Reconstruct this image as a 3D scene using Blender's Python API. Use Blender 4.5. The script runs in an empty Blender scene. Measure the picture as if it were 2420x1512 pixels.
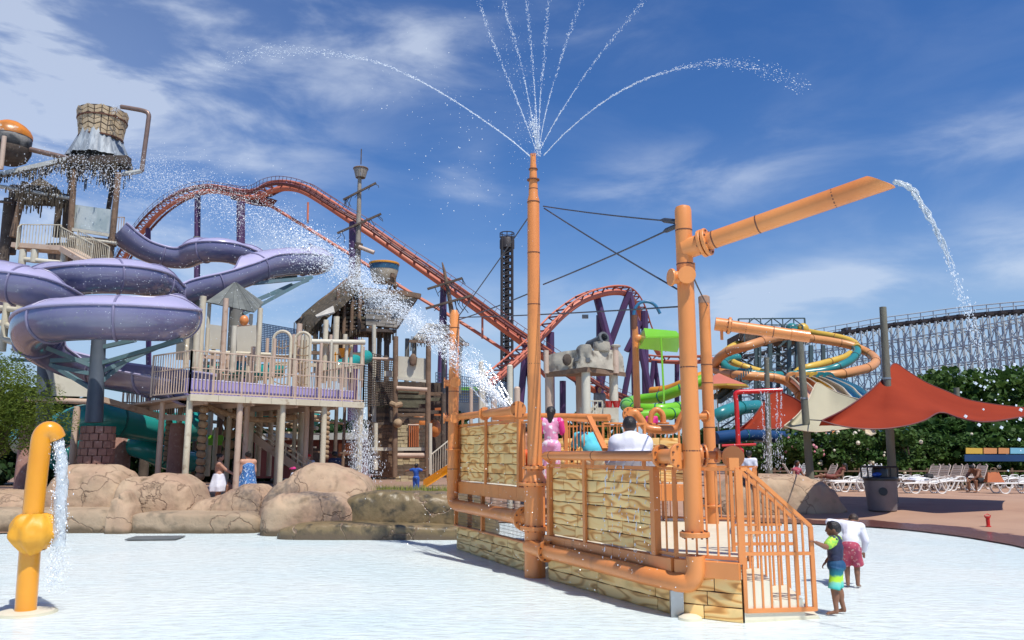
import bpy, bmesh, math, random
from math import sin, cos, pi, radians as R
from mathutils import Vector as V, Matrix, noise

# ---------- camera ----------
S = bpy.context.scene
COL = S.collection
CAMH, FOC, PIT = 2.0, 1900.0, math.atan(316/1900)
cam = bpy.data.cameras.new('camera'); co = bpy.data.objects.new('camera', cam); COL.objects.link(co)
co.location = (0, 0, CAMH); co.rotation_euler = (pi/2 + PIT, 0, 0)
cam.sensor_width = 36; cam.lens = FOC/2420*36; cam.clip_end = 3000; S.camera = co

# ---------- sky, sun, exposure ----------
SUNDIR = V((0.56*cos(R(62)), -0.83*cos(R(62)), sin(R(62)))).normalized()
wd = bpy.data.worlds.new('World'); S.world = wd; wd.use_nodes = True
nt = wd.node_tree; N = nt.nodes; L = nt.links
bg = N['Background']; bg.inputs[1].default_value = 0.115
sky = N.new('ShaderNodeTexSky'); sky.sky_type = 'NISHITA'; sky.sun_disc = False
sky.sun_elevation = math.asin(SUNDIR.z); sky.sun_rotation = math.atan2(SUNDIR.x, SUNDIR.y)
sky.air_density = 1.0; sky.dust_density = 0.15; sky.ozone_density = 2.2; sky.altitude = 0
hs = N.new('ShaderNodeHueSaturation'); hs.inputs['Hue'].default_value = 0.512; hs.inputs['Saturation'].default_value = 1.32; hs.inputs['Value'].default_value = 0.95
L.new(sky.outputs[0], hs.inputs['Color'])
tc = N.new('ShaderNodeTexCoord')
def pdir(px, py):
    a, b = (px-1210)/FOC, (756-py)/FOC
    return V((a, cos(PIT)-b*sin(PIT), sin(PIT)+b*cos(PIT))).normalized()
def mth(op, a, b=None, c=None, clamp=False):
    n = N.new('ShaderNodeMath'); n.operation = op; n.use_clamp = clamp
    for i, x in enumerate((a, b, c)):
        if x is None: continue
        if isinstance(x, (int, float)): n.inputs[i].default_value = x
        else: L.new(x, n.inputs[i])
    return n.outputs[0]
# cloud banks: direction, stretch (horizontal radius, vertical radius), weight
BL = [(-80,190,.32,.24,1.4),(120,60,.24,.12,.8),(820,70,.20,.07,.6),(1000,120,.1,.05,.45),(700,740,.16,.06,.9),(1110,450,.05,.06,.55),(1560,440,.14,.045,.6),
      (1880,715,.13,.045,1.25),(1500,740,.3,.05,.7),(2330,330,.10,.04,.55),(2430,600,.06,.05,.8),(2300,560,.2,.06,.3),(2150,640,.12,.03,.4),(1390,70,.08,.04,.35),(1850,380,.09,.05,.3),(300,700,.5,.07,.45),(200,330,.3,.12,.35),(850,225,.06,.02,.35),(1200,860,.6,.05,.35)]
acc = None
for px, py, rx, rz, w in BL:
    d = pdir(px, py)
    s = N.new('ShaderNodeVectorMath'); s.operation = 'SUBTRACT'; L.new(tc.outputs['Generated'], s.inputs[0]); s.inputs[1].default_value = d
    m = N.new('ShaderNodeVectorMath'); m.operation = 'MULTIPLY'; L.new(s.outputs[0], m.inputs[0]); m.inputs[1].default_value = (1/rx, .6/rx, 1/rz)
    l = N.new('ShaderNodeVectorMath'); l.operation = 'LENGTH'; L.new(m.outputs[0], l.inputs[0])
    g = N.new('ShaderNodeMapRange'); g.interpolation_type = 'SMOOTHERSTEP'; L.new(l.outputs['Value'], g.inputs[0])
    g.inputs[1].default_value = 1.5; g.inputs[2].default_value = 0; g.inputs[3].default_value = 0; g.inputs[4].default_value = w
    acc = g.outputs[0] if acc is None else mth('ADD', acc, g.outputs[0])
mp = N.new('ShaderNodeMapping'); L.new(tc.outputs['Generated'], mp.inputs[0]); mp.inputs['Scale'].default_value = (2.2, 1.6, 6.5); mp.inputs['Rotation'].default_value = (0, R(14), R(20))
nz = N.new('ShaderNodeTexNoise'); L.new(mp.outputs[0], nz.inputs['Vector']); nz.inputs['Scale'].default_value = 2.3; nz.inputs['Detail'].default_value = 9; nz.inputs['Roughness'].default_value = .56; nz.inputs['Distortion'].default_value = .35
cr = N.new('ShaderNodeMapRange'); L.new(nz.outputs[0], cr.inputs[0]); cr.inputs[1].default_value = .40; cr.inputs[2].default_value = .74; cr.interpolation_type = 'SMOOTHSTEP'
base = mth('MULTIPLY', cr.outputs[0], .09)
cl = mth('MULTIPLY', acc, mth('ADD', cr.outputs[0], .12))
mask = mth('MULTIPLY', mth('ADD', base, cl, clamp=True), .62)
sp = N.new('ShaderNodeSeparateXYZ'); L.new(tc.outputs['Generated'], sp.inputs[0])
mask = mth('MULTIPLY', mask, mth('GREATER_THAN', sp.outputs[2], 0.0))
mx = N.new('ShaderNodeMix'); mx.data_type = 'RGBA'; L.new(mask, mx.inputs[0]); L.new(hs.outputs[0], mx.inputs[6]); mx.inputs[7].default_value = (5.6, 6.2, 7.2, 1)
hz = N.new('ShaderNodeMapRange'); hz.interpolation_type = 'SMOOTHSTEP'; L.new(sp.outputs[2], hz.inputs[0]); hz.inputs[1].default_value = 0; hz.inputs[2].default_value = .30; hz.inputs[3].default_value = .85; hz.inputs[4].default_value = 0
m3 = N.new('ShaderNodeMix'); m3.data_type = 'RGBA'; L.new(hz.outputs[0], m3.inputs[0]); L.new(mx.outputs[2], m3.inputs[6]); m3.inputs[7].default_value = (2.9, 4.0, 5.6, 1)
L.new(m3.outputs[2], bg.inputs[0])
sl = bpy.data.lights.new('sun', 'SUN'); sl.energy = 4.2; sl.angle = R(.55); sl.color = (1, .955, .88)
so = bpy.data.objects.new('sun', sl); COL.objects.link(so); so.rotation_euler = SUNDIR.to_track_quat('Z', 'Y').to_euler()
S.view_settings.view_transform = 'Standard'; S.view_settings.look = 'None'; S.view_settings.gamma = 1; S.view_settings.exposure = 0.22

# ---------- helpers ----------
random.seed(7)
ORG = {}
def at(px, py, Y):
    a, b = (px-1210)/FOC, (756-py)/FOC
    d = V((a, cos(PIT)-b*sin(PIT), sin(PIT)+b*cos(PIT)))
    return V((0, 0, CAMH)) + d*(Y/d.y)
def ong(px, py, z=0.0):
    a, b = (px-1210)/FOC, (756-py)/FOC
    d = V((a, cos(PIT)-b*sin(PIT), sin(PIT)+b*cos(PIT)))
    return V((0, 0, CAMH)) + d*((z-CAMH)/d.z)
def zat(py, Y): return at(1210, py, Y).z
MATS = {}
def mk(name, c1, c2=None, scale=3.0, rough=.55, bump=0.0, bscale=None, metal=0.0, spec=.5, sheen=0, rand=0.0, coat=0, lo=.35, hi=.65, det=5, stretch=(1,1,1), c3=None, s3=9.0, l3=.6, h3=.7, trans=0, alpha=1, sss=0):
    """procedural principled material: two-colour noise, optional third stain colour, noise bump, per-object brightness"""
    m = bpy.data.materials.new(name); m.use_nodes = True; nt = m.node_tree; n = nt.nodes; l = nt.links; p = n['Principled BSDF']
    p.inputs['Roughness'].default_value = rough; p.inputs['Metallic'].default_value = metal; p.inputs['Specular IOR Level'].default_value = spec
    p.inputs['Coat Weight'].default_value = coat; p.inputs['Coat Roughness'].default_value = .12; p.inputs['Sheen Weight'].default_value = sheen
    if trans: p.inputs['Transmission Weight'].default_value = trans; p.inputs['IOR'].default_value = 1.1
    p.inputs['Alpha'].default_value = alpha
    t = n.new('ShaderNodeTexCoord'); mp = n.new('ShaderNodeMapping'); l.new(t.outputs['Object'], mp.inputs[0]); mp.inputs['Scale'].default_value = stretch
    def noi(s, d=det):
        x = n.new('ShaderNodeTexNoise'); l.new(mp.outputs[0], x.inputs['Vector']); x.inputs['Scale'].default_value = s; x.inputs['Detail'].default_value = d; return x
    def mr(o, a, b):
        x = n.new('ShaderNodeMapRange'); l.new(o, x.inputs[0]); x.inputs[1].default_value = a; x.inputs[2].default_value = b; return x.outputs[0]
    def mixc(fac, a, b):
        x = n.new('ShaderNodeMix'); x.data_type = 'RGBA'
        l.new(fac, x.inputs[0])
        for q, k in ((a, 6), (b, 7)):
            if isinstance(q, tuple): x.inputs[k].default_value = (*q, 1)
            else: l.new(q, x.inputs[k])
        return x.outputs[2]
    c2 = c2 or tuple(x*.82 for x in c1)
    col = mixc(mr(noi(scale).outputs[0], lo, hi), c1, c2)
    if c3: col = mixc(mr(noi(s3).outputs[0], l3, h3), col, c3)
    if rand:
        oi = n.new('ShaderNodeObjectInfo'); x = n.new('ShaderNodeHueSaturation'); l.new(col, x.inputs['Color'])
        y = n.new('ShaderNodeMapRange'); l.new(oi.outputs['Random'], y.inputs[0]); y.inputs[3].default_value = 1-rand; y.inputs[4].default_value = 1+rand; l.new(y.outputs[0], x.inputs['Value']); col = x.outputs[0]
    l.new(col, p.inputs['Base Color'])
    if bump:
        b = n.new('ShaderNodeBump'); b.inputs['Strength'].default_value = bump; b.inputs['Distance'].default_value = .03
        l.new(noi(bscale or scale*4).outputs[0], b.inputs['Height']); l.new(b.outputs[0], p.inputs['Normal'])
    MATS[name] = m; return m

class MB:
    def __init__(s): s.v = []; s.f = []
    def add(s, vs, fs):
        o = len(s.v); s.v += [V(v) for v in vs]; s.f += [tuple(i+o for i in f) for f in fs]; return s
    def hexa(s, vs): return s.add(vs, [(0,3,2,1),(4,5,6,7),(0,1,5,4),(1,2,6,5),(2,3,7,6),(3,0,4,7)])
    def box(s, c, sz, rz=0, rot=None, bev=0):
        c = V(c); m = rot or Matrix.Rotation(rz, 3, 'Z'); x, y, z = sz[0]/2, sz[1]/2, sz[2]/2
        if bev:
            b = min(bev, x*.9, y*.9, z*.9); P = []
            for (w, h, d) in ((x-b, y-b, -z), (x, y, -z+b), (x, y, z-b), (x-b, y-b, z)):
                P += [c+m@V(q) for q in ((-w,-h,d),(w,-h,d),(w,h,d),(-w,h,d))]
            F_ = [(3,2,1,0),(12,13,14,15)]
            for k in range(3):
                for i in range(4): j = (i+1)%4; F_.append((k*4+i, k*4+j, k*4+4+j, k*4+4+i))
            return s.add(P, F_)
        return s.hexa([c+m@V(q) for q in ((-x,-y,-z),(x,-y,-z),(x,y,-z),(-x,y,-z),(-x,-y,z),(x,-y,z),(x,y,z),(-x,y,z))])
    def beam(s, p, q, w, h=None, up=V((0,0,1))):
        p, q = V(p), V(q); h = h or w; t = (q-p).normalized()
        if abs(t.dot(up)) > .98: up = V((0,1,0))
        a = t.cross(up).normalized()*w/2; b = a.cross(t).normalized()*h/2
        return s.hexa([p-a-b, p+a-b, p+a+b, p-a+b, q-a-b, q+a-b, q+a+b, q-a+b])
    def tube(s, pts, r, n=12, cap=True):
        pts = [V(p) for p in pts]; k = len(pts); rs = r if isinstance(r, (list, tuple)) else [r]*k
        T = []
        for i in range(k):
            t = (pts[min(i+1, k-1)]-pts[max(i-1, 0)])
            T.append(t.normalized() if t.length > 1e-9 else (T[-1] if T else V((0,0,1))))
        ref = V((0,0,1)) if abs(T[0].z) < .9 else V((1,0,0))
        a = T[0].cross(ref).normalized(); vs = []; fs = []
        for i in range(k):
            a = (a-T[i]*a.dot(T[i])).normalized(); b = T[i].cross(a)
            for j in range(n):
                g = 2*pi*j/n; vs.append(pts[i]+(a*cos(g)+b*sin(g))*rs[i])
        for i in range(k-1):
            for j in range(n): q = (j+1)%n; fs.append((i*n+j, i*n+q, (i+1)*n+q, (i+1)*n+j))
        if cap: fs.append(tuple(range(n-1, -1, -1))); fs.append(tuple((k-1)*n+j for j in range(n)))
        return s.add(vs, fs)
    def lathe(s, c, prof, n=20, axis=V((0,0,1)), jit=None):
        c = V(c); q = axis.to_track_quat('Z', 'Y'); vs = []; fs = []
        for i, (r, z) in enumerate(prof):
            for j in range(n):
                g = 2*pi*j/n; rr = r*(jit(j, i) if jit else 1); vs.append(c+q@V((rr*cos(g), rr*sin(g), z)))
        for i in range(len(prof)-1):
            for j in range(n): k = (j+1)%n; fs.append((i*n+j, i*n+k, (i+1)*n+k, (i+1)*n+j))
        fs.append(tuple(range(n-1, -1, -1))); fs.append(tuple((len(prof)-1)*n+j for j in range(n)))
        return s.add(vs, fs)
    def grid(s, rows, flip=False):
        n = len(rows[0]); vs = [p for r in rows for p in r]; fs = []
        for i in range(len(rows)-1):
            for j in range(n-1):
                f = (i*n+j, i*n+j+1, (i+1)*n+j+1, (i+1)*n+j); fs.append(f[::-1] if flip else f)
        return s.add(vs, fs)
    def thick(s, rows, t, nrm):
        """closed slab from a grid: second layer shifted by nrm*t"""
        a = rows; b = [[p+nrm*t for p in r] for r in rows]; s.grid(a); s.grid(b, True)
        per = lambda q: q[0]+[r[-1] for r in q[1:]]+q[-1][-2::-1]+[r[0] for r in q[-2:0:-1]]
        A, B = per(a), per(b); A.append(A[0]); B.append(B[0]); return s.grid([B, A])
    def ell(s, c, r, nu=12, nv=8, rot=None, jit=0, seed=0):
        c = V(c); r = (r, r, r) if isinstance(r, (int, float)) else r; vs = []; fs = []
        for i in range(nv+1):
            th = pi*i/nv
            for j in range(nu):
                g = 2*pi*j/nu; p = V((sin(th)*cos(g), sin(th)*sin(g), cos(th)))
                k = 1+jit*noise.noise(p*2.1+V((seed*7.3, seed, 0))) if jit else 1
                q = V((p.x*r[0], p.y*r[1], p.z*r[2]))*k; vs.append(c+(rot@q if rot else q))
        for i in range(nv):
            for j in range(nu): k = (j+1)%nu; fs.append((i*nu+j, (i+1)*nu+j, (i+1)*nu+k, i*nu+k))
        return s.add(vs, fs)
    def cap(s, p, q, r0, r1, n=10):
        p, q = V(p), V(q); t = (q-p); ln = max(t.length, 1e-6); t = t/ln
        pts = []; rs = []
        for k in range(5): a = pi/2*k/4; pts.append(p-t*r0*cos(a)); rs.append(max(r0*sin(a), 1e-4))
        for k in range(5): a = pi/2*k/4; pts.append(q+t*r1*sin(a)); rs.append(max(r1*cos(a), 1e-4))
        return s.tube(pts, rs, n)
    def drop(s, c, r, d=None, k=1):
        d = d or V((0,0,1)); a = d.cross(V((.3,.9,.1))).normalized()*r; b = d.cross(a).normalized()*r; e = d*r*k
        return s.add([c+e, c+a, c+b, c-a, c-b, c-e], [(0,1,2),(0,2,3),(0,3,4),(0,4,1),(5,2,1),(5,3,2),(5,4,3),(5,1,4)])
    def build(s, name, m, parent=None, ang=38, smooth=True):
        o0 = ORG.get(parent.name, V((0,0,0))) if parent else V((0,0,0))
        me = bpy.data.meshes.new(name); me.from_pydata([tuple(v-o0) for v in s.v], [], s.f); me.update()
        if smooth:
            me.polygons.foreach_set('use_smooth', [True]*len(me.polygons)); me.set_sharp_from_angle(angle=R(ang))
        me.materials.append(MATS[m] if isinstance(m, str) else m)
        o = bpy.data.objects.new(name, me); COL.objects.link(o); o.parent = parent; ORG[o.name] = o0
        return o
def tag(o, label=None, cat=None, group=None, kind=None):
    if label: o['label'] = label
    if cat: o['category'] = cat
    if group: o['group'] = group
    if kind: o['kind'] = kind
    return o
def thing(name, loc, label, cat, group=None):
    o = bpy.data.objects.new(name, None); COL.objects.link(o); o.location = loc; o.empty_display_size = .2; ORG[o.name] = V(loc)
    return tag(o, label, cat, group)
def solo(mb, name, m, label, cat, group=None, kind=None, **k): return tag(mb.build(name, m, **k), label, cat, group, kind)
def struct(mb, name, m, **k): return tag(mb.build(name, m, **k), kind='structure')
def copy_tree(o, loc=None, rz=None, label=None, parent=None, scale=None):
    c = o.copy(); COL.objects.link(c); c.parent = parent
    if loc is not None: c.location = loc
    if rz is not None: c.rotation_euler = (0, 0, rz)
    if scale: c.scale = (scale,)*3
    if label: c['label'] = label
    for ch in list(o.children): copy_tree(ch, parent=c)
    return c
def spl(P, n=8):
    """Catmull-Rom through the points"""
    P = [V(p) for p in P]; out = []
    for i in range(len(P)-1):
        a, b, c, d = P[max(i-1, 0)], P[i], P[i+1], P[min(i+2, len(P)-1)]
        for k in range(n):
            t = k/n; out.append(.5*((2*b)+(c-a)*t+(2*a-5*b+4*c-d)*t*t+(3*b-a-3*c+d)*t**3))
    out.append(P[-1]); return out
def rnd(a, b): return random.uniform(a, b)
def lerp(a, b, t): return a+(b-a)*t

# ---------- materials ----------
ORANGE = mk('orange_paint', (.74,.275,.075), (.62,.205,.05), 1.1, .42, .07, 16, coat=.15, c3=(.36,.14,.05), s3=3.1, l3=.56, h3=.82, stretch=(1,1,.35))
mk('dark_orange_paint', (.50,.15,.045), (.43,.125,.04), 1.6, .45, .08, 14, coat=.15, c3=(.30,.13,.06), s3=4, l3=.62, h3=.85)  # a deeper orange in its own right: balusters, hood, tube rings, awning, bag
mk('joint_dark', (.16,.06,.03), rough=.6)
mk('yellow_paint', (.78,.33,.012), (.70,.27,.01), 1.2, .28, .02, coat=.5)
mk('yellow_cloth', (.74,.36,.025), (.66,.29,.015), 4, .5, .25, 9)
mk('steel', (.45,.45,.45), rough=.3, metal=.9)
mk('cable', (.05,.055,.07), rough=.5)
mk('cream_step', (.72,.66,.50), (.66,.6,.46), 2, .5, .05)
mk('wire', (.16,.12,.09), rough=.5, metal=.3)
# ---------- setting: pool, deck ----------
def pool_mats():
    m = bpy.data.materials.new('pool_floor_paint'); m.use_nodes = True; n = m.node_tree.nodes; l = m.node_tree.links; p = n['Principled BSDF']
    t = n.new('ShaderNodeTexCoord'); x = n.new('ShaderNodeTexNoise'); l.new(t.outputs['Object'], x.inputs['Vector']); x.inputs['Scale'].default_value = .22; x.inputs['Detail'].default_value = 4
    r = n.new('ShaderNodeValToRGB'); l.new(x.outputs[0], r.inputs[0]); r.color_ramp.elements[0].position = .36; r.color_ramp.elements[0].color = (.74,.80,.81,1); r.color_ramp.elements[1].position = .6; r.color_ramp.elements[1].color = (.84,.84,.82,1)
    x2 = n.new('ShaderNodeTexNoise'); l.new(t.outputs['Object'], x2.inputs['Vector']); x2.inputs['Scale'].default_value = 5; x2.inputs['Detail'].default_value = 6
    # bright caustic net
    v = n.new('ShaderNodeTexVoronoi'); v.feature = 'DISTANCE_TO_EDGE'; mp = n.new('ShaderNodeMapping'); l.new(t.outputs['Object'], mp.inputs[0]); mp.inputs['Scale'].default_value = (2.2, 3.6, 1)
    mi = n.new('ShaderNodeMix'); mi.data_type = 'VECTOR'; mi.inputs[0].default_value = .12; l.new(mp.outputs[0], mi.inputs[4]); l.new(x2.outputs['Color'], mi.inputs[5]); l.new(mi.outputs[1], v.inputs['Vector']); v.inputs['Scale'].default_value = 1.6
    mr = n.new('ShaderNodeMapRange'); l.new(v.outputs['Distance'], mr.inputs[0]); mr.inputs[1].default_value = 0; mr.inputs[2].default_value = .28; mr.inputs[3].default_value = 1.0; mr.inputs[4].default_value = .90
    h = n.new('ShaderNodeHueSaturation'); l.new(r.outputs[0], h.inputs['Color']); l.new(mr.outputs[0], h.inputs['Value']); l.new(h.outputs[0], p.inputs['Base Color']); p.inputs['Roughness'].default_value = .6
    MATS[m.name] = m
    w = bpy.data.materials.new('pool_water_film'); w.use_nodes = True; n = w.node_tree.nodes; l = w.node_tree.links; n.remove(n['Principled BSDF']); out = n['Material Output']
    t = n.new('ShaderNodeTexCoord'); mp = n.new('ShaderNodeMapping'); l.new(t.outputs['Object'], mp.inputs[0]); mp.inputs['Scale'].default_value = (1, 2.4, 1); mp.inputs['Rotation'].default_value = (0, 0, R(14))
    x = n.new('ShaderNodeTexNoise'); l.new(mp.outputs[0], x.inputs['Vector']); x.inputs['Scale'].default_value = 3.2; x.inputs['Detail'].default_value = 4; x.inputs['Distortion'].default_value = .5
    y = n.new('ShaderNodeTexNoise'); l.new(mp.outputs[0], y.inputs['Vector']); y.inputs['Scale'].default_value = 12; y.inputs['Detail'].default_value = 3
    ad = n.new('ShaderNodeMath'); ad.operation = 'MULTIPLY_ADD'; l.new(y.outputs[0], ad.inputs[0]); ad.inputs[1].default_value = .2; l.new(x.outputs[0], ad.inputs[2])
    b = n.new('ShaderNodeBump'); b.inputs['Strength'].default_value = .7; b.inputs['Distance'].default_value = .045; l.new(ad.outputs[0], b.inputs['Height'])
    fr = n.new('ShaderNodeFresnel'); fr.inputs['IOR'].default_value = 1.33; l.new(b.outputs[0], fr.inputs['Normal'])
    tr = n.new('ShaderNodeBsdfTransparent'); tr.inputs[0].default_value = (.93,.975,.985,1)
    gl = n.new('ShaderNodeBsdfGlossy'); gl.inputs['Roughness'].default_value = .08; l.new(b.outputs[0], gl.inputs['Normal'])
    ms = n.new('ShaderNodeMixShader'); fm = n.new('ShaderNodeMath'); fm.operation = 'MULTIPLY'; fm.inputs[1].default_value = .55; l.new(fr.outputs[0], fm.inputs[0]); l.new(fm.outputs[0], ms.inputs[0]); l.new(tr.outputs[0], ms.inputs[1]); l.new(gl.outputs[0], ms.inputs[2]); l.new(ms.outputs[0], out.inputs[0])
    MATS[w.name] = w
pool_mats()
EDGE = [ong(*q) for q in ((1600,1236),(1720,1236),(1850,1238),(2000,1244),(2120,1252),(2250,1267),(2350,1283),(2419,1297),(2560,1340),(2800,1460))]
EDGE = [V((-14, 20.5, 0)), V((-6, 23.2, 0)), V((1, 24.2, 0))]+EDGE[1:]+[V((12, 6, 0)), V((13, -2, 0)), V((9, -14, 0))]
EDGE = spl(EDGE, 8)
poly = [V((-40, -14, 0)), V((-40, 22, 0))]+EDGE
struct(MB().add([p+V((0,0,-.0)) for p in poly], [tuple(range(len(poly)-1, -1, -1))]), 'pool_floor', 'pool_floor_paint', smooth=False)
struct(MB().add([p+V((0,0,.03)) for p in poly], [tuple(range(len(poly)-1, -1, -1))]), 'pool_water', 'pool_water_film', smooth=False)
# deck rises gently from the pool's edge
mk('deck_concrete', (.42,.26,.17), (.37,.22,.145), .5, .8, .12, 40, c3=(.27,.15,.10), s3=.9, l3=.58, h3=.75)
dm = MATS['deck_concrete']; n = dm.node_tree.nodes; l = dm.node_tree.links; p = n['Principled BSDF']
at_ = n.new('ShaderNodeAttribute'); at_.attribute_name = 'wet'; nn = n.new('ShaderNodeTexNoise'); nn.inputs['Scale'].default_value = .7; nn.inputs['Detail'].default_value = 5
tcn = n.new('ShaderNodeTexCoord'); l.new(tcn.outputs['Object'], nn.inputs['Vector'])
sm = n.new('ShaderNodeMath'); sm.operation = 'MULTIPLY_ADD'; l.new(nn.outputs[0], sm.inputs[0]); sm.inputs[1].default_value = .9; l.new(at_.outputs['Fac'], sm.inputs[2])
mr = n.new('ShaderNodeMapRange'); l.new(sm.outputs[0], mr.inputs[0]); mr.inputs[1].default_value = .93; mr.inputs[2].default_value = .99
src = p.inputs['Base Color'].links[0].from_socket
mi = n.new('ShaderNodeMix'); mi.data_type = 'RGBA'; l.new(mr.outputs[0], mi.inputs[0]); l.new(src, mi.inputs[6]); mi.inputs[7].default_value = (.135,.05,.035,1); l.new(mi.outputs[2], p.inputs['Base Color'])
m2 = n.new('ShaderNodeMapRange'); l.new(mr.outputs[0], m2.inputs[0]); m2.inputs[3].default_value = .8; m2.inputs[4].default_value = .22; l.new(m2.outputs[0], p.inputs['Roughness'])
def dz(d): return min(.05*d, .4)
def deckz(x, y):
    d = min((V((x, y, 0))-lerp(a, b, t)).length for a, b in zip(EDGE[:-1], EDGE[1:]) for t in (0, .5)); return max(.034, dz(d)+.003)
def ondeck(px, py):
    Y = 18.0
    while Y < 45 and zat(py, Y) > deckz(at(px, py, Y).x, Y): Y += .05
    p = at(px, py, Y); return V((p.x, Y, deckz(p.x, Y)))
rows = []; wets = []
for k, p in enumerate(EDGE):
    q = EDGE[min(k+1, len(EDGE)-1)]; q0 = EDGE[max(k-1, 0)]; t = (q-q0).normalized(); nrm = V((-t.y, t.x, 0)).normalized()
    if nrm.dot(p-V((0,4,0))) < 0: nrm = -nrm
    rows.append([p+nrm*d+V((0,0,max(.034, dz(d)+.003))) for d in (0, .35, .8, 1.5, 2.3, 3.2, 4.5, 6, 8, 9, 12)])
    wets.append([max(0, 1-d/2.9) if p.x > 0 else 0 for d in (0, .35, .8, 1.5, 2.3, 3.2, 4.5, 6, 8, 9, 12)])
mb = MB(); mb.grid(rows); o = struct(mb, 'deck', 'deck_concrete')
at_ = o.data.attributes.new('wet', 'FLOAT', 'POINT'); at_.data.foreach_set('value', [w for r in wets for w in r])
mk('far_ground', (.33,.20,.13), (.27,.17,.115), .12, .85, .1, 30)
struct(MB().add([(-900,17.5,-.02),(-900,1500,-.02),(900,1500,-.02),(900,17.5,-.02)], [(3,2,1,0)]), 'ground', 'far_ground', smooth=False)
struct(MB().add([(-60,26,.31),(-60,80,.31),(3.5,80,.31),(3.5,26,.31)], [(3,2,1,0)]), 'park_pavement', 'far_ground', smooth=False)
struct(MB().add([(3.2,30.5,.396),(3.2,90,.396),(70,90,.396),(70,30.5,.396)], [(3,2,1,0)]), 'sun_terrace', 'deck_concrete', smooth=False)
mb = MB(); r0 = ong(310,1276); 
solo(MB().box(ong(368,1271,.03)+V((0,0,.004)), (1.15, .75, .022), R(6)), 'drain_grate', mk('drain_grey', (.13,.14,.14), rough=.7), 'grey square drain cover under the shallow water before the rocks', 'drain')
# ---------- orange climbing platform ----------
def contour_mat(name, c1, c2, c3, scale, k, rand=.1):
    m = bpy.data.materials.new(name); m.use_nodes = True; n = m.node_tree.nodes; l = m.node_tree.links; p = n['Principled BSDF']; p.inputs['Roughness'].default_value = .5
    t = n.new('ShaderNodeTexCoord'); oi = n.new('ShaderNodeObjectInfo'); mp = n.new('ShaderNodeMapping'); l.new(t.outputs['Object'], mp.inputs[0]); mp.inputs['Scale'].default_value = (.75, .75, 3.4)
    cx = n.new('ShaderNodeMath'); cx.operation = 'MULTIPLY'; l.new(oi.outputs['Random'], cx.inputs[0]); cx.inputs[1].default_value = 37; l.new(cx.outputs[0], mp.inputs['Location'])
    x = n.new('ShaderNodeTexNoise'); l.new(mp.outputs[0], x.inputs['Vector']); x.inputs['Scale'].default_value = scale; x.inputs['Detail'].default_value = 1.2; x.inputs['Roughness'].default_value = .35
    a = n.new('ShaderNodeMath'); a.operation = 'MULTIPLY'; l.new(x.outputs[0], a.inputs[0]); a.inputs[1].default_value = k
    s = n.new('ShaderNodeMath'); s.operation = 'SINE'; l.new(a.outputs[0], s.inputs[0])
    r = n.new('ShaderNodeValToRGB'); mr = n.new('ShaderNodeMapRange'); l.new(s.outputs[0], mr.inputs[0]); mr.inputs[1].default_value = -1; l.new(mr.outputs[0], r.inputs[0])
    e = r.color_ramp.elements; e[0].position = 0; e[0].color = (*c1, 1); e[1].position = 1; e[1].color = (*c3, 1)
    q = e.new(.45); q.color = (*c1, 1); q = e.new(.82); q.color = (*c2, 1)
    hn = n.new('ShaderNodeHueSaturation'); l.new(r.outputs[0], hn.inputs['Color']); y = n.new('ShaderNodeMapRange'); l.new(oi.outputs['Random'], y.inputs[0]); y.inputs[3].default_value = 1-rand; y.inputs[4].default_value = 1+rand; l.new(y.outputs[0], hn.inputs['Value'])
    # grime stains
    g = n.new('ShaderNodeTexNoise'); l.new(t.outputs['Object'], g.inputs['Vector']); g.inputs['Scale'].default_value = 2.2; g.inputs['Detail'].default_value = 7; gm = n.new('ShaderNodeMapRange'); l.new(g.outputs[0], gm.inputs[0]); gm.inputs[1].default_value = .56; gm.inputs[2].default_value = .85
    mi = n.new('ShaderNodeMix'); mi.data_type = 'RGBA'; l.new(gm.outputs[0], mi.inputs[0]); l.new(hn.outputs[0], mi.inputs[6]); mi.inputs[7].default_value = (.50,.38,.15,1); l.new(mi.outputs[2], p.inputs['Base Color'])
    b = n.new('ShaderNodeBump'); b.inputs['Strength'].default_value = .35; b.inputs['Distance'].default_value = .006; b.invert = True; l.new(mr.outputs[0], b.inputs['Height']); l.new(b.outputs[0], p.inputs['Normal'])
    MATS[name] = m
contour_mat('carved_plank', (.95,.63,.245), (.88,.46,.13), (.60,.26,.06), 1.3, 44)
contour_mat('carved_plank_worn', (.88,.63,.26), (.76,.46,.15), (.50,.28,.08), 1.3, 38)
mk('plank_gap', (.06,.035,.02), rough=.8)

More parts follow.
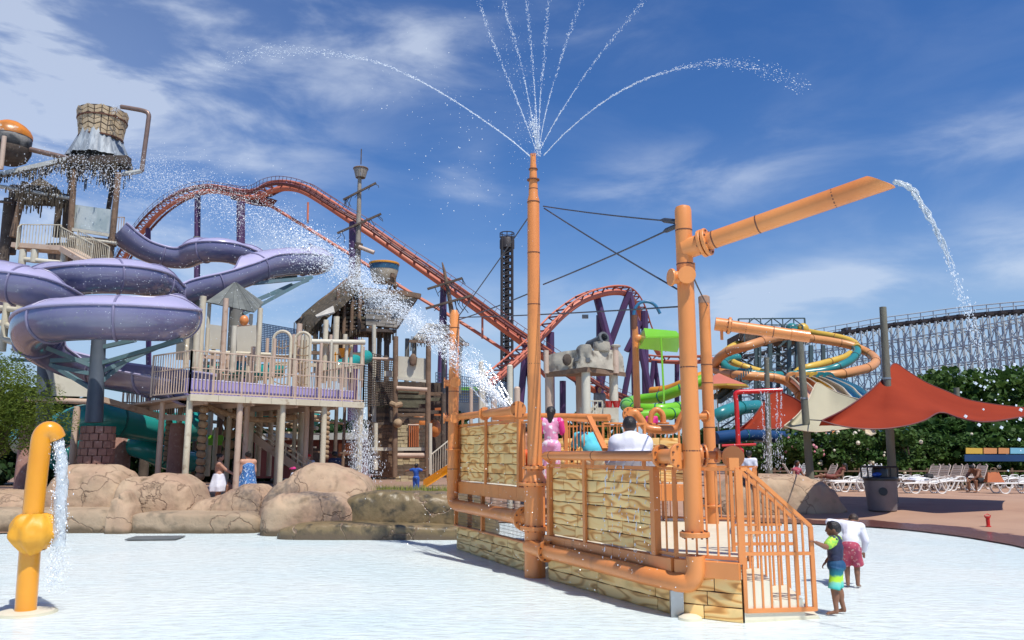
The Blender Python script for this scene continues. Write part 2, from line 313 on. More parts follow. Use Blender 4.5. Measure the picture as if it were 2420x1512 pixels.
def planks(par, p, q, z0, z1, rows, out, mat, seed, lmin=.45, lmax=1.15, th=.035, name='plank'):
    """separate bevelled planks on the vertical wall from p to q; out = outward normal"""
    rg = random.Random(seed); p, q = V(p), V(q); d = (q-p); ln = d.length; d.normalize(); h = (z1-z0)/rows; ang = math.atan2(d.y, d.x)
    mb = MB(); mb.box((p+q)/2+out*(-.012)+V((0,0,(z0+z1)/2)), (ln, .03, z1-z0-.01), ang); mb.build('backing_board', 'plank_gap', par, smooth=False)
    for r in range(rows):
        x = 0; cuts = [0]
        while x < ln-lmin*1.2:
            x += rg.uniform(lmin, lmax)
            if x < ln-lmin*.5: cuts.append(x)
        cuts.append(ln)
        for a, b in zip(cuts[:-1], cuts[1:]):
            zc = z0+h*(r+.5); w = b-a-.012
            # rounded slab with slightly wavy long edges
            nseg = max(3, int(w/.12)); ys = [(-.5*h+.004, 0), (-.5*h+.007, th*.9), (-.5*h+.03, th), (.5*h-.03, th), (.5*h-.007, th*.9), (.5*h-.004, 0)]
            rws = []
            for k in range(nseg+1):
                t = k/nseg; e = .02 if k in (0, nseg) else 0; wob = .003*math.sin(k*1.7+seed+r*3+a*9)
                tt = min(max(t*w, .0), w); base = p+d*(a+.006+tt)
                rws.append([base+out*(max(yy-(e if yy > 0 else 0), 0))+V((0,0,zc+zz+(wob if abs(zz) < .6*h else 0))) for zz, yy in ys])
            m_ = MB(); m_.grid(rws); m_.add(rws[0], [tuple(range(6))]); m_.add(rws[-1], [tuple(range(5, -1, -1))])
            m_.build(name, mat, par, ang=32)
def railing(par, p, q, h, sp=.11, mat='orange_paint', tw=.045, bw=.02, mids=(), bottom=.06, post=True, name='railing'):
    p, q = V(p), V(q); U = V((0,0,1)); ln = (q-p).length; n = max(2, int(ln/sp)); m = MB()
    m.beam(p+U*h, q+U*h, tw, tw*.8); m.beam(p+U*bottom, q+U*bottom, tw*.8)
    for mz in mids: m.beam(p+U*mz, q+U*mz, tw*.6)
    for e in (p, q): m.beam(e, e+U*h, tw*(1 if post else .6))
    r = m.build(name, mat, par, smooth=False)
    for k in range(1, n):
        c = lerp(p, q, k/n); MB().beam(c+U*bottom, c+U*h, bw, bw).build('baluster', mat, r, smooth=False)
    return r
def flange(par, c, axis, r, t=.05, name='flange', mat='orange_paint', bolts=8, br=.014):
    f = MB().lathe(V(c)-axis*t/2, [(r*.97, 0), (r, .006), (r, t-.006), (r*.97, t)], 24, axis).build(name, mat, par)
    if bolts:
        q = axis.to_track_quat('Z', 'Y')
        for k in range(bolts):
            g = 2*pi*(k+.5)/bolts; b = V(c)+q@V((r*.8*cos(g), r*.8*sin(g), 0)); MB().lathe(b-axis*(t/2+.018), [(br, 0), (br, t+.036)], 6, axis).build('bolt', 'joint_dark', f)
    return f
def joints(par, pts, r, mat='joint_dark'):
    for c, ax in pts: MB().lathe(V(c)-ax*.008, [(r+.0025, 0), (r+.0025, .016)], 16, ax).build('pipe_joint', mat, par)
Z = V((0,0,1))
H0, H1, H2, H3 = V((-1.17,17.7,0)), V((.50,13.75,0)), V((2.08,10.52,0)), V((2.77,10.08,0))
H1r = V((.60,13.5,0))
def onrm(a, b):
    d = (b-a).normalized(); return V((d.y, -d.x, 0))
PF = thing('play_platform', (1.2, 14, 0), 'orange climbing platform with cream carved plank walls and railings, standing in the white pool', 'play structure')
nL, nR, nE = onrm(H0, H1), onrm(H1r, H2), onrm(H2, H3)
# hull planks
planks(PF, H0, H1, 0, .48, 3, nL, 'carved_plank_worn', 1, .7, 1.5)
planks(PF, H1r, H2, 0, .5, 3, nR, 'carved_plank_worn', 2, .7, 1.5)
planks(PF, H2, H3, 0, .5, 3, nE, 'carved_plank', 3, .25, .62)
# skirt beams
def skirt(a, b, z0, z1, o, n):
    d = (b-a); k = n
    for i in range(k):
        p, q = a+d*(i/k), a+d*((i+1)/k); g = (q-p).normalized()*.004
        MB().box((p+q)/2+o*.045+Z*(z0+z1)/2, ((q-p).length-.006, .09, z1-z0), math.atan2(d.y, d.x), bev=.006).build('skirt_plate', 'orange_paint', PF, smooth=False)
skirt(H1r, H2, .50, .70, nR, 5); skirt(H2, H3, .50, .70, nE, 1)
skirt(H0, H1, 1.18, 1.42, nL, 5); skirt(H0, H1, .48, .51, nL, 1)
# decks
mb = MB(); lo = [H1r, H2, H3, V((3.2,11.3,0)), V((4.75,15.9,0)), V((3.1,16.4,0)), V((1.3,16.6,0))]
mb.add([p+Z*.64 for p in lo]+[p+Z*.70 for p in lo], [tuple(range(6,-1,-1)), tuple(range(7,14))]+[(i, (i+1)%7, 7+(i+1)%7, 7+i) for i in range(7)]); mb.build('lower_deck', 'cream_step', PF, smooth=False)
mb = MB(); up = [H0, H1, V((1.0,14.3,0)), V((1.75,15.6,0)), V((3.6,16.2,0)), V((3.9,18.2,0)), V((.3,19.3,0))]
mb.add([p+Z*1.34 for p in up]+[p+Z*1.40 for p in up], [tuple(range(6,-1,-1)), tuple(range(7,14))]+[(i, (i+1)%7, 7+(i+1)%7, 7+i) for i in range(7)]); mb.build('upper_deck', 'cream_step', PF, smooth=False)
for p in (V((-.9,17.6,0)), V((.3,14.6,0)), V((1.1,14.5,0)), V((1.9,15.9,0)), V((3.5,16.3,0)), V((3.8,18,0)), V((.4,19,0))):
    MB().box(p+Z*.68, (.1,.1,1.34), 0).build('deck_post', 'orange_paint', PF, smooth=False)
for p in (V((.95,13.4,0)), V((4.5,15.7,0)), V((3.1,16.2,0)), V((3.1,11.2,0))): MB().box(p+Z*.32, (.1,.1,.66), 0).build('deck_post', 'orange_paint', PF, smooth=False)
# plank panel walls with frames
def panel(a, b, z0, z1, o, mat, seed, rows, split, mids=True):
    d = (b-a).normalized(); planks(PF, a+d*.05, b-d*.05, z0, z1, rows, o, mat, seed, .35, .9)
    for p in (a, b): MB().box(p+o*.03+Z*(z0+z1)/2, (.09, .1, z1-z0+.1), math.atan2(d.y, d.x)).build('panel_post', 'orange_paint', PF, smooth=False)
    c = lerp(a, b, split); MB().box(c+o*.075+Z*((z0+z1)/2+.02), (.07, .035, z1-z0+.22), math.atan2(d.y, d.x)).build('panel_bar', 'orange_paint', PF, smooth=False)
    MB().beam(a+Z*(z1+.03)+o*.02, b+Z*(z1+.03)+o*.02, .09, .05).build('panel_cap', 'orange_paint', PF, smooth=False)
dR = (H2-H1r).normalized(); dL = (H1-H0).normalized()
RA, RB = H1r+dR*.12, H1r+dR*2.95
panel(RA, RB, .72, 1.78, nR, 'carved_plank', 5, 6, .40)
LA, LB = H0+dL*.12, H0+dL*3.45
panel(LA, LB, 1.44, 2.56, nL, 'carved_plank', 8, 6, .52)
# end railings of the lower deck
railing(PF, RB+Z*.68, H2+Z*.68+dR*.0, 1.13, .13, tw=.05, bw=.022, post=False)
railing(PF, H2+Z*.68, H3+Z*.68, 1.13, .12, tw=.05, bw=.022)
railing(PF, H1+Z*1.4-dL*.02, LB+Z*1.4, 1.15, .13, tw=.05, bw=.022, post=False)
# wire mesh under the left deck
def wiremesh(a, b, z0, z1, s=.06):
    m = MB(); n = int((b-a).length/s)
    for k in range(n+1): c = lerp(a, b, k/n); m.beam(c+Z*z0, c+Z*z1, .006)
    r = int((z1-z0)/s)
    for k in range(r+1): m.beam(a+Z*lerp(z0, z1, k/r), b+Z*lerp(z0, z1, k/r), .006)
    tag(m.build('wire_mesh', 'wire', PF, smooth=False), kind='stuff')
wiremesh(H0+dL*.1, H1-dL*.05, .51, 1.18)
wiremesh(V((1.3,16.6,0)), V((3.1,16.4,0)), .7, 1.15, .07)
for p in (H0, H0+dL*1.6): MB().box(p+Z*.83+nL*.03, (.07,.07,.72), math.atan2(dL.y, dL.x)).build('mesh_post', 'orange_paint', PF, smooth=False)
# far walls and inner railings
B0, B1 = V((1.3,17.3,0)), V((3.45,16.75,0)); nB = onrm(B0, B1)
BU0, BU1 = V((.4,18.9,0)), V((3.7,18.0,0)); nBU = onrm(BU0, BU1)
planks(PF, BU0, BU1, 1.42, 2.35, 5, nBU, 'carved_plank', 12, .4, 1.0); planks(PF, V((2.9,16.0,0)), V((3.62,15.9,0)), 1.45, 2.15, 4, V((0,-1,0)), 'carved_plank', 13, .7, .9)
skirt(V((2.2,16.1,0)), V((3.6,15.9,0)), 1.1, 1.42, V((0,-1,0)), 2)
railing(PF, BU0+Z*1.4, BU1+Z*1.4, 1.22, .13); railing(PF, V((.95,14.3,1.4)), V((1.55,15.3,1.4)), 1.2, .14, tw=.06)
railing(PF, V((1.75,15.6,1.4)), V((2.6,15.9,1.4)), 1.18, .14); railing(PF, V((3.0,16.35,.7)), V((4.75,15.9,.7)), 1.05, .13, bw=.018); railing(PF, V((4.75,15.9,.7)), V((3.9,13.2,.7)), 1.05, .14, bw=.018)
MB().beam(at(1392,985,14.6), at(1430,1062,13.4), .09, .05).build('stair_handrail', 'orange_paint', PF, smooth=False)
for k in range(4):
    MB().box(V((1.35+k*.02, 14.6-k*.3, 1.22-k*.17)), (.8,.3,.05), R(-30)).build('inner_step', 'orange_paint', PF, smooth=False)
# entry steps and the two stair railings
E1 = V((3.86,10.36,0)); sd = (E1-H3).normalized(); sw = V((.16,1,0)).normalized(); sa = math.atan2(sd.y, sd.x)
def stepbox(s0, s1, zt, w=1.15):
    m = MB(); a, b = H3+sd*(s0+.02), H3+sd*s1; f = .02
    m.hexa([a, b+Z*0+sd*.03, b+sw*w+sd*.03, a+sw*w, a+Z*zt, b+Z*zt, b+sw*w+Z*zt, a+sw*w+Z*zt]); m.build('step', 'cream_step', PF, smooth=False)
stepbox(0, .40, .475); stepbox(.40, .82, .24); stepbox(.82, 1.02, .045)
def stair_rail(o, e0=.62):
    P0 = H3+o+sd*.04; P1 = H3+o+sd*.985; top0, top1 = 1.81, zat(1243, 10.36)
    m = MB(); m.beam(P0+Z*top0, P0+sd*.09+Z*top0, .05, .045); m.beam(P0+sd*.09+Z*top0, P1+Z*top1, .05, .045); m.beam(P1+Z*.10, P1+Z*top1, .05); m.beam(P0+Z*.12, P0+Z*top0, .045)
    m.beam(P0+Z*.14, P1+Z*.12, .05); m.beam(P0+Z*.80, P1+Z*.78, .04)
    m.beam(P0+Z*1.05, P0+sd*.74+Z*1.04, .032)
    r = m.build('stair_railing', 'orange_paint', PF, smooth=False)
    for k in range(1, 8):
        s = .945*k/8; zt = lerp(top0, top1, max(0, (s-.09)/.855)); c = P0+sd*s; MB().beam(c+Z*.14, c+Z*(zt-.01), .024).build('baluster', 'orange_paint', r, smooth=False)
stair_rail(V((0,0,0))); stair_rail(sw*1.1)
# long pipes round the hull
po = .17
def pipe(par, pts, r, name='pipe', mat='orange_paint', n=16): return MB().tube(pts, r, n).build(name, mat, par)
POLE = V((2.62,10.28,0)) 
POLE = V((at(1643,1300,10.3).x, 10.3, 0)); MAST = V((at(1264,1355,13.85).x, 13.75, 0)); LP = V((at(1070,1100,17.45).x, 17.45, 0))
e0 = H1r+nR*po+dR*.15
pts = spl([MAST+Z*.50+nR*.12, e0+Z*.47, H1r+dR*1.5+nR*po+Z*.46, H2+nR*po-dR*.5+Z*.44], 5)[:-1]
pts += spl([H2+nR*po-dR*.5+Z*.44, V((POLE.x-.22, POLE.y+.14, .42)), V((POLE.x-.07, POLE.y+.03, .44)), V((POLE.x-.005, POLE.y, .56)), POLE+Z*.75], 7)
pipe(PF, pts, .118)
flange(PF, e0+Z*.47+dR*.08, dR, .17, .05); flange(PF, POLE+Z*1.01, Z, .185, .06)
TP = thing('water_cannon_pole', POLE+Z*1.04, 'thick orange bamboo look pole carrying the long slanted spout pipe over the platform steps', 'water pole')
zt = zat(486, 10.3)
pp = [POLE+Z*z for z in (1.04, 1.5, 2.3, 3.2, 4.2, 5.0, zt-.07)]
MB().tube(pp+[POLE+Z*(zt-.02), POLE+Z*zt], [.116,.113,.112,.112,.110,.110,.110,.095,.05], 20).build('pole', 'orange_paint', TP)
joints(TP, [(POLE+Z*zat(y, 10.3), Z) for y in (545, 625, 868, 1065)], .111)
TEE = POLE+Z*zat(590, 10.3)
tip = at(2098, 424, 8.9); a0 = at(1652, 578, 10.2); ad = (tip-a0).normalized()
MB().tube([TEE, a0+ad*.02], .135, 20).build('tee', 'orange_paint', TP)
flange(TP, a0+ad*.05, ad, .185, .045); flange(TP, a0+ad*.11, ad, .185, .045)
# spout pipe cut on a slant
q = ad.to_track_quat('Z', 'Y'); n = 24; vs = []; Ls = (tip-a0).length
upv = (Z-ad*ad.z).normalized()
for i, s in enumerate((.1, Ls*.5, None, None, .1)):
    pass
side = ad.cross(upv)
def ring(s, r, slant=0): return [a0+ad*(s+slant*sin(2*pi*j/n))+(side*cos(2*pi*j/n)+upv*sin(2*pi*j/n))*r for j in range(n)]
rr = [ring(.06,.115), ring(Ls*.5,.118), ring(Ls-.08,.120,-.13), ring(Ls-.08,.108,-.13), ring(Ls*.5,.106)]
vs = [p for r_ in rr for p in r_]; fs = [(i*n+j, i*n+(j+1)%n, (i+1)*n+(j+1)%n, (i+1)*n+j) for i in range(4) for j in range(n)]; fs.append(tuple(range(4*n+n-1, 4*n-1, -1)))
MB().add(vs, fs).build('spout_pipe', 'orange_paint', TP)
joints(TP, [(a0+ad*Ls*f, ad) for f in (.09, .34, .74)], .1175)
MB().tube([TEE-Z*.18+V((.1,0,0)), TEE-Z*.36+V((.1,0,0))], .035, 10).build('drain_spigot', 'orange_paint', TP)
for dx, f in ((-.02, -1), (-.13, 0)):
    c = POLE+Z*zat(657, 10.3)
    ax = V((-.12,-1,0)).normalized() if f else V((-1,-.25,0)).normalized()
    MB().tube([c, c+ax*.2], .085, 16).build('stub_pipe', 'orange_paint', TP); flange(TP, c+ax*.2, ax, .115, .035, 'end_cap', bolts=0)
# ---- mast ----
MA = thing('spray_mast', MAST, 'tall orange bamboo look mast with water jets fanning from its tip', 'water pole')
MB().tube([MAST, MAST+Z*.75], .175, 22).build('base_pipe', 'orange_paint', MA); MB().tube([MAST+Z*.8, MAST+Z*1.5], .178, 22).build('base_pipe', 'orange_paint', MA)
flange(MA, MAST+Z*.78, Z, .25, .07, bolts=10); flange(MA, MAST+Z*1.50, Z, .27, .05, bolts=10)
MB().lathe(MAST+Z*1.52, [(.21,0),(.2,.05),(.14,.16),(.135,.24)], 22).build('reducer', 'orange_paint', MA); flange(MA, MAST+Z*1.77, Z, .2, .05, bolts=8); 
zs = [zat(y, 13.75) for y in (1100, 700, 472, 462, 445, 398, 385, 371)]
MB().tube([MAST+Z*z for z in zs], [.118,.110,.106,.085,.080,.062,.052,.050], 20).build('pole', 'orange_paint', MA)
joints(MA, [(MAST+Z*zat(y, 13.75), Z) for y in (860, 720, 598, 478, 425)], .111)
joints(MA, [(MAST+Z*zat(y, 13.75), Z) for y in (447, 400)], .08)
for k in range(8): g = 2*pi*k/8; MB().tube([MAST+Z*(zs[-1]-.02)+V((cos(g),sin(g),0))*.03, MAST+Z*(zs[-1]+.06)+V((cos(g),sin(g),0))*.045], .012, 8).build('nozzle', 'orange_paint', MA)
c = MAST+Z*.92; MB().tube([c+dL*-.05+nL*.0, c-dL*.45+nL*.16+Z*.02], .125, 18).build('side_branch', 'orange_paint', MA); flange(MA, c-dL*.22+nL*.1, -dL, .2, .05)
# ---- left pole with elbow and pipe along the left wall ----
LT = thing('left_pole', LP+Z*.95, 'orange pole at the left end of the platform with two round valve caps', 'water pole'); LT.name = 'water_pole'; ORG[LT.name] = ORG['left_pole']
MB().tube([LP+Z*1.2, LP+Z*2.5, LP+Z*zat(745,17.45), LP+Z*zat(733,17.45)], [.115,.112,.11,.06], 18).build('pole', 'orange_paint', LT)
pts = [LP+Z*1.2]+spl([LP+Z*1.2, LP+V((.02,-.03,1.02)), LP+V((.10,-.16,.94)), LP+V((.28,-.55,.93))], 5)+[MAST+Z*.93-dL*.45+nL*.12]
pipe(LT, pts[1:], .12); joints(LT, [(LP+Z*zat(y, 17.45), Z) for y in (775, 925, 1108)], .113); flange(LT, LP+Z*zat(1062,17.45), Z, .16, .03, bolts=0)
for y, s in ((905, 1), (988, 1)):
    c = LP+Z*zat(y, 17.45); 
    for ax in (V((.25,-1,0)).normalized(), V((-1,-.1,0))): MB().tube([c, c+ax*.2], .07, 14).build('stub_pipe', 'orange_paint', LT); flange(LT, c+ax*.2, ax, .115, .03, 'end_cap', bolts=0)
MB().ell(LP+V((-.13,.02,zat(800,17.45))), (.11,.06,.13)).build('lamp_cap', 'joint_dark', LT)
# nozzle pipe on top of the left wall, rail pipe on the right wall
tpz = 2.78; NP = [LP+Z*tpz+V((.1,0,0)), LA+Z*tpz+dL*.6+nL*.1, lerp(LA, LB, .52)+Z*tpz+nL*.1, LB+Z*tpz+nL*.08]
pipe(PF, NP[:3], .07, 'spray_pipe'); pipe(PF, NP[2:], .08, 'spray_pipe'); flange(PF, NP[2], dL, .13, .05, bolts=0); flange(PF, NP[3]+dL*.02, V((.3,-1,0)).normalized(), .15, .05, 'end_cap', bolts=4)
for f in (.2,.5,.8): c = lerp(NP[2], NP[3], f); MB().tube([c, c+V((-.05,-.02,.12))], .02, 8).build('nozzle', 'steel', PF)
for f in (.1,.52,.95): c = lerp(LA, LB, f)+nL*.06; MB().beam(c+Z*2.56, c+Z*2.74, .05).build('bracket', 'orange_paint', PF, smooth=False)
rz_ = 1.97; a, b = RA+Z*rz_+nR*.06-dR*.1, RB+Z*rz_+nR*.06+dR*.5; a.z -= .0
pipe(PF, [a-Z*.1+nR*-.15, a-Z*.0, a+dR*.15, lerp(a,b,.5), b], .072, 'rail_pipe'); joints(PF, [(a+dR*.2, dR), (a+dR*1.5, dR)], .073)
pipe(PF, [b-dR*.35, b+dR*.05], .095, 'valve_body'); flange(PF, b-dR*.3, dR, .15, .05); flange(PF, b+dR*.08, dR, .16, .05)
for f in (.08,.42,.8): c = lerp(a, b, f); MB().beam(c-Z*.17, c-Z*.04, .05).build('bracket', 'orange_paint', PF, smooth=False)
c = POLE+Z*1.97+V((.1,.1,0)); d_ = V((.9,.45,0)).normalized()
pipe(PF, [b+dR*.1, V((POLE.x+.05, POLE.y+.55, 1.97)), V((POLE.x+.35, POLE.y+.45, 1.98)), V((POLE.x+.62, POLE.y+.4, 1.98))], .055, 'rail_pipe')
c = V((POLE.x+.18, POLE.y+.42, 1.98)); flange(PF, c, V((1,.1,0)).normalized(), .15, .05); flange(PF, c+V((.07,0,0)), V((1,.1,0)).normalized(), .15, .03)
c = V((POLE.x+.42, POLE.y+.4, 1.98)); flange(PF, c, V((1,.1,0)).normalized(), .10, .04, bolts=0)
c = V((POLE.x+.60, POLE.y+.3, 1.96)); flange(PF, c, V((-.15,-1,0)).normalized(), .145, .05, 'end_cap', bolts=0)
MB().beam(H3+Z*1.8+V((-.03,.05,0)), H3+Z*1.95+V((-.03,.05,0)), .12).build('bracket', 'orange_paint', PF, smooth=False)
# foot of the hull at the corner
MB().box(H2+V((-.03,-.07,.16)), (.16,.08,.34), 0, bev=.01).build('corner_bracket', 'steel', PF, smooth=False)
MB().lathe(H2+V((.1,-.22,0)), [(.15,0),(.14,.03),(.09,.055),(.02,.065)], 16).build('anchor_cap', 'cream_step', PF)
# ---- back right pole with drip arm ----
BP = V((at(1683,1190,15.6).x, 15.6, 0)); BT = thing('drip_pole', BP+Z*.6, 'orange pole behind the cannon pole with a long arm reaching right under the slide loops', 'water pole')
zz = zat(698, 15.6)
MB().tube([BP+Z*.62, BP+Z*2, BP+Z*(zz-.15)], [.115,.112,.108], 18).build('pole', 'orange_paint', BT); MB().tube([BP+Z*(zz-.16), BP+Z*(zz-.03), BP+Z*zz], [.112,.112,.07], 18).build('cap', 'deck_concrete', BT)
flange(BT, BP+Z*zat(1195,15.6), Z, .17, .04, bolts=4); joints(BT, [(BP+Z*zat(y,15.6), Z) for y in (862, 1010, 1095, 905)], .112)
A0, A1 = at(1690,765,15.6), at(1913,796,15.3); ax = (A1-A0).normalized()
MB().tube([A0, A0+ax*.25], .13, 18).build('tee', 'orange_paint', BT); flange(BT, A0+ax*.27, ax, .17, .05); MB().tube([A0+ax*.26, lerp(A0,A1,.5), A1-ax*.35, A1-ax*.34, A1], [.115,.108,.105,.115,.112], 18).build('arm', 'orange_paint', BT)
joints(BT, [(lerp(A0,A1,f), ax) for f in (.33,.62,.84)], .109); MB().tube([A0+ax*.12-Z*.1, A0+ax*.12-Z*.3], .03, 8).build('drain_spigot', 'orange_paint', BT)
c = BP+Z*zat(985,15.6)+V((-.1,-.15,0)); MB().tube([c-V((.15,0,0)), c+V((.02,-.05,0))], .06, 12).build('stub_pipe', 'orange_paint', BT); flange(BT, c, V((-1,-.6,0)).normalized(), .12, .04, bolts=0)
# ---- tipping trough pole with the U-shaped pipework ----
TPo = V((at(1504,900,17.2).x, 17.2, 0)); TT = thing('trough_pole', TPo+Z*1.4, 'slim orange pole with curled pipework at its foot and a blue arch on top', 'water pole')
MB().tube([TPo+Z*2.75, TPo+Z*zat(790,17.2), TPo+Z*zat(772,17.2)], [.075,.07,.06], 14).build('pole', 'orange_paint', TT); flange(TT, TPo+Z*zat(968,17.2), Z, .13, .05)
def up_(x, y, Y=16.6): return at(x, y, Y)
pipe(TT, spl([up_(1485,985), up_(1500,975), up_(1516,995), up_(1530,1012), up_(1570,1016), up_(1598,1012), up_(1610,990), up_(1618,975)], 5), .085, 'pipe', n=14)
pipe(TT, spl([up_(1536,1000,16.9), up_(1540,978,16.9), up_(1552,968,16.9), up_(1565,978,16.9), up_(1568,998,16.9)], 5), .06, 'pipe', n=12)
flange(TT, up_(1536,1002,16.9), Z, .12, .04, bolts=0); flange(TT, up_(1568,1000,16.9), Z, .12, .04, bolts=0); flange(TT, up_(1488,980), V((.3,-1,0)).normalized(), .16, .05)
MB().tube([up_(1440,987,17.6), up_(1300,984,18.6), up_(1165,985,19)], .08, 12).build('rail_pipe', 'orange_paint', PF)
mk('blue_pipe', (.03,.16,.30), (.02,.11,.22), 2, .35)
pipe(TT, spl([at(1497,770,17.2), at(1499,735,17.2), at(1512,716,17.2), at(1532,713,17.2), at(1549,722,17.2), at(1560,741,17.2)], 6), .035, 'arch_pipe', 'blue_pipe', 10)
MB().tube([at(1499,745,17.2), at(1499,778,17.2)], .07, 10).build('coupling', 'joint_dark', TT)
# green trough
mk('green_paint', (.20,.55,.015), (.17,.48,.012), 1, .35, coat=.3)
G = thing('tipping_trough', at(1560,815,17.0), 'lime green tipping water trough beside the slim orange pole', 'water trough')
def gb(x, y, Y): return at(x, y, Y)
f_ = [(1518,782),(1530,776),(1597,782),(1610,797),(1602,832),(1513,825)]
fr = [at(x, y, 16.7) for x, y in f_]; bk = [at(x+4, y-1, 17.6) for x, y in f_]
m = MB(); m.add([fr[0], at(1516,800,16.6), fr[5], fr[4], fr[3], fr[1], fr[2]]+[at(1531,777,17.4), at(1597,781,17.4), at(1606,830,17.2), at(1520,822,17.2)], [])
pr = [at(1513,790,16.95), at(1530,776,16.9), at(1520,800,16.4), at(1508,825,16.9)]
L3 = [at(1512,790,17.3), at(1522,775,16.9), at(1526,797,16.5), at(1509,823,16.9)]; R3 = [p+V((.86,.12,-.03)) for p in L3]; R3[1] = at(1598,782,16.95); R3[2] = at(1612,797,16.55); R3[3] = at(1601,832,16.9); R3[0] = at(1606,800,17.35)
inn = lambda p, c: p+(c-p)*.06
m = MB(); m.add(L3+R3, [(0,1,2,3), (7,6,5,4), (1,5,6,2), (2,6,7,3), (3,7,4,0)]); m.add([p+V((0,.03,.0)) for p in L3+R3], [(3,2,1,0), (4,5,6,7), (2,6,5,1), (3,7,6,2), (0,4,7,3)]); m.build('trough', 'green_paint', G, ang=20)
MB().beam(at(1562,797,16.42), at(1570,955,16.45), .035).build('stem', 'green_paint', G); MB().beam(L3[2]+V((-.0,-.02,.0)), R3[2]+V((0,-.02,0)), .03).build('rib', 'green_paint', G)
MB().ell(at(1509,800,17.0), (.09,.05,.09)).build('counterweight', 'orange_paint', G)
# ---- cables ----
def cable(a, b, lab, sag=.02, r=.012, extra=None):
    a, b = V(a), V(b); o = solo(MB().tube([lerp(a, b, t)-Z*sag*4*t*(1-t) for t in (0,.2,.4,.6,.8,1)], r, 6), 'cable', 'cable', lab, 'cable', 'steel cables bracing the orange poles')
    if extra is not None: c, s = lerp(a, b, extra), .2; d = (b-a).normalized(); MB().tube([c-d*s, c-d*s*.6, c+d*s*.6, c+d*s], [.012,.035,.035,.012], 8).build('turnbuckle', 'cable', o)
    return o
mz = lambda x, y: at(x, y, 13.75); pz_ = lambda x, y: at(x, y, 10.3); lz = lambda x, y: at(x, y, 17.45)
cable(mz(1284,487), pz_(1601,524), 'upper cable from the mast to the top of the cannon pole, with a black turnbuckle', extra=.955)
cable(mz(1284,672), pz_(1601,533), 'cable rising from the middle of the mast to the top of the cannon pole', extra=.97)
cable(mz(1286,492), pz_(1612,690), 'cable descending from the upper mast to the middle of the cannon pole')
cable(mz(1256,503), lz(1083,748), 'steep cable from the upper mast down to the top of the left orange pole')
cable(mz(1258,690), lz(1083,756), 'shallow cable from the middle of the mast to the left orange pole')
o = cable(lz(1083,750), pz_(1612,724), 'level cable between left pole and cannon pole with a small dark box on it')
MB().box(at(1383,748,13), (.1,.05,.06)).build('box', 'cable', o, smooth=False)
cable(TEE-Z*.36+V((.1,0,0)), at(1672,722,15.6), 'short cable between the spigot of the cannon pole and the pole behind it')
# ---------- people ----------
def zmat(name, stops, rough=.7, spec=.3):
    """cloth printed in bands by height on the garment (metres above the feet)"""
    m = bpy.data.materials.new(name); m.use_nodes = True; n = m.node_tree.nodes; l = m.node_tree.links; p = n['Principled BSDF']; p.inputs['Roughness'].default_value = rough; p.inputs['Specular IOR Level'].default_value = spec
    t = n.new('ShaderNodeTexCoord'); s = n.new('ShaderNodeSeparateXYZ'); l.new(t.outputs['Object'], s.inputs[0])
    x = n.new('ShaderNodeTexNoise'); l.new(t.outputs['Object'], x.inputs['Vector']); x.inputs['Scale'].default_value = 14
    a = n.new('ShaderNodeMath'); a.operation = 'MULTIPLY_ADD'; l.new(x.outputs[0], a.inputs[0]); a.inputs[1].default_value = .06; l.new(s.outputs[2], a.inputs[2])
    r = n.new('ShaderNodeValToRGB'); l.new(a.outputs[0], r.inputs[0]); e = r.color_ramp.elements
    e[0].position = stops[0][0]; e[0].color = (*stops[0][1], 1); e[1].position = stops[-1][0]; e[1].color = (*stops[-1][1], 1)
    for q, c in stops[1:-1]: k = e.new(q); k.color = (*c, 1)
    l.new(r.outputs[0], p.inputs['Base Color']); MATS[name] = m
mk('skin_light', (.52,.29,.20), (.47,.25,.17), 6, .5, spec=.35); mk('skin_tan', (.25,.12,.07), (.215,.10,.058), 6, .5, spec=.35); mk('skin_dark', (.09,.045,.028), (.075,.038,.024), 6, .45)
mk('hair_black', (.012,.010,.010), (.02,.016,.014), 30, .45, .4, 60); mk('hair_brown', (.05,.028,.018), (.03,.018,.012), 30, .5, .4, 60)
mk('cloth_white', (.72,.72,.78), (.64,.65,.72), 5, .85, .35, 9); mk('cloth_navy', (.022,.028,.075), (.015,.02,.055), 5, .6, .3, 20); mk('cloth_neon', (.50,.72,.05), (.25,.55,.08), 16, .7, .2, 20, lo=.45, hi=.55)
mk('cloth_red_print', (.42,.05,.08), (.30,.04,.09), 9, .75, .2, 12, c3=(.55,.30,.28), s3=22, l3=.58, h3=.62); mk('cloth_pink', (.80,.30,.48), (.75,.38,.60), 8, .7, .2, 12, c3=(.85,.80,.85), s3=12, l3=.55, h3=.6); mk('cloth_magenta', (.75,.03,.24), rough=.7)
mk('cloth_turquoise', (.10,.55,.66), (.08,.45,.55), 6, .75, .3, 10); mk('cloth_orange', (.85,.10,.012), rough=.65); mk('cloth_blue_print', (.06,.22,.50), (.03,.10,.32), 14, .75, c3=(.55,.65,.75), s3=18, l3=.56, h3=.6); mk('cloth_blue', (.02,.10,.45), rough=.6)
mk('cloth_black', (.015,.015,.018), rough=.75); mk('cloth_red', (.60,.02,.02), rough=.7); mk('straw', (.62,.52,.34), (.5,.4,.25), 20, .8); mk('cloth_grey', (.25,.27,.3), rough=.8); mk('cloth_green', (.12,.20,.17), rough=.8); mk('eye_white', (.8,.8,.78), rough=.3); mk('lips', (.30,.09,.07), rough=.5)
zmat('shorts_bands', [(0,(.012,.24,.19)),(.34,(.02,.33,.27)),(.385,(.10,.55,.48)),(.43,(.22,.62,.48)),(.455,(.45,.80,.05)),(.51,(.45,.80,.05)),(.535,(.02,.20,.24)),(.62,(.015,.07,.16))])
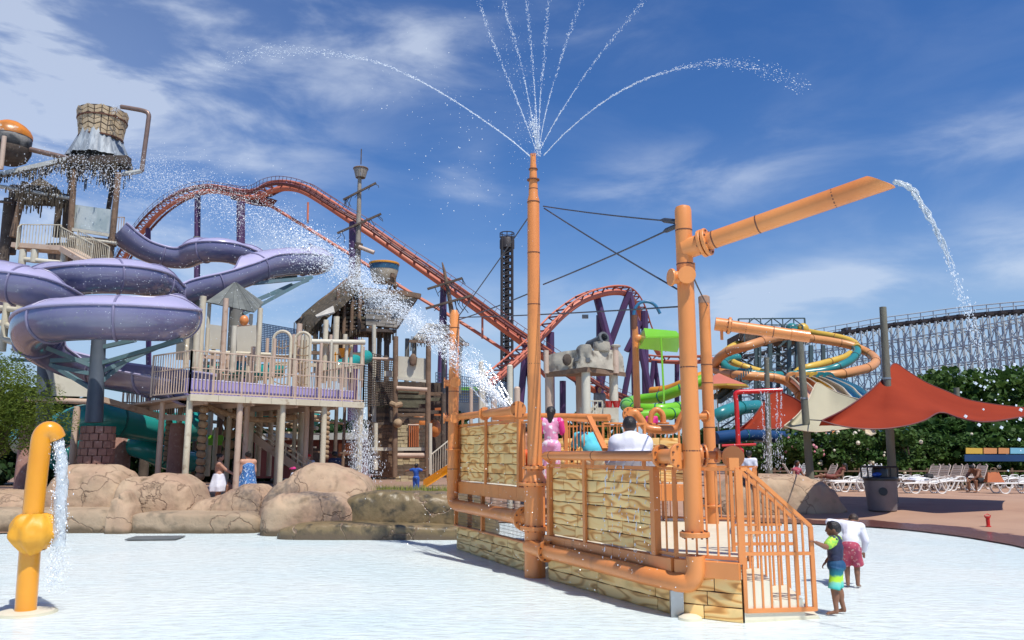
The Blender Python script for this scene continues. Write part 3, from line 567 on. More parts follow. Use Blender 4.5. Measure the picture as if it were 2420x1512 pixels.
JD = dict(pel=(0,0,.53), wai=(0,.005,.62), che=(0,0,.73), nek=(0,-.008,.835), hed=(0,.012,.925), sl=(-.105,-.005,.805), sr=(.105,-.005,.805), el=(-.135,-.015,.64), er=(.135,-.015,.64), wl=(-.14,.03,.49), wr=(.14,.03,.49),
          hl=(-.052,0,.51), hr=(.052,0,.51), kl=(-.058,.012,.28), kr=(.058,.012,.28), al=(-.06,-.012,.045), ar=(.06,-.012,.045), tl=(-.068,.085,.015), tr=(.068,.085,.015))
def body_prims(J, h, fat, hs, inf=0.0, parts='all'):
    m = MB(); f = fat; g = lambda r: r*h+inf
    def c(a, b, r0, r1, n=10): m.cap(J[a], J[b], g(r0), g(r1), n)
    if parts in ('all', 'torso', 'trunk'):
        ud = (J['nek']-J['pel']).normalized(); sx = (J['sr']-J['sl']).normalized(); fw = ud.cross(sx).normalized(); rot = Matrix((sx, -fw, ud)).transposed()
        m.ell(J['che'], (g(.098*f), g(.068*f), g(.105)), 16, 10, rot); m.ell(J['wai'], (g(.080*f*f), g(.062*f*f), g(.09)), 16, 10, rot); 
        if parts != 'torso' or inf >= 0: m.ell(J['pel'], (g(.088*f), g(.072*f), g(.065)), 16, 10, rot)
        m.cap(J['sl'], J['sr'], g(.046*f), g(.046*f)); m.cap(J['sl'], J['che'], g(.048*f), g(.06*f)); m.cap(J['sr'], J['che'], g(.048*f), g(.06*f)); m.cap(J['che'], J['wai'], g(.075*f), g(.07*f))
    if parts == 'all':
        c('che', 'nek', .055, .034); c('nek', 'hed', .032, .034)
        hd = J['hed']; q = J['_hr']; r = .066*h*hs
        m.ell(hd+q@V((0,-.05*r,.12*r)), (r*.80, r*.98, r*.95), 18, 12, q); m.ell(hd+q@V((0,.22*r,-.48*r)), (r*.58, r*.62, r*.58), 14, 10, q)
        m.ell(hd+q@V((0,.92*r,-.18*r)), (r*.13, r*.22, r*.20), 10, 8, q); m.ell(hd+q@V((0,.80*r,.02*r)), (r*.10, r*.2, r*.3), 10, 8, q); m.ell(hd+q@V((0,.70*r,-.58*r)), (r*.26, r*.16, r*.12), 10, 8, q)
        for s in (-1, 1): m.ell(hd+q@V((s*.80*r,-.05*r,-.05*r)), (r*.1, r*.22, r*.30), 8, 8, q)
    for s in 'lr':
        if parts in ('all', 'arms'): c('s'+s, 'e'+s, .042*f**.5, .031*f**.5); c('e'+s, 'w'+s, .032*f**.5, .021)
        if parts == 'all':
            w = J['w'+s]; d = (w-J['e'+s]).normalized(); sd = d.cross(V((0,0,1)) if abs(d.z) < .9 else V((0,1,0))).normalized(); up = sd.cross(d); hl = .052*h
            m.ell(w+d*hl*.75, (.021*h, .012*h, .030*h), 10, 8, Matrix((sd, up, d)).transposed())
            for k, ln in enumerate((.8, .95, 1.0, .85)):
                o = (k-1.5)*.0115*h; b0 = w+d*hl*1.15+sd*o; b1 = b0+d*hl*.45*ln-up*hl*.12; b2 = b1+d*hl*.28*ln-up*hl*.35; m.cap(b0, b1, .0062*h, .0058*h, 6); m.cap(b1, b2, .0058*h, .0045*h, 6)
            t0 = w+d*hl*.5+sd*-.015*h; m.cap(t0, t0+d*hl*.5-sd*hl*.45-up*hl*.2, .0075*h, .006*h, 6)
        if parts in ('all', 'legs'):
            c('h'+s, 'k'+s, .062*f, .040*f**.5)
        if parts == 'all':
            c('k'+s, 'a'+s, .039*f**.5, .024); m.ell(lerp(J['k'+s], J['a'+s], .3)-V((0,.012*h,0)), (.036*h*f**.4, .038*h*f**.4, .085*h), 10, 8)
            m.cap(J['a'+s], J['t'+s]+V((0,0,.01*h)), .022*h, .018*h, 8); fd = (J['t'+s]-J['a'+s]); fd.z = 0; fd.normalize(); fs = V((-fd.y, fd.x, 0))
            for k in range(5): m.cap(J['t'+s]+fs*(k-2)*.009*h+V((0,0,.001)), J['t'+s]+fs*(k-2)*.0095*h+fd*(.024-.003*abs(k-1))*h, .0085*h, .007*h, 6)
    return m
def vox(o, size, it=4, fac=.5):
    md = o.modifiers.new('remesh', 'REMESH'); md.mode = 'VOXEL'; md.voxel_size = size; md.use_smooth_shade = True
    if it: s = o.modifiers.new('smooth', 'SMOOTH'); s.iterations = it; s.factor = fac
def human(loc, rz, h, label, P=None, fat=1.0, hs=1.0, skin='skin_tan', hair='hair_black', hstyle='short', wear=(), head=(0,0,0), vx=.012, group=None):
    T = thing('person', loc, label, 'person', group); T.rotation_euler = (0, 0, rz)
    J = {k: V(v)*h for k, v in JD.items()}
    for k, v in (P or {}).items(): J[k] = V(v)
    J['_hr'] = (Matrix.Rotation(head[2], 3, 'Z')@Matrix.Rotation(head[0], 3, 'X')@Matrix.Rotation(head[1], 3, 'Y'))
    ORG['_z'] = V((0,0,0)); sv = ORG[T.name]; ORG[T.name] = V((0,0,0))
    b = body_prims(J, h, fat, hs).build('body', skin, T); vox(b, max(vx, .007), 3)
    hd, q, r = J['hed'], J['_hr'], .066*h*hs
    if hstyle:
        m = MB(); m.ell(hd+q@V((0,-.16*r,.24*r)), (r*.90, r*1.0, r*.95), 18, 12, q, .1, 3)
        if hstyle == 'long': m.cap(hd+q@V((0,-.6*r,0)), hd+q@V((0,-.75*r,-1.9*r)), r*.75, r*.5)
        if hstyle == 'bun': m.ell(hd+q@V((0,-.9*r,.7*r)), r*.45)
        if hstyle == 'buzz': m = MB(); m.ell(hd+q@V((0,-.12*r,.20*r)), (r*.83, r*.97, r*.93), 18, 12, q)
        if hstyle == 'short' : 
            for k in range(9): a = k*.7-2.8; m.cap(hd+q@V((sin(a)*.6*r, cos(a)*.4*r+.1*r, .95*r)), hd+q@V((sin(a)*.78*r, cos(a)*.72*r, .62*r)), r*.2, r*.12, 6)
        o = m.build('hair', hair, T); vox(o, max(vx*.9, .008), 2)
    for s in (-1, 1): MB().ell(hd+q@V((s*.33*r, .80*r, .10*r)), (r*.13, r*.09, r*.07), 8, 6, q).build('eye', 'cloth_black', T)
    MB().ell(hd+q@V((0,.87*r,-.58*r)), (r*.24, r*.06, r*.05), 8, 6, q).build('mouth', 'lips', T)
    for w in wear:
        kind, mat = w[0], w[1]; f = w[2] if len(w) > 2 else 0; g = lambda x: x*h
        if kind in ('shirt', 'long', 'vest', 'crop'):
            m = body_prims(J, h, fat, hs, .016+f, 'trunk')
            m.cap(J['che'], J['nek']-(J['nek']-J['che'])*.25, g(.06)+.01, g(.045)+.01)
            if kind != 'vest':
                for s in 'lr':
                    e = J['e'+s] if kind == 'long' else lerp(J['s'+s], J['e'+s], .62); m.cap(J['s'+s], e, g(.046*fat**.5)+.012+f, g(.038*fat**.5)+.014+f)
                    if kind == 'long': m.cap(J['e'+s], lerp(J['e'+s], J['w'+s], .93), g(.036*fat**.5)+.012, g(.026)+.010)
            o = m.build('shirt' if kind != 'vest' else 'vest', mat, T); vox(o, vx, 4)
        if kind == 'sleeves':
            for s in 'lr': m = MB(); m.cap(J['s'+s], lerp(J['s'+s], J['e'+s], .62), g(.050)+.014, g(.040)+.014); o = m.build('sleeve', mat, T); vox(o, vx, 2)
        if kind in ('shorts', 'pants', 'swim'):
            m = MB(); m.ell(J['pel'], (g(.098*fat)+.020, g(.084*fat)+.022, g(.072)+.018), 16, 10); m.cap(J['pel'], lerp(J['pel'], J['wai'], .25), g(.070*fat)+.010, g(.066*fat)+.008)
            for s in 'lr':
                if kind == 'shorts': e = lerp(J['h'+s], J['k'+s], .86+f)+V((g(.018)*(-1 if s == 'l' else 1),0,0)); b0 = J['h'+s]; dd = (e-b0).normalized(); m.tube([b0, lerp(b0,e,.5), e], [g(.067*fat)+.014, g(.054*fat)+.012, g(.056*fat)+.014], 14)
                if kind == 'pants': m.cap(J['h'+s], J['k'+s], g(.066*fat)+.012, g(.046*fat)+.012); m.cap(J['k'+s], lerp(J['k'+s], J['a'+s], .9), g(.046*fat)+.012, g(.036)+.012)
            o = m.build('shorts' if kind != 'pants' else 'trousers', mat, T); vox(o, vx, 3)
        if kind in ('dress', 'skirt'):
            z1 = J['wai'].z if kind == 'skirt' else J['che'].z; z0 = g(.28+f); m = MB(); c0 = J['pel']
            m.lathe(V((c0.x, c0.y, 0)), [(g(.155*fat), z0), (g(.15*fat), lerp(z0, z1, .3)), (g(.115*fat), lerp(z0, z1, .65)), (g(.09*fat), z1)], 24, Z, jit=lambda j, i: 1+.07*sin(j*1.57+i))
            if kind == 'dress': m.ell(J['che'], (g(.105*fat), g(.08*fat), g(.09)), 16, 10)
            o = m.build('dress' if kind == 'dress' else 'skirt', mat, T); vox(o, vx, 2)
        if kind == 'cap': MB().ell(hd+q@V((0,-.1*r,.42*r)), (r*.95, r*1.08, r*.75), 16, 8, q).ell(hd+q@V((0,.95*r,.35*r)), (r*.6, r*.6, r*.08), 14, 6, q).build('cap', mat, T)
        if kind == 'hat': MB().lathe(hd+q@V((0,0,.30*r)), [(r*1.8,-.06*r),(r*1.78,0),(r*1.0,.15*r),(r*.85,.8*r),(r*.5,1.0*r)], 18, q@Z).build('hat', mat, T)
    ORG[T.name] = sv
    return T
def fwd(x, y): return math.atan2(-x, y)
# boy holding the stair railing
bp = ong(1984, 1453); bp.z = .0; hh = 1.13; th = fwd(-.93, .36)
inv = Matrix.Rotation(-th, 3, 'Z'); grip = H3+sd*.985+Z*zat(1283,10.3)+V((.01,-.03,0)); gl = inv@(grip-bp)
s0 = V((-.10, .02, .81))*hh
wr_ = gl+(s0-gl).normalized()*.06; elb = lerp(s0, wr_, .5)+V((0,-.01,-.065))
human(bp, th, hh, 'small boy in navy vest and green and teal shorts gripping the orange stair railing',
      P=dict(sl=s0, el=elb, wl=wr_, sr=V((.10,-.02,.80))*hh, er=V((.135,.02,.65))*hh, wr=V((.12,.10,.56))*hh, al=(-.09,.03,.05), tl=(-.10,.13,.018), kl=(-.075,.045,.315), ar=(.07,-.06,.05), tr=(.09,.04,.018), kr=(.07,-.0,.315)), hs=1.22, skin='skin_tan',
      wear=[('vest','cloth_navy'), ('sleeves','cloth_neon'), ('shorts','shorts_bands',.12)], head=(R(-2),0,R(6)), vx=.009)
# boy bending forward
bp = ong(2017, 1388); hh = 1.2; th = fwd(.45, .9)
human(bp, th, hh, 'boy in white long sleeve shirt and red patterned shorts bending forward in the shallow pool',
      P=dict(pel=(0,-.10,.60), wai=(0,-.04,.70), che=(.0,.12,.84), nek=(.02,.26,.92), hed=(.04,.36,.97), sl=(-.13,.20,.91), sr=(.14,.18,.88), el=(-.30,.14,.94), wl=(-.26,.32,.88), er=(.20,.18,.68), wr=(.17,.26,.52),
             hl=(-.06,-.09,.58), hr=(.06,-.09,.58), kl=(-.07,-.02,.32), kr=(.07,-.02,.32), al=(-.07,-.06,.05), ar=(.07,-.06,.05), tl=(-.08,.05,.018), tr=(.08,.05,.018)), hs=1.15, fat=1.08, skin='skin_tan', hair='hair_brown', hstyle='buzz',
      wear=[('long','cloth_white'), ('shorts','cloth_red_print',.1)], head=(R(-35),0,0), vx=.011)
# man sitting on the lower deck, back to us
bp = V((at(1493,1090,12.75).x, 12.75, .80))
sit = lambda h, z=.44: dict(pel=(0,0,z+.08), wai=(0,-.01,z+.22), che=(0,.03,z+.44), nek=(0,.07,z+.62), hed=(0,.11,z+.775), sl=(-.19,.05,z+.48), sr=(.19,.05,z+.48), el=(-.30,.12,z+.28), er=(.30,.12,z+.28), wl=(-.16,.36,z+.16), wr=(.16,.36,z+.16),
      hl=(-.12,.02,z+.07), hr=(.12,.02,z+.07), kl=(-.17,.46,z+.06), kr=(.17,.46,z+.06), al=(-.17,.44,.07), ar=(.17,.44,.07), tl=(-.18,.58,.02), tr=(.18,.58,.02))
human(bp, R(4), 1.80, 'large man in white t-shirt sitting with his back turned behind the plank wall', P={k: V(v)+V((0,0,.43 if V(v).z > .3 else 0)) for k, v in sit(1.8).items()}, fat=1.7, hs=1.12, skin='skin_dark', hair='hair_black', hstyle='buzz', wear=[('shirt','cloth_white',.008), ('shorts','cloth_grey')], vx=.02)
MB().box(bp+V((0,.12,.31)), (.6,.4,.6), R(-28)).build('bench', 'orange_paint', PF, smooth=False)
# girls on the upper deck
bp = V((at(1303,1100,14.35).x, 14.35, 1.40))
human(bp, fwd(.25,1), 1.43, 'girl in pink patterned swim suit and magenta top standing beside the mast, back turned', skin='skin_tan', hstyle='long', wear=[('pants','cloth_pink'), ('shirt','cloth_pink'), ('sleeves','cloth_magenta')], P=dict(er=(.24,.05,.88), wr=(.22,.2,.74)), vx=.014)
bp = V((at(1393,1100,15.1).x, 15.1, 1.1))
human(bp, fwd(-.5,1), 1.5, 'person in turquoise shirt bending over between the inner railings of the platform', skin='skin_dark', hstyle='bun', P=dict(pel=(0,-.18,.82), wai=(0,-.12,.98), che=(0,.06,1.14), nek=(0,.20,1.24), hed=(0,.29,1.30), sl=(-.16,.12,1.2), sr=(.16,.12,1.2), el=(-.22,.2,.98), er=(.22,.2,.98), wl=(-.15,.36,.85), wr=(.15,.36,.85), hl=(-.08,-.17,.78), hr=(.08,-.17,.78)), fat=1.2, wear=[('shirt','cloth_turquoise',.01), ('shorts','straw')], head=(R(-40),0,0), vx=.016)
bp = V((at(1241,1100,14.75).x, 14.75, 1.40))
human(bp, fwd(.4,1), 1.12, 'shirtless boy in orange swim shorts standing between the plank panel and the mast', skin='skin_light', wear=[('shorts','cloth_orange',.1)], hs=1.15, vx=.013)

# ---------- yellow spray pipe at the left ----------
YB = ong(62, 1449); YY = YB.y; YP = thing('spray_pipe', YB, 'yellow curved spray pipe with a bunched yellow cloth tied round it, pouring water', 'water pipe')
yp = [at(60,1450,YY), at(68,1340,YY), at(76,1230,YY), at(88,1120,YY), at(95,1062,YY)]
top = spl([at(95,1062,YY), at(100,1032,YY+.01), at(112,1018,YY+.03), at(124,1021,YY+.06), at(131,1035,YY+.10)], 6)
MB().tube(yp[:-1]+top, .125, 24).build('pipe', 'yellow_paint', YP)
MB().lathe(YB, [(.36,0),(.355,.02),(.30,.035),(.2,.04)], 32).build('base_plate', 'cream_step', YP)
m = MB(); c = at(79,1257,YY); nu, nv = 44, 22
rows = []
for i in range(nv+1):
    t = i/nv; zz = lerp(.235, -.245, t); row = []
    for j in range(nu+1):
        g = 2*pi*j/nu; r = .125+.16*sin(pi*min(1, t*1.02))**.6+.028*sin(g*9+2*sin(t*3))*(abs(t-.5)*1.3+.25)+.03*noise.noise(V((cos(g)*2, sin(g)*2, t*4)))
        row.append(c+V((r*cos(g)*1.03+.02*t, r*sin(g), zz+.035*sin(g*2+1)*t)))
    rows.append(row)
m.grid(rows); m.build('knotted_cloth', 'yellow_cloth', YP, ang=80)
# ---------- rocks ----------
mk('rock', (.45,.325,.21), (.38,.245,.16), 1.1, .85, .9, 6, c3=(.30,.21,.13), s3=3.2, l3=.54, h3=.7)
mk('rock_wet', (.24,.17,.085), (.155,.115,.05), 1.6, .45, .6, 9, c3=(.07,.055,.03), s3=4, l3=.5, h3=.66)
mk('rock_ledge', (.40,.30,.20), (.33,.24,.155), 1.1, .85, .9, 7, c3=(.19,.15,.10), s3=3.0, l3=.54, h3=.72)
def cracks(name, sc=1.3):
    m = MATS[name]; n = m.node_tree.nodes; l = m.node_tree.links; p = n['Principled BSDF']; t = n.new('ShaderNodeTexCoord'); x = n.new('ShaderNodeTexNoise'); l.new(t.outputs['Object'], x.inputs['Vector']); x.inputs['Scale'].default_value = 1.7; x.inputs['Detail'].default_value = 4
    mv = n.new('ShaderNodeMix'); mv.data_type = 'VECTOR'; mv.inputs[0].default_value = .45; l.new(t.outputs['Object'], mv.inputs[4]); l.new(x.outputs['Color'], mv.inputs[5]); v = n.new('ShaderNodeTexVoronoi'); v.feature = 'DISTANCE_TO_EDGE'; v.inputs['Scale'].default_value = sc; l.new(mv.outputs[1], v.inputs['Vector'])
    r = n.new('ShaderNodeMapRange'); l.new(v.outputs['Distance'], r.inputs[0]); r.inputs[1].default_value = .0; r.inputs[2].default_value = .016
    src = p.inputs['Base Color'].links[0].from_socket; mc = n.new('ShaderNodeMix'); mc.data_type = 'RGBA'; l.new(r.outputs[0], mc.inputs[0]); mc.inputs[6].default_value = (.25,.165,.105,1); l.new(src, mc.inputs[7]); l.new(mc.outputs[2], p.inputs['Base Color'])
    sz = n.new('ShaderNodeSeparateXYZ'); l.new(t.outputs['Object'], sz.inputs[0]); wz = n.new('ShaderNodeMath'); wz.operation = 'MULTIPLY_ADD'; l.new(x.outputs[0], wz.inputs[0]); wz.inputs[1].default_value = -.35; l.new(sz.outputs[2], wz.inputs[2])
    wm = n.new('ShaderNodeMapRange'); l.new(wz.outputs[0], wm.inputs[0]); wm.inputs[1].default_value = -.10; wm.inputs[2].default_value = .02; m2_ = n.new('ShaderNodeMix'); m2_.data_type = 'RGBA'; l.new(wm.outputs[0], m2_.inputs[0]); m2_.inputs[6].default_value = (.12,.085,.05,1); l.new(mc.outputs[2], m2_.inputs[7]); l.new(m2_.outputs[2], p.inputs['Base Color'])
    bp = n.new('ShaderNodeBump'); bp.inputs['Strength'].default_value = .5; bp.inputs['Distance'].default_value = .06; l.new(r.outputs[0], bp.inputs['Height']); l.new(p.inputs['Normal'].links[0].from_socket, bp.inputs['Normal']); l.new(bp.outputs[0], p.inputs['Normal'])
cracks('rock'); cracks('rock_ledge', 1.0); cracks('rock_wet', 1.2)
def rock(prof, ybot, Yf, D, mat, label, seed, yr=None, boxy=.55, amp=.16, group='artificial rocks round the pool', rat=1):
    """boulder whose skyline follows (px,py) points at its crest, front foot at distance Yf"""
    nx, nyy = 90*rat, 34; xs0, xs1 = prof[0][0], prof[-1][0]; rows = []; Yc = Yf+D*.45
    for i in range(nx+1):
        u = i/nx; px = lerp(xs0, xs1, u); py = None
        for (a, ya), (b, yb) in zip(prof[:-1], prof[1:]):
            if a <= px <= b: t = (px-a)/(b-a); t = t*t*(3-2*t); py = lerp(ya, yb, t); break
        zt_ = zat(py, Yc); X = at(px, py, Yc).x; e = max(0, 1-abs(2*u-1)**7)**.5; row = []
        for j in range(nyy+1):
            a = pi*j/nyy; cy = -cos(a); sy = sin(a)
            y = Yf+D/2+D/2*(abs(cy)**boxy)*(1 if cy > 0 else -1)*(.35+.65*e); z = zt_*(sy**boxy)*(.25+.75*e)
            p = V((X, y, max(z, 0)-(.04 if j in (0, nyy) else 0)))
            q = p*.9+V((seed*5, 0, 0)); d = noise.noise(q)*amp+noise.noise(q*2.7)*amp*.5+noise.noise(q*6)*amp*.22+noise.noise(q*13)*amp*.09
            rg_ = abs(noise.noise(q*1.3+V((9,3,1)))); d -= max(0, .09-rg_)*amp*4
            p.y -= d*sy*1.2 if cy < .3 else 0; p.z += d*.35*sy*(0 if j < 1 else 1)
            row.append(p)
        rows.append(row)
    m = MB(); m.grid(rows, True); m.add(rows[0], [tuple(range(len(rows[0])))]); m.add(rows[-1], [tuple(range(len(rows[0])-1, -1, -1))])
    return solo(m, 'boulder', mat, label, 'rock', group, ang=70)
rock([(-260,1165),(-100,1150),(0,1158),(90,1166),(160,1172)], 1250, 21.9, 2.2, 'rock', 'low rounded tan rock at the far left behind the yellow pipe', 1)
rock([(130,1170),(150,1112),(180,1097),(260,1096),(290,1108),(318,1135),(330,1180)], 1250, 22.1, 2.0, 'rock', 'tallest left boulder with flat top below the brick column', 2)
rock([(285,1180),(310,1125),(350,1128),(395,1117),(430,1120),(462,1135),(480,1165),(490,1190)], 1250, 22.0, 2.0, 'rock', 'domed tan boulder left of the gap showing the bathers', 3)
rock([(455,1195),(480,1178),(520,1172),(560,1156),(595,1143),(620,1143),(645,1156),(660,1180)], 1250, 21.9, 1.9, 'rock', 'low sloping boulder in front of the two women', 4)
rock([(625,1190),(640,1150),(680,1135),(712,1108),(745,1092),(775,1092),(810,1105),(860,1120),(885,1135),(897,1165)], 1250, 21.3, 2.6, 'rock', 'high pointed boulder below the right end of the railed deck', 5)
rock([(-150,1199),(0,1198),(120,1200),(250,1199),(312,1203),(322,1225)], 1255, 21.1, 1.2, 'rock_ledge', 'long low stone ledge at the left pool edge', 6, boxy=.3, amp=.08)
rock([(314,1216),(330,1207),(420,1208),(520,1209),(618,1208),(632,1218)], 1250, 21.0, 1.4, 'rock_ledge', 'square cut stone bench at the pool edge between two rounded rocks', 7, boxy=.22, amp=.06)
rock([(312,1180),(300,1185),(330,1160),(345,1190)] if 0 else [(262,1215),(275,1178),(300,1160),(318,1185),(324,1215)], 1250, 20.9, .9, 'rock', 'narrow upright rock at the left end of the stone bench', 8)
rock([(628,1240),(640,1172),(680,1163),(740,1160),(800,1162),(845,1175),(862,1205)], 1275, 20.3, 2.0, 'rock', 'big rounded block at the right end of the stone bench', 9, boxy=.4)
rock([(800,1185),(840,1163),(900,1158),(980,1160),(1060,1162),(1130,1170),(1180,1200)], 1275, 20.4, 1.8, 'rock_wet', 'wet mossy brown rock wall beside the left orange pole', 10, boxy=.35, amp=.12)
rock([(660,1235),(720,1233),(850,1234),(950,1238),(1060,1240),(1150,1245)], 1280, 19.45, 1.1, 'rock_wet', 'low wet stone step under the mossy brown rock wall', 11, boxy=.25, amp=.07)
# right boulder
rock([(1665,1200),(1690,1150),(1740,1128),(1800,1118),(1870,1120),(1920,1130),(1950,1150),(1965,1175),(1990,1203)], 1200, 25.9, 2.6, 'rock', 'big isolated tan boulder on the deck behind the stair railing', 12, boxy=.5)
MB  # far dry ground patch behind the left rocks
mk('thin_grass', (.16,.22,.04), (.35,.30,.08), 4, .9)
m = MB(); rg = random.Random(4)
for k in range(1500):
    x = rg.uniform(-3.9,-1.4); y = rg.uniform(22.2,23.6); hgt = rg.uniform(.12,.34); a = rg.uniform(0, pi); w = .014; b = V((x, y, .85)); t = b+V((rg.uniform(-.1,.1), rg.uniform(-.1,.1), hgt))
    m.add([b-V((cos(a),sin(a),0))*w, b+V((cos(a),sin(a),0))*w, t], [(0,1,2)])
solo(m, 'grass_tuft', 'thin_grass', 'thin green grass growing on top of the mossy rock', 'grass', kind='stuff')
solo(MB().box((-2.6,22.9,.45),(3.4,2.2,.9)), 'planter', 'rock_wet', 'low earth bank carrying the grass behind the mossy rock', 'planter')
# ---------- trash can ----------
mk('bin_grey', (.19,.165,.165), (.16,.14,.14), 3, .45, .05); mk('bin_black', (.012,.012,.014), rough=.35)
TCn = thing('trash_can', ondeck(2086, 1207), 'dark grey round trash can with black hooded lid in front of a timber post', 'trash can'); o0 = ORG[TCn.name]
s = 1.0
MB().lathe(o0, [(.40,0),(.43,.03),(.465,.5),(.50,.93),(.50,.95)], 28).build('bin', 'bin_grey', TCn)
MB().lathe(o0+Z*.95, [(.52,0),(.53,.06),(.52,.1),(.42,.12)], 28).build('rim', 'bin_black', TCn)
MB().lathe(o0+Z*1.07, [(.24,0),(.24,.2),(.2,.29),(.08,.31)], 16).build('hood', 'bin_black', TCn)
m = MB().tube([o0+V((x, y, z)) for x, y, z in ((-.47,-.2,1.02),(-.48,-.2,1.34),(-.44,-.2,1.38),(.44,-.2,1.38),(.48,-.2,1.34),(.47,-.2,1.02))], .028, 8).build('lid_frame', 'bin_black', TCn)
MB().tube([o0+V((x, y, z)) for x, y, z in ((-.47,.3,1.02),(-.48,.3,1.34),(-.44,.3,1.38),(.44,.3,1.38),(.48,.3,1.34),(.47,.3,1.02))], .028, 8).build('lid_frame', 'bin_black', TCn)
MB().box(o0+V((0,.05,1.39)), (.94,.5,.02)).build('lid_top', 'bin_black', TCn, smooth=False)
mk('blue_bag', (.02,.10,.45), (.01,.05,.25), 9, .3, .5, 20); MB().ell(o0+V((-.2,-.22,1.14)), (.16,.1,.07), jit=.4).build('bin_liner', 'blue_bag', TCn)
MB().lathe(o0+V((-.15,-.465,.62)), [(.13,0),(.13,.02)], 16, V((-.3,-1,.08)).normalized()).build('emblem', 'bin_black', TCn)
# red nozzle at the deck edge
mk('red_paint', (.62,.012,.012), (.52,.01,.01), 2, .3, coat=.3)
RV = thing('ground_nozzle', ondeck(2336,1245), 'short red ground nozzle on the wet deck near the right edge', 'water nozzle'); o0 = ORG[RV.name]
MB().lathe(o0, [(.07,0),(.07,.02),(.045,.03),(.05,.22),(.07,.24),(.07,.27)], 16).build('nozzle', 'red_paint', RV); MB().tube([o0+V((-.07,0,.25)), o0+V((-.08,0,.29)), o0+V((0,0,.33)), o0+V((.08,0,.29)), o0+V((.07,0,.25))], .012, 6).build('handle', 'red_paint', RV)
# red shower
RS = thing('shower_frame', V((at(1745,1120,28.5).x, 28.5, .4)), 'red overhead water shower frame behind the boulder', 'water shower'); o0 = ORG[RS.name]
pa = [V((o0.x,28.5,.4)), at(1744,1030,28.5), at(1740,950,28.5), at(1738,931,28.5), at(1748,926,28.5), at(1848,922,28.5)]
MB().tube(pa[:3]+spl(pa[2:5], 4)[1:]+[pa[5]], .085, 12).build('pipe', 'red_paint', RS)
MB().tube([at(1706,1053,28.4), at(1786,1050,28.4)], .045, 8).build('crossbar', 'red_paint', RS); MB().tube([at(1746,1105,28.5), at(1745,1062,28.5), at(1745,1056,28.5)], [.20,.19,.09], 12).build('base_sleeve', 'red_paint', RS)
# ---------- purple flume ----------
mk('lilac_fibreglass', (.46,.42,.60), (.41,.38,.55), .8, .32, .02, coat=.3); mk('purple_fibreglass', (.150,.143,.255), (.20,.196,.305), .45, .16, .03, 3, coat=.6, lo=.4, hi=.6, c3=(.19,.20,.26), s3=9, l3=.6, h3=.72)
mk('ring_purple', (.25,.23,.36), rough=.4); mk('column_blue', (.075,.095,.125), (.10,.12,.15), 2, .5, .05); mk('strut_teal', (.10,.19,.21), (.14,.2,.22), 3, .5)
def flume(name, label, path, r=.75, cover=None, outer=1, n=7, rings=2.3, mt='purple_fibreglass', mc='lilac_fibreglass', open_=False, rim_m='lilac_fibreglass', group=None, cat='water slide'):
    """swept C-section trough, optional upper cover over the span cover=(u0,u1); outer=+1 when the high wall is right of travel"""
    P = spl([at(*p) for p in path], n); T_ = thing(name, P[0], label, cat, group); k = len(P); fr = []
    for i, p in enumerate(P):
        t = (P[min(i+1,k-1)]-P[max(i-1,0)]).normalized(); s = t.cross(Z).normalized()*outer; fr.append((p, s, s.cross(t).normalized()*outer))
    pt = lambda i, a, rr: fr[i][0]+(fr[i][1]*cos(R(a))+fr[i][2]*sin(R(a)))*rr
    A = [20-10*j for j in range(21 if not open_ else 20)]
    m = MB(); m.grid([[pt(i, a, r) for a in A] for i in range(k)]); m.grid([[pt(i, a, r-.04) for a in A] for i in range(k)], True); tr = m.build('trough', mt, T_, ang=60)
    MB().tube([pt(i, 20, r+.03) for i in range(k)], .055, 8).build('rim', rim_m, T_)
    MB().tube([pt(i, A[-1], r) for i in range(k)], .045, 6).build('lip', rim_m, T_)
    cvs = []
    for cu in ([cover] if cover and not isinstance(cover[0], tuple) else (cover or [])):
        i0, i1 = int(cu[0]*(k-1)), int(cu[1]*(k-1)); C = [20+9*j for j in range(11)]
        cw = lambda i: min(1, (i-i0)/6, (i1-i)/6)
        m = MB(); e0 = pt; g = [[lerp(pt(i, 20+(a-20)*max(.06, cw(i)), r), lerp(pt(i, 20, r), pt(i, 20+92*max(.06, cw(i)), r), (a-20)/90), .6) for a in C] for i in range(i0, i1+1)]; m.grid(g); m.grid([[lerp(p, fr[i0+q][0], .05) for p in row] for q, row in enumerate(g)], True)
        cv = m.build('cover', mc, T_, ang=60); MB().tube([row[-1] for row in g], .035, 6).build('cover_edge', 'ring_purple', T_); cvs.append((cv, i0, i1))
    d = 0
    for i in range(1, k-1):
        d += (P[i]-P[i-1]).length
        if d > rings:
            d = 0; AA = list(range(20, A[-1]-1, -10)); MB().tube([pt(i, a, r+.012) for a in AA], .04, 6).build('joint_ring', 'ring_purple' if mt == 'purple_fibreglass' else mt, tr)
            for cv, i0, i1 in cvs:
                if i0+6 < i < i1-6: MB().tube([lerp(pt(i, 20, r+.02), pt(i, 112, r+.02), q/6)+(pt(i, 66, r)-fr[i][0])*.12*sin(pi*q/6) for q in range(7)], .04, 6).build('joint_ring', 'ring_purple', cv)
    return T_
flume('water_slide', 'widest purple slide loop, lowest in the stack beside the brick footed column',
      [(250,735,28.6),(340,742,28.3),(400,745,27.2),(418,749,26),(380,751,25.1),(300,748,24.6),(220,747,24.4),(145,751,24.6),(98,762,25.3),(84,784,26.2),(110,815,27.2),(180,846,28),(250,868,28.2),(330,882,27.8),(400,893,26.8),(455,902,25.6)], .74, (.13,.60), -1)
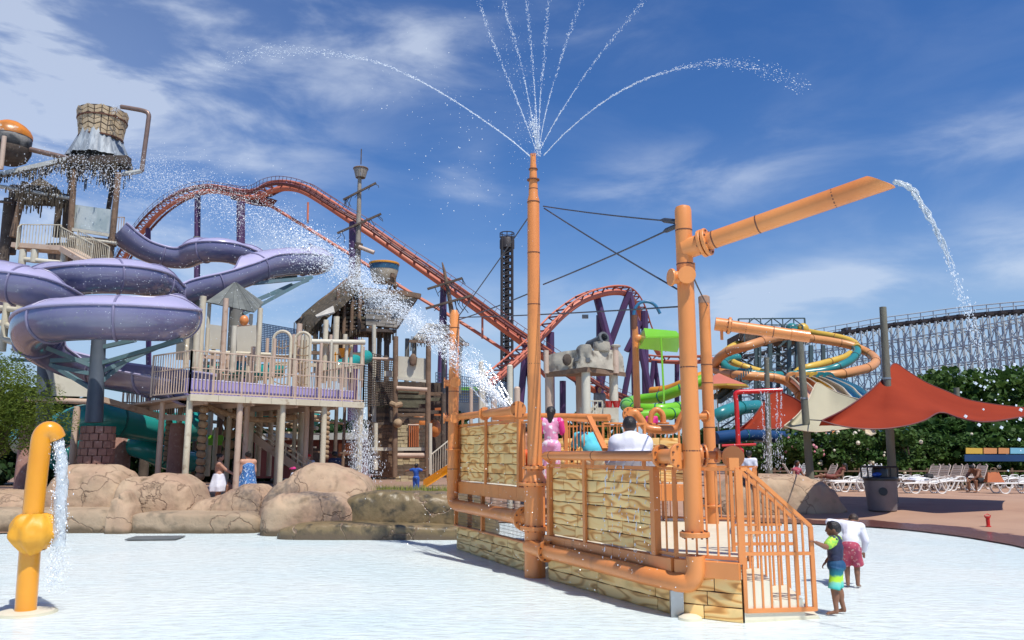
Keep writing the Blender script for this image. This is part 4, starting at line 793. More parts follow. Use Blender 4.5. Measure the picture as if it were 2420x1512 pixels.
flume('water_slide', 'upper purple slide run from the right hand bulge down through the middle loop',
      [(585,636,43),(650,612,44.5),(720,606,44),(752,612,42),(742,617,40),(690,616,38.8),(630,624,38),(570,645,37),(500,668,36),(430,688,35.4),(398,690,34.8),(372,668,32.8),(330,654,31),(240,649,30),(165,655,30),(105,668,31),(60,690,32.5),(-30,700,33)], .73, [(.10,.44), (.62,.90)], -1)
flume('water_slide', 'purple slide bend entering from the left edge of the picture', [(-140,640,29.5),(-70,650,28.4),(0,662,27.6),(60,674,27.5),(110,694,28.3),(150,716,29.6)], .74, (.0,.8), 1)
flume('water_slide', 'highest purple slide run from the bucket tower to the small far loop', [(278,540,38),(310,565,38.5),(350,588,39),(400,602,39.5),(440,603,39.6),(470,592,39.2),(505,588,39),(545,592,39.4),(580,605,40.5),(620,622,42)], .66, (.50,.98), 1)
def vpost(par, x, y0, y1, Y, r, m, n=10, name='post', xt=None, seg=0):
    b = at(x, y1, Y); t = V((b.x, Y, zat(y0, Y))) if xt is None else at(xt, y0, Y)
    o = MB().tube([b, lerp(b,t,.5), t], r, n).build(name, m, par)
    return o
def bar(par, x0, y0, Y0, x1, y1, Y1, w, m, name='beam', h=None): return MB().beam(at(x0,y0,Y0), at(x1,y1,Y1), w, h).build(name, m, par, smooth=False)
def rod(par, x0, y0, Y0, x1, y1, Y1, r, m, name='pipe', n=10): return MB().tube([at(x0,y0,Y0), at(x1,y1,Y1)], r, n).build(name, m, par)
# column with brick foot
CS = thing('slide_column', V((at(228,1100,26.2).x, 26.2, .3)), 'dark blue steel column on a round pink brick foot carrying the purple loops', 'column'); b0 = at(226,1090,26.2)
MB().tube([at(222,998,26.2), at(228,900,26.2), at(234,790,26.2)], [.27,.24,.22], 16).build('column', 'column_blue', CS)
mk('brick_pink', (.36,.20,.155), (.29,.15,.12), 6, .8, .3, 15, rand=.10, c3=(.45,.33,.28), s3=8); rg = random.Random(3)
MB().lathe(V((b0.x,26.2,.25)), [(.47,0),(.44,1.2),(.41,2.55)], 24).build('core', 'brick_pink', CS)
for r_ in range(11):
    rad = lerp(.52,.44,r_/11); z = .3+r_*.235; nb = 12
    for k in range(nb):
        g = 2*pi*(k+.5*(r_%2))/nb
        if sin(g) > .5: continue
        MB().box(V((b0.x+rad*cos(g), 26.2+rad*sin(g), z+.11)), (.12, 2*pi*rad/nb-.012, .222), g, bev=.012).build('brick', 'brick_pink', CS, smooth=False)
for a in ((235,860,26.2,430,803,25.4),(235,880,26.2,420,800,27),(225,850,26.2,120,852,26),(225,885,26.2,125,865,26),(226,868,26.2,110,822,25.6),(236,930,26.2,120,860,27),(234,822,26.2,320,803,26),(240,900,26.2,300,850,27)): bar(CS, *a, .13, 'strut_teal', 'strut')
CS2 = thing('slide_column', at(556,870,37), 'thick grey column behind the small roofed hut with slanting arms to the right bulge', 'column')
MB().tube([at(549,1000,37), at(553,850,37), at(558,740,37), at(562,655,37.4)], [.33,.32,.31,.27], 16).build('column', mk('column_grey', (.20,.19,.16), (.14,.14,.13), 2, .7, .2), CS2)
for a in ((575,742,37,738,654,38.6),(573,722,37,728,662,39),(575,672,37.2,736,656,38.6),(572,662,37.3,700,652,40),(575,722,37,690,672,38.5)): bar(CS2, *a, .16, 'strut_teal', 'strut')
CS3 = thing('slide_column', at(466,990,36), 'light weathered column under the dip of the upper purple run', 'column')
MB().tube([at(463,1000,36), at(466,850,36), at(470,695,35.6)], [.28,.27,.25], 14).build('column', 'column_grey', CS3); vpost(CS3, 462, 560, 625, 41, .2, 'purple_post' if 0 else 'column_grey')
CS4 = thing('slide_column', at(105,1010,29), 'squat blue grey column partly hidden by the left tree', 'column'); MB().tube([at(103,1020,29), at(107,855,29)], .26, 14).build('column', 'column_blue', CS4); bar(CS4, 30, 850, 29, 215, 855, 28, .12, 'strut_teal', 'strut')

# ---------- railed deck tower ----------
mk('tan_steel', (.56,.42,.32), (.48,.35,.26), 1.5, .55, .1, 12, c3=(.28,.14,.08), s3=3, l3=.62, h3=.8); mk('cream_steel', (.62,.56,.42), (.54,.47,.34), 1.8, .5, .08, c3=(.30,.20,.11), s3=3.4, l3=.63, h3=.78); mk('cream_panel', (.60,.56,.45), (.52,.48,.38), .8, .6, .05, c3=(.34,.29,.2), s3=2, l3=.6, h3=.8)
mk('lavender_panel', (.40,.34,.62), (.36,.30,.57), 1, .4); mk('rope', (.40,.28,.17), (.27,.18,.10), 6, .9, .5, 20); mk('teal_fibreglass', (.02,.30,.26), (.015,.24,.22), .9, .25, coat=.4); mk('teal_dark', (.012,.15,.135), (.01,.11,.10), .8, .35)
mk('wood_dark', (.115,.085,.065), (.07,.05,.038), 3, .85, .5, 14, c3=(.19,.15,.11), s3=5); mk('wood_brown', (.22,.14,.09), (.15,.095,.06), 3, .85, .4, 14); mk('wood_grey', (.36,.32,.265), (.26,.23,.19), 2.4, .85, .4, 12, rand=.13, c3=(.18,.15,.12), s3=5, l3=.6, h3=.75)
mk('net_blue', (.05,.09,.17), rough=.8); mk('thatch', (.105,.085,.06), (.055,.045,.032), 5, .95, .8, 25, c3=(.20,.15,.08), s3=7)
DT = thing('deck_tower', V((at(640,1100,26).x, 27, .31)), 'tan steel deck on tall posts with long railing and lavender flume side', 'play structure')
FL, FR_ = at(447,931,24.2), at(858,954,28.2); FL.z = FR_.z = 3.72
DL, DR_ = at(447,935,24.2), at(858,957,28.2)
d = (FR_-FL).normalized(); nb_ = V((-d.y, d.x, 0))
BLk, BRk = FL+nb_*6.5, FR_+nb_*6.5
mb = MB(); mb.hexa([FL-Z*.05, FR_-Z*.05, BRk-Z*.05, BLk-Z*.05, FL+Z*.02, FR_+Z*.02, BRk+Z*.02, BLk+Z*.02]); mb.build('deck_plate', 'tan_steel', DT, smooth=False)
for k in range(7): a, b = lerp(FL,FR_,k/7), lerp(FL,FR_,(k+1)/7); MB().beam(a-Z*.05-nb_*.05+d*.004, b-Z*.05-nb_*.05-d*.004, .1, .2).build('fascia', 'cream_steel', DT, smooth=False)
railing(DT, FL+Z*.05, FR_+Z*.05, 1.32, .115, 'tan_steel', .05, .024, mids=(.80,))
for f in (.12,.27,.42,.57,.72,.86): p = lerp(FL, FR_, f); MB().beam(p, p+Z*1.37, .05).build('rail_post', 'tan_steel', DT, smooth=False)
railing(DT, FL+Z*.05, FL+nb_*2.2-d*.4+Z*.05, 1.32, .14, 'tan_steel', .05, .024, mids=(.80,)); railing(DT, FR_+Z*.05, FR_+nb_*5+Z*.05, 1.32, .14, 'tan_steel', .05, .024)
railing(DT, BLk+Z*.05, BRk+Z*.05, 1.3, .16, 'tan_steel', .05, .024)
MB().hexa([FL+nb_*.35+Z*.06, FR_+nb_*.35-d*.2+Z*.06, FR_+nb_*.42-d*.2+Z*.06, FL+nb_*.42+Z*.06, FL+nb_*.35+Z*.52, FR_+nb_*.35-d*.2+Z*.42, FR_+nb_*.42-d*.2+Z*.42, FL+nb_*.42+Z*.52]).build('flume_side', 'lavender_panel', DT, smooth=False)
MB().tube([FL+nb_*.38+Z*.53, FR_+nb_*.38-d*.2+Z*.43], .04, 6).build('flume_rim', 'lilac_fibreglass', DT)
for x, f, mt in ((444,.0,'cream_steel'),(557,.26,'tan_steel'),(664,.5,'cream_steel'),(767,.75,'cream_steel'),(858,.985,'cream_steel')):
    p = lerp(FL, FR_, f)+nb_*.12+d*.08; MB().tube([V((p.x,p.y,.3)), V((p.x,p.y,3.7))], .095, 12).build('post', mt, DT)
for f, q in ((.42,1.6),(.66,2.2),(.82,2.0),(.9,3.4),(.2,3.2),(.5,4.2),(.04,3.0),(.3,5.8),(.75,5.8)):
    p = lerp(FL, FR_, f)+nb_*q; MB().tube([V((p.x,p.y,.3)), V((p.x,p.y,3.7))], .09, 10).build('post', random.choice(['cream_steel','tan_steel']), DT)
for f in (.1,.35,.6,.85): p = lerp(FL, FR_, f); MB().beam(p-Z*.14+nb_*.2, p-Z*.14+nb_*6.3, .1, .16).build('joist', 'tan_steel', DT, smooth=False)
# superstructure over the deck
def post2(x, y0, y1, Y, r=.085, m='cream_steel'): return vpost(DT, x, y0, y1, Y, r, m)
for a in ((469,700,880,29.5,.12),(524,705,878,29,.10,'tan_steel'),(608,728,880,30,.09),(548,770,880,28.5,.10,'cream_panel'),(703,765,880,31,.11,'tan_steel'),(722,790,900,30,.13),(765,756,905,30.5,.10),(790,748,900,32,.12,'cream_steel'),(812,790,905,31,.09),(438,720,870,29,.08),(645,800,890,29,.07,'tan_steel'),(690,790,890,29.4,.07,'tan_steel'),(828,810,880,31,.07),(853,800,900,32,.06),(756,810,900,30,.06,'tan_steel'),(488,775,830,31,.08),(590,770,860,32,.08)): post2(*a)
for cx, r_ in ((667,21),(716,18)):
    c = at(cx, 803, 29); rr_ = r_/1900*29
    MB().tube([V((c.x-rr_, c.y, 3.8))]+[c+V((rr_*cos(g),0,rr_*sin(g))) for g in [pi-pi*k/12 for k in range(13)]]+[V((c.x+rr_, c.y, 3.8))], .055, 8).build('hoop', 'cream_steel', DT)
    m = MB()
    for k in range(8): z = lerp(4.0, c.z, k/8); m.tube([V((c.x-rr_, c.y+.02, z+.1*sin(k))), V((c.x, c.y+.1, z-.05)), V((c.x+rr_, c.y+.02, z+.08*sin(k*2)))], .02, 5)
    for k in range(5): x = lerp(-rr_, rr_, (k+.5)/5); m.tube([V((c.x+x, c.y+.06, 3.9)), V((c.x+x, c.y+.06, c.z))], .015, 5)
    tag(m.build('rope_net', 'rope', DT), kind='stuff')
rod(DT, 735, 807, 30, 862, 809, 31, .10, 'cream_panel'); rod(DT, 430,760,28,462,775,28,.11,'cream_panel'); vpost(DT, 460, 740, 870, 28, .12, 'cream_panel'); rod(DT, 495,832,30.5,640,838,31,.08,'cream_steel','beam')
def quad(par, pts, m, name='panel', t=.06):
    q = [at(*p) for p in pts]; nn = (q[1]-q[0]).cross(q[-1]-q[0]).normalized()*t
    if nn.y < 0: nn = -nn
    k = len(q); return MB().add(q+[p+nn for p in q], [tuple(range(k)), tuple(range(2*k-1, k-1, -1))]+[(i, k+i, k+(i+1)%k, (i+1)%k) for i in range(k)]).build(name, m, par, smooth=False)
quad(DT, [(487,765,31.5),(534,771,31.5),(534,826,31.5),(487,824,31.5)], 'cream_panel'); quad(DT, [(560,772,31),(605,768,31),(605,832,31),(560,830,31)], 'cream_panel'); quad(DT, [(418,775,32),(450,780,32),(455,850,32),(415,850,32)], 'column_grey')
MB().ell(at(577,757,29.5), (.17,.17,.20)).build('orange_bucket', 'orange_paint', DT); rod(DT, 560,770,29.5,590,768,29.5,.03,'tan_steel')
# little roof
mk('roof_grey', (.17,.18,.16), (.12,.13,.12), 2.4, .8, .3, 12, rand=.2)
RF = thing('roofed_hut', at(555,760,32.5), 'small pyramid roof of grey boards over the deck behind the thick column', 'hut')
ap = at(556,668,33.5); ev = [at(487,715,32), at(600,739,31), at(622,716,34), at(530,700,36)]
for i in range(4):
    a, b = ev[i], ev[(i+1)%4]
    for k in range(7):
        p, q = lerp(a, b, k/7), lerp(a, b, (k+1)/7-.006); nn = (b-a).cross(ap-a).normalized()*.04*(1+.4*(k%2)); MB().add([p, q, lerp(q, ap, .97), lerp(p, ap, .97), p+nn, q+nn, lerp(q,ap,.97)+nn, lerp(p,ap,.97)+nn], [(0,1,2,3),(7,6,5,4),(0,4,5,1),(1,5,6,2),(2,6,7,3),(3,7,4,0)]).build('roof_board', 'roof_grey', RF, smooth=False)
MB().add(ev, [(0,1,2,3)]).build('ceiling', 'wood_dark', RF, smooth=False)
for p in ev: q = lerp(p, V((ap.x, ap.y, p.z)), .12); MB().tube([V((q.x,q.y,3.75)), q], .08, 8).build('post', 'cream_steel', RF)
# hanging nets as thin ropes
def net(name, corners, nx, ny, label, m='net_blue', r=.012, cat='net', sag=0):
    a, b, c, d_ = [at(*p) for p in corners]; mm = MB()
    for k in range(nx+1): t = k/nx; p, q = lerp(a,b,t), lerp(d_,c,t); mm.tube([p, lerp(p,q,.5)-Z*sag, q], r, 4)
    for k in range(ny+1): t = k/ny; p, q = lerp(a,d_,t), lerp(b,c,t); mm.tube([p, lerp(p,q,.5)-Z*sag*4*t*(1-t), q], r, 4)
    return solo(mm, name, m, label, cat, kind='stuff')
net('safety_net', [(607,762,36),(700,778,37),(700,835,37),(607,835,36)], 26, 16, 'dark blue safety net behind the rope hoops', r=.02)
net('safety_net', [(860,830,36),(940,850,37),(930,955,37),(860,960,36)], 16, 22, 'dark net beside the right end of the railed deck', 'wood_dark', .018)
net('safety_net', [(1030,880,41),(1200,905,44),(1200,950,44),(1030,950,41)], 34, 9, 'far black net under the big water jet', 'net_blue', .02)
# stairs under the deck, rope columns, mid-level bridge
ST = thing('staircase', at(720,1118,29.5), 'tan metal staircase descending to the right under the railed deck', 'staircase')
for dy, Y in ((0,28.8),(0,30.2)):
    bar(ST, 500, 962, Y+2, 728, 1125, Y, .06, 'tan_steel', 'stringer', .28)
    for k, (a, b) in enumerate((((505,930),(735,1092)),((503,945),(733,1106)))): bar(ST, a[0], a[1], Y+2, b[0], b[1], Y, .05, 'cream_steel', 'handrail')
    for k in range(9): t = k/8; bar(ST, lerp(505,733,t), lerp(932,1092,t), lerp(Y+2,Y,t), lerp(503,731,t), lerp(962,1122,t), lerp(Y+2,Y,t), .04, 'cream_steel', 'rail_post')
for k in range(14): t = (k+.5)/14; c = lerp(at(500,964,31.5), at(728,1126,29.5), t); MB().box(c, (.3,1.3,.04), R(12)).build('tread', 'tan_steel', ST, smooth=False)
def ropecol(x, y0, y1, Y, r, lab):
    b = at(x, y1, Y); t = V((b.x, Y, zat(y0, Y))); T_ = thing('rope_column', b, lab, 'column', 'columns wrapped in thick rope'); MB().tube([b, t], r*.7, 8).build('core', 'wood_dark', T_); m = MB(); n_ = int((t.z-b.z)/(r*1.5))
    for k in range(n_): 
        c = lerp(b, t, (k+.5)/n_); m2 = MB(); m2.lathe(c-Z*r*.7, [(r*.72,0),(r,r*.3),(r*1.03,r*.7),(r,r*1.1),(r*.72,r*1.4)], 10, (Z+V((.22,0,0))).normalized()); m2.build('rope_coil', 'rope', T_)
for x, y0, y1, Y, r, lab in ((470,942,1135,27,.15,'thick rope wrapped column left of the woman in the white skirt'),(536,965,1085,30,.22,'dark rope wrapped column leaning above the woman in the white skirt'),(392,955,1090,30,.12,'slim rope wrapped column against the teal tubes'),(768,960,1085,31,.12,'rope wrapped column near the right end of the railed deck')): ropecol(x, y0, y1, Y, r, lab)
m = MB()
for k in range(60): t = k/60; m.ell(lerp(at(470,952,27), at(700,985,29), t)-Z*.3*sin(pi*t), .1, 6, 5)
tag(solo(m, 'rope_garland', 'rope', 'thick rope garland hanging under the railed deck', 'rope'), kind='stuff')
BR = thing('footbridge', at(330,985,30), 'sloping tan footbridge with fine railing left of the railed deck', 'bridge')
rod(BR, 60, 943, 27.5, 228, 950, 27.5, .10, 'tan_steel'); bar(BR, 228, 940, 27.5, 382, 985, 29, .3, 'tan_steel', 'beam', .18); bar(BR, 380, 985, 29, 445, 988, 27, .3, 'tan_steel', 'beam', .2)
for k in range(26): t = k/26; x = lerp(300,445,t); y = lerp(962,985,min(1,t*1.8)); bar(BR, x, y-62, 29.5-t, x, y, 29.5-t, .03, 'tan_steel', 'baluster')
bar(BR, 300, 898, 29.5, 380, 920, 29, .05, 'tan_steel', 'handrail'); bar(BR, 380, 920, 29, 445, 923, 28.5, .05, 'tan_steel', 'handrail')
quad(BR, [(382,900,29.6),(410,903,29.6),(410,978,29.6),(382,975,29.6)], 'column_grey'); 
quad(BR, [(120,880,33),(235,870,34),(240,938,34),(120,935,33)], 'cream_panel')
# teal tubes
def tubeslide(label, pts, r, m='teal_fibreglass', n=6, group=None, rings=2.0, rm='teal_dark', name='tube_slide'):
    P = spl([at(*p) for p in pts], n); T_ = thing(name, P[0], label, 'water slide', group); MB().tube(P, r, 14).build('tube', m, T_); d = 0
    for i in range(1, len(P)-1):
        d += (P[i]-P[i-1]).length
        if d > rings: d = 0; t = (P[i+1]-P[i-1]).normalized(); MB().lathe(P[i]-t*.03, [(r+.035,0),(r+.035,.06)], 14, t).build('joint_ring', rm, T_)
    return T_
tubeslide('wide teal tube slide curving behind the brick footed column', [(60,1040,33),(130,1030,31),(170,1003,30),(240,990,30),(320,1000,31),(400,1012,32),(470,1005,33)], .62)
tubeslide('lower teal tube behind the boulders left of the rope column', [(120,1090,34),(200,1055,34),(270,1045,33),(340,1060,32),(400,1085,33),(470,1090,35)], .42)
tubeslide('small teal tube seen through the deck railing left of the hoops', [(480,885,33),(520,878,32.5),(570,872,33),(610,880,34),(660,872,35)], .35); tubeslide('teal chute rising to the right end of the railed deck', [(760,880,33),(800,868,33),(840,852,34),(866,843,35)], .30)
tubeslide('dark teal tube crossing below the deck near the stairs', [(600,975,35),(640,968,34),(700,975,35),(740,990,36)], .38)
for x, y0, y1, Y, r, m_, lab in ((280,1030,1100,32,.42,'brick_pink','round pink pier left of the teal tubes in the shade'),(412,1000,1110,29,.28,'brick_pink','leaning pink pier between two rope columns'),(170,960,1100,27.5,.12,'tan_steel','slim tan post left of the brick footed column'),(340,1020,1100,34,.2,'wood_dark','dark post behind the domed boulder'),(60,1000,1120,30,.35,'brick_pink','pink pier behind the left tree')):
    o = thing('pier', at(x, y1, Y), lab, 'column'); b = at(x, y1, Y); MB().lathe(V((b.x, Y, .25)), [(r*1.08,0),(r,.3),(r*.92,zat(y0,Y)-.4),(r*.8,zat(y0,Y)-.25)], 16, jit=lambda j,i: 1+.04*sin(j*2+i)).build('shaft', m_, o)
# splash pipes & pool below
mk('wade_water', (.03,.10,.09), (.05,.14,.12), 1.2, .08, .5, 3); struct(MB().box((at(530,1120,30).x,30.5,.335),(10,5,.04)), 'wading_pool', 'wade_water')
LG = thing('spray_post', at(333,1130,33) if 0 else at(510,1125,34), 'pale green spray post with lime panel under the deck', 'water post'); vpost(LG, 505, 1010, 1110, 32, .09, 'cream_steel'); quad(LG, [(492,1028,33),(528,1028,33),(528,1052,33),(492,1052,33)], 'green_paint')
# ---------- bucket tower ----------
BKT = thing('bucket_tower', at(220,640,39), 'tall weathered timber tower carrying the big tipping bucket', 'play structure')
mk('bucket_weave', (.58,.45,.29), (.48,.35,.2), 4, .8, .3); mk('bronze_pipe', (.26,.17,.13), (.2,.13,.1), 3, .4, metal=.3); mk('pale_steel', (.50,.50,.46), (.42,.42,.38), 2, .5)
wm = MATS['bucket_weave']; n = wm.node_tree.nodes; l = wm.node_tree.links; tcw = n.new('ShaderNodeTexCoord'); 
BK = thing('tipping_bucket', at(238,330,39), 'big woven pattern tipping bucket on top of the timber tower', 'bucket'); c = at(238,335,39); k1 = 1/1900*39*1.02
nbx = 22
core = MB().lathe(c, [(47*k1,0),(50*k1,28*k1),(55*k1,62*k1),(57*k1,73*k1),(54*k1,74*k1),(45*k1,30*k1)], 28).build('shell', 'wood_dark', BK)
for ti, (z0, z1, r0, r1) in enumerate(((4,28,48,50.5),(29,52,51,54),(53,73,54.5,57))):
    for k in range(nbx):
        g0, g1 = 2*pi*k/nbx, 2*pi*(k+1)/nbx; gm = (g0+g1)/2; sg = 6 if k % 2 else -6
        pp = lambda g, z, r: c+V((r*k1*cos(g), r*k1*sin(g), z*k1))
        h = (z1-z0)
        for hh_ in (0, .5):
            za, zb = z0+h*hh_+1.0, z0+h*(hh_+.5)-.9; ra, rb = lerp(r0,r1,hh_)+1.0, lerp(r0,r1,hh_+.5)+1.0; dd = 6 if k % 2 else -6
            MB().add([pp(g0+.03,za-dd/2,ra), pp(g1-.02,za+dd/2,ra), pp(g1-.02,zb+dd/2,rb), pp(g0+.02,zb-dd/2,rb)]+[pp(g0+.02,za-dd/2,ra-2), pp(g1-.02,za+dd/2,ra-2), pp(g1-.02,zb+dd/2,rb-2), pp(g0+.02,zb-dd/2,rb-2)], [(0,1,2,3),(7,6,5,4),(0,4,5,1),(1,5,6,2),(2,6,7,3),(3,7,4,0)]).build('woven_tile', 'bucket_weave', BK, smooth=False)
for z, r in ((50,55.5),(3,49.5)): MB().lathe(c+Z*z*k1, [((r+1)*k1,0),((r+1.5)*k1,3*k1)], 28).build('band', 'joint_dark', BK)
mk('pour_water', (.34,.38,.41), (.20,.23,.26), 2.0, .55, .9, 4, stretch=(2.4,2.4,.35), lo=.42, hi=.58); 
m = MB(); nu = 64; rows = []
for i in range(15):
    t = i/14; rows.append([c+V(((lerp(40,67,t**1.2)*(1+.05*sin(j*.9)*t**.3+.05*sin(j*2.3+1)+.05*sin(j*.41)))*k1*cos(2*pi*j/nu)-.05, (lerp(40,67,t**1.2)*(1+.05*sin(j*.9)*t**.3+.05*sin(j*2.3+1)))*k1*sin(2*pi*j/nu), (lerp(26+30*max(0,cos(2*pi*(j/nu-.76)))**3,-46,t))*k1)) for j in range(nu+1)])
m.grid(rows); solo(m, 'pouring_water', 'pour_water', 'grey sheet of water pouring off the big woven bucket', 'water', kind='stuff', ang=120)
# head frame, ragged thatch skirt
HD = [at(172,384,37.5), at(300,384,37.5), at(318,380,41), at(170,380,42)]
def ragged(par, x0, y0, x1, y1, Y0, Y1, drop, seed, m='thatch', n=40, name='thatch_fringe', W=.5):
    rg = random.Random(seed); mm = MB()
    n = int(n*2.6)
    for k in range(n):
        t = (k+rg.uniform(-1,1))/n; p = lerp(at(x0,y0,Y0), at(x1,y1,Y1), t); w = (at(x1,y1,Y1)-at(x0,y0,Y0)).length/n*rg.uniform(.6,1.2); L_ = drop*rg.uniform(.35,.85)*(1+.6*sin(t*9+seed)); mm.box(p-Z*L_/2+V((0,rg.uniform(-W,W),rg.uniform(-.08,.08))), (w*.7, .06, L_), rg.uniform(-.5,.5))
    return tag(mm.build(name, m, par, smooth=False), kind='stuff')
bar(BKT, 165, 380, 38, 305, 380, 38, .5, 'wood_dark', 'head_beam', .4); bar(BKT, 175, 392, 41, 300, 392, 41, .4, 'wood_dark', 'head_beam', .3); quad(BKT, [(160,372,40),(308,376,40),(300,392,38),(165,392,38)], 'wood_dark', 'head_deck')
ragged(BKT, 150, 382, 308, 386, 38, 38, .75, 1, n=70, W=.9); ragged(BKT, 165, 400, 290, 404, 38.5, 38.5, .7, 2, n=40, W=1.4); ragged(BKT, 0, 418, 160, 386, 38, 38, .5, 3, n=60, W=.3)
bar(BKT, -30, 420, 38, 172, 374, 38, .25, 'pale_steel', 'truss', .22); rod(BKT, 72, 353, 38, 170, 376, 38, .13, 'bronze_pipe'); rod(BKT, -20, 437, 38.5, 175, 470, 38.5, .10, 'pale_steel'); rod(BKT, 0, 476, 39, 30, 478, 39, .07, 'wood_dark')
pt_ = spl([at(286,252,38), at(310,256,38), at(340,262,38), at(351,270,38), at(350,290,38), at(342,350,38), at(335,404,38)], 4); MB().tube(pt_, .11, 10).build('fill_pipe', 'bronze_pipe', BKT); rod(BKT, 335,404,38,292,411,38,.11,'pale_steel')
for x, xt, y0, y1, Y, r, m_ in ((162,176,400,615,38,.14,'wood_brown'),(261,280,408,612,37.6,.14,'wood_brown'),(150,172,400,560,41.5,.12,'wood_dark'),(252,268,420,520,41.5,.12,'wood_dark'),(30,60,430,560,38.5,.16,'wood_brown'),(22,38,440,600,40,.3,'wood_dark'),(132,140,480,560,40,.16,'wood_dark'),(152,158,460,560,40,.14,'wood_dark'),(8,22,470,620,39.5,.25,'wood_dark')): vpost(BKT, x, y0, y1, Y, r, m_, xt=xt)
for a in ((178,420,38,205,392,38),(268,440,38,240,400,38),(270,455,41,255,405,41),(265,440,38,290,410,38)): bar(BKT, *a, .12, 'wood_dark', 'knee_brace')
# left shelter roof
m = MB()
for k in range(9):
    pass
quad(BKT, [(95,418,40),(140,448,38.5),(160,476,38.5),(45,470,38.5),(60,440,38.5)], 'thatch', 'shelter_roof', .3); ragged(BKT, 28, 455, 165, 478, 38.3, 38.3, .7, 5, n=60, W=.8); ragged(BKT, 45, 440, 150, 450, 38.6, 38.6, .6, 6, n=50, W=.8)
quad(BKT, [(168,482,38.2),(278,497,37.8),(272,552,37.8),(164,536,38.2)], mk('wet_panel', (.35,.42,.42), (.50,.55,.54), 1.3, .3, lo=.4, hi=.6, stretch=(1,1,.6)), 'wind_panel'); bar(BKT, 164, 541, 38, 274, 558, 37.7, .12, 'cream_panel', 'panel_sill', .16); bar(BKT, 160, 562, 37.8, 275, 575, 37.6, .14, 'wood_dark', 'beam', .35); rod(BKT, 165, 560, 37.5, 275, 575, 37.4, .08, 'cream_panel')
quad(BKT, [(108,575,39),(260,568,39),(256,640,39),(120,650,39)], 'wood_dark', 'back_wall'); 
bar(BKT, 40, 583, 36.5, 165, 592, 36.5, .9, 'tan_steel', 'landing', .22); bar(BKT, 160, 590, 36.5, 215, 622, 35.5, .9, 'tan_steel', 'stringer', .25); railing(BKT, at(45,582,36.2), at(140,583,36.2), 1.05, .14, 'cream_steel', .05, .025)
mm = [at(140,588,36.2), at(215,630,35.3)]; railing(BKT, mm[0], mm[1], 1.05, .13, 'cream_steel', .05, .025); railing(BKT, mm[0]+V((.3,.9,.1)), mm[1]+V((.3,.9,.1)), 1.05, .13, 'cream_steel', .05, .025); railing(BKT, at(45,582,36.2), at(38,590,34.8), 1.05, .13, 'cream_steel', .05, .025)
railing(BKT, at(272,560,38), at(290,560,38), 1.0, .12, 'tan_steel')
for x, y0, y1 in ((50,590,640),(80,590,620),(148,595,648)): vpost(BKT, x, y0, y1, 36.2, .16, 'cream_panel')
rod(BKT, 50, 612, 36.2, 150, 622, 36.2, .12, 'cream_panel'); rod(BKT, 100,645,36,150,655,36,.12,'cream_panel')
# support trestle at the far left below the flume
TR = thing('trestle', at(20,800,30), 'white pipe trestle below the left slide bend', 'trestle')
for a in ((-20,725,30,60,735,29),(-20,755,30,50,780,29),(-20,790,30,40,812,29)): rod(TR, *a, .11, 'cream_panel')
for x in (5, 36): vpost(TR, x, 715, 830, 29.5, .13, 'cream_panel')
# orange and black barrel float at the left edge
OB = thing('coconut_bucket', at(20,340,38), 'round orange topped dark bucket at the left edge below the tower top', 'bucket'); mk('cannon_dark', (.05,.05,.05), (.3,.28,.25), 1.2, .5, .4, lo=.5, hi=.62); mk('orange_black', (.66,.22,.02), (.40,.14,.02), 1.4, .35, .3, lo=.44, hi=.62, c3=(.55,.5,.42), s3=2.5, l3=.6, h3=.68)
c = at(22,330,38); MB().ell(c, (1.0,1.0,.95), 24, 16).build('bucket', 'cannon_dark', OB); MB().lathe(c, [(1.01,.12),(1.0,.3),(.88,.52),(.66,.74),(.4,.9),(.1,.98)], 24, jit=lambda j,i: 1+.012*sin(j*2)).build('top', 'orange_black', OB); MB().lathe(at(22,352,38)-Z*.75, [(.5,0),(.8,.2),(.97,.6),(.98,.75)], 20).build('rim', 'wood_dark', OB); vpost(OB, 2, 322, 400, 36.9, .11, 'tan_steel')

# extra clutter above and below the railed deck
rg = random.Random(21)
for k in range(16):
    x = rg.uniform(470,860); y0 = rg.uniform(790,850); vpost(DT, x, y0, 915, rg.uniform(29.5,33), rg.uniform(.05,.09), rg.choice(['cream_steel','tan_steel','tan_steel','yellow_paint' if k % 8 == 0 else 'cream_panel']))
for a in ((470,842,31,640,852,32),(640,858,32,860,868,33),(700,832,33,860,838,34),(480,858,33,600,862,33),(600,842,34,720,846,34)): bar(DT, *a, .14, rg.choice(['cream_steel','tan_steel','wood_brown']))
for x in (455,483,512,590,612,640,690,715,735,752,785,812,835): vpost(DT, x+rg.uniform(-6,6), 945, 1125, rg.uniform(29,38), rg.uniform(.07,.13), rg.choice(['tan_steel','wood_brown','cream_steel','cream_steel','wood_dark']))
for k in range(12): x = rg.uniform(450,760); y = rg.uniform(960,1010); rod(DT, x, y, rg.uniform(30,36), x+rg.uniform(60,150), y+rg.uniform(-4,12), rg.uniform(30,36), rg.uniform(.05,.10), rg.choice(['rope','tan_steel','wood_brown','cream_panel']), 'beam')
for k in range(9): bar(DT, rg.uniform(600,660), 950+k*14, 33, rg.uniform(690,860), 952+k*15, 34, .07, rg.choice(['cream_steel','wood_brown']), 'rail')
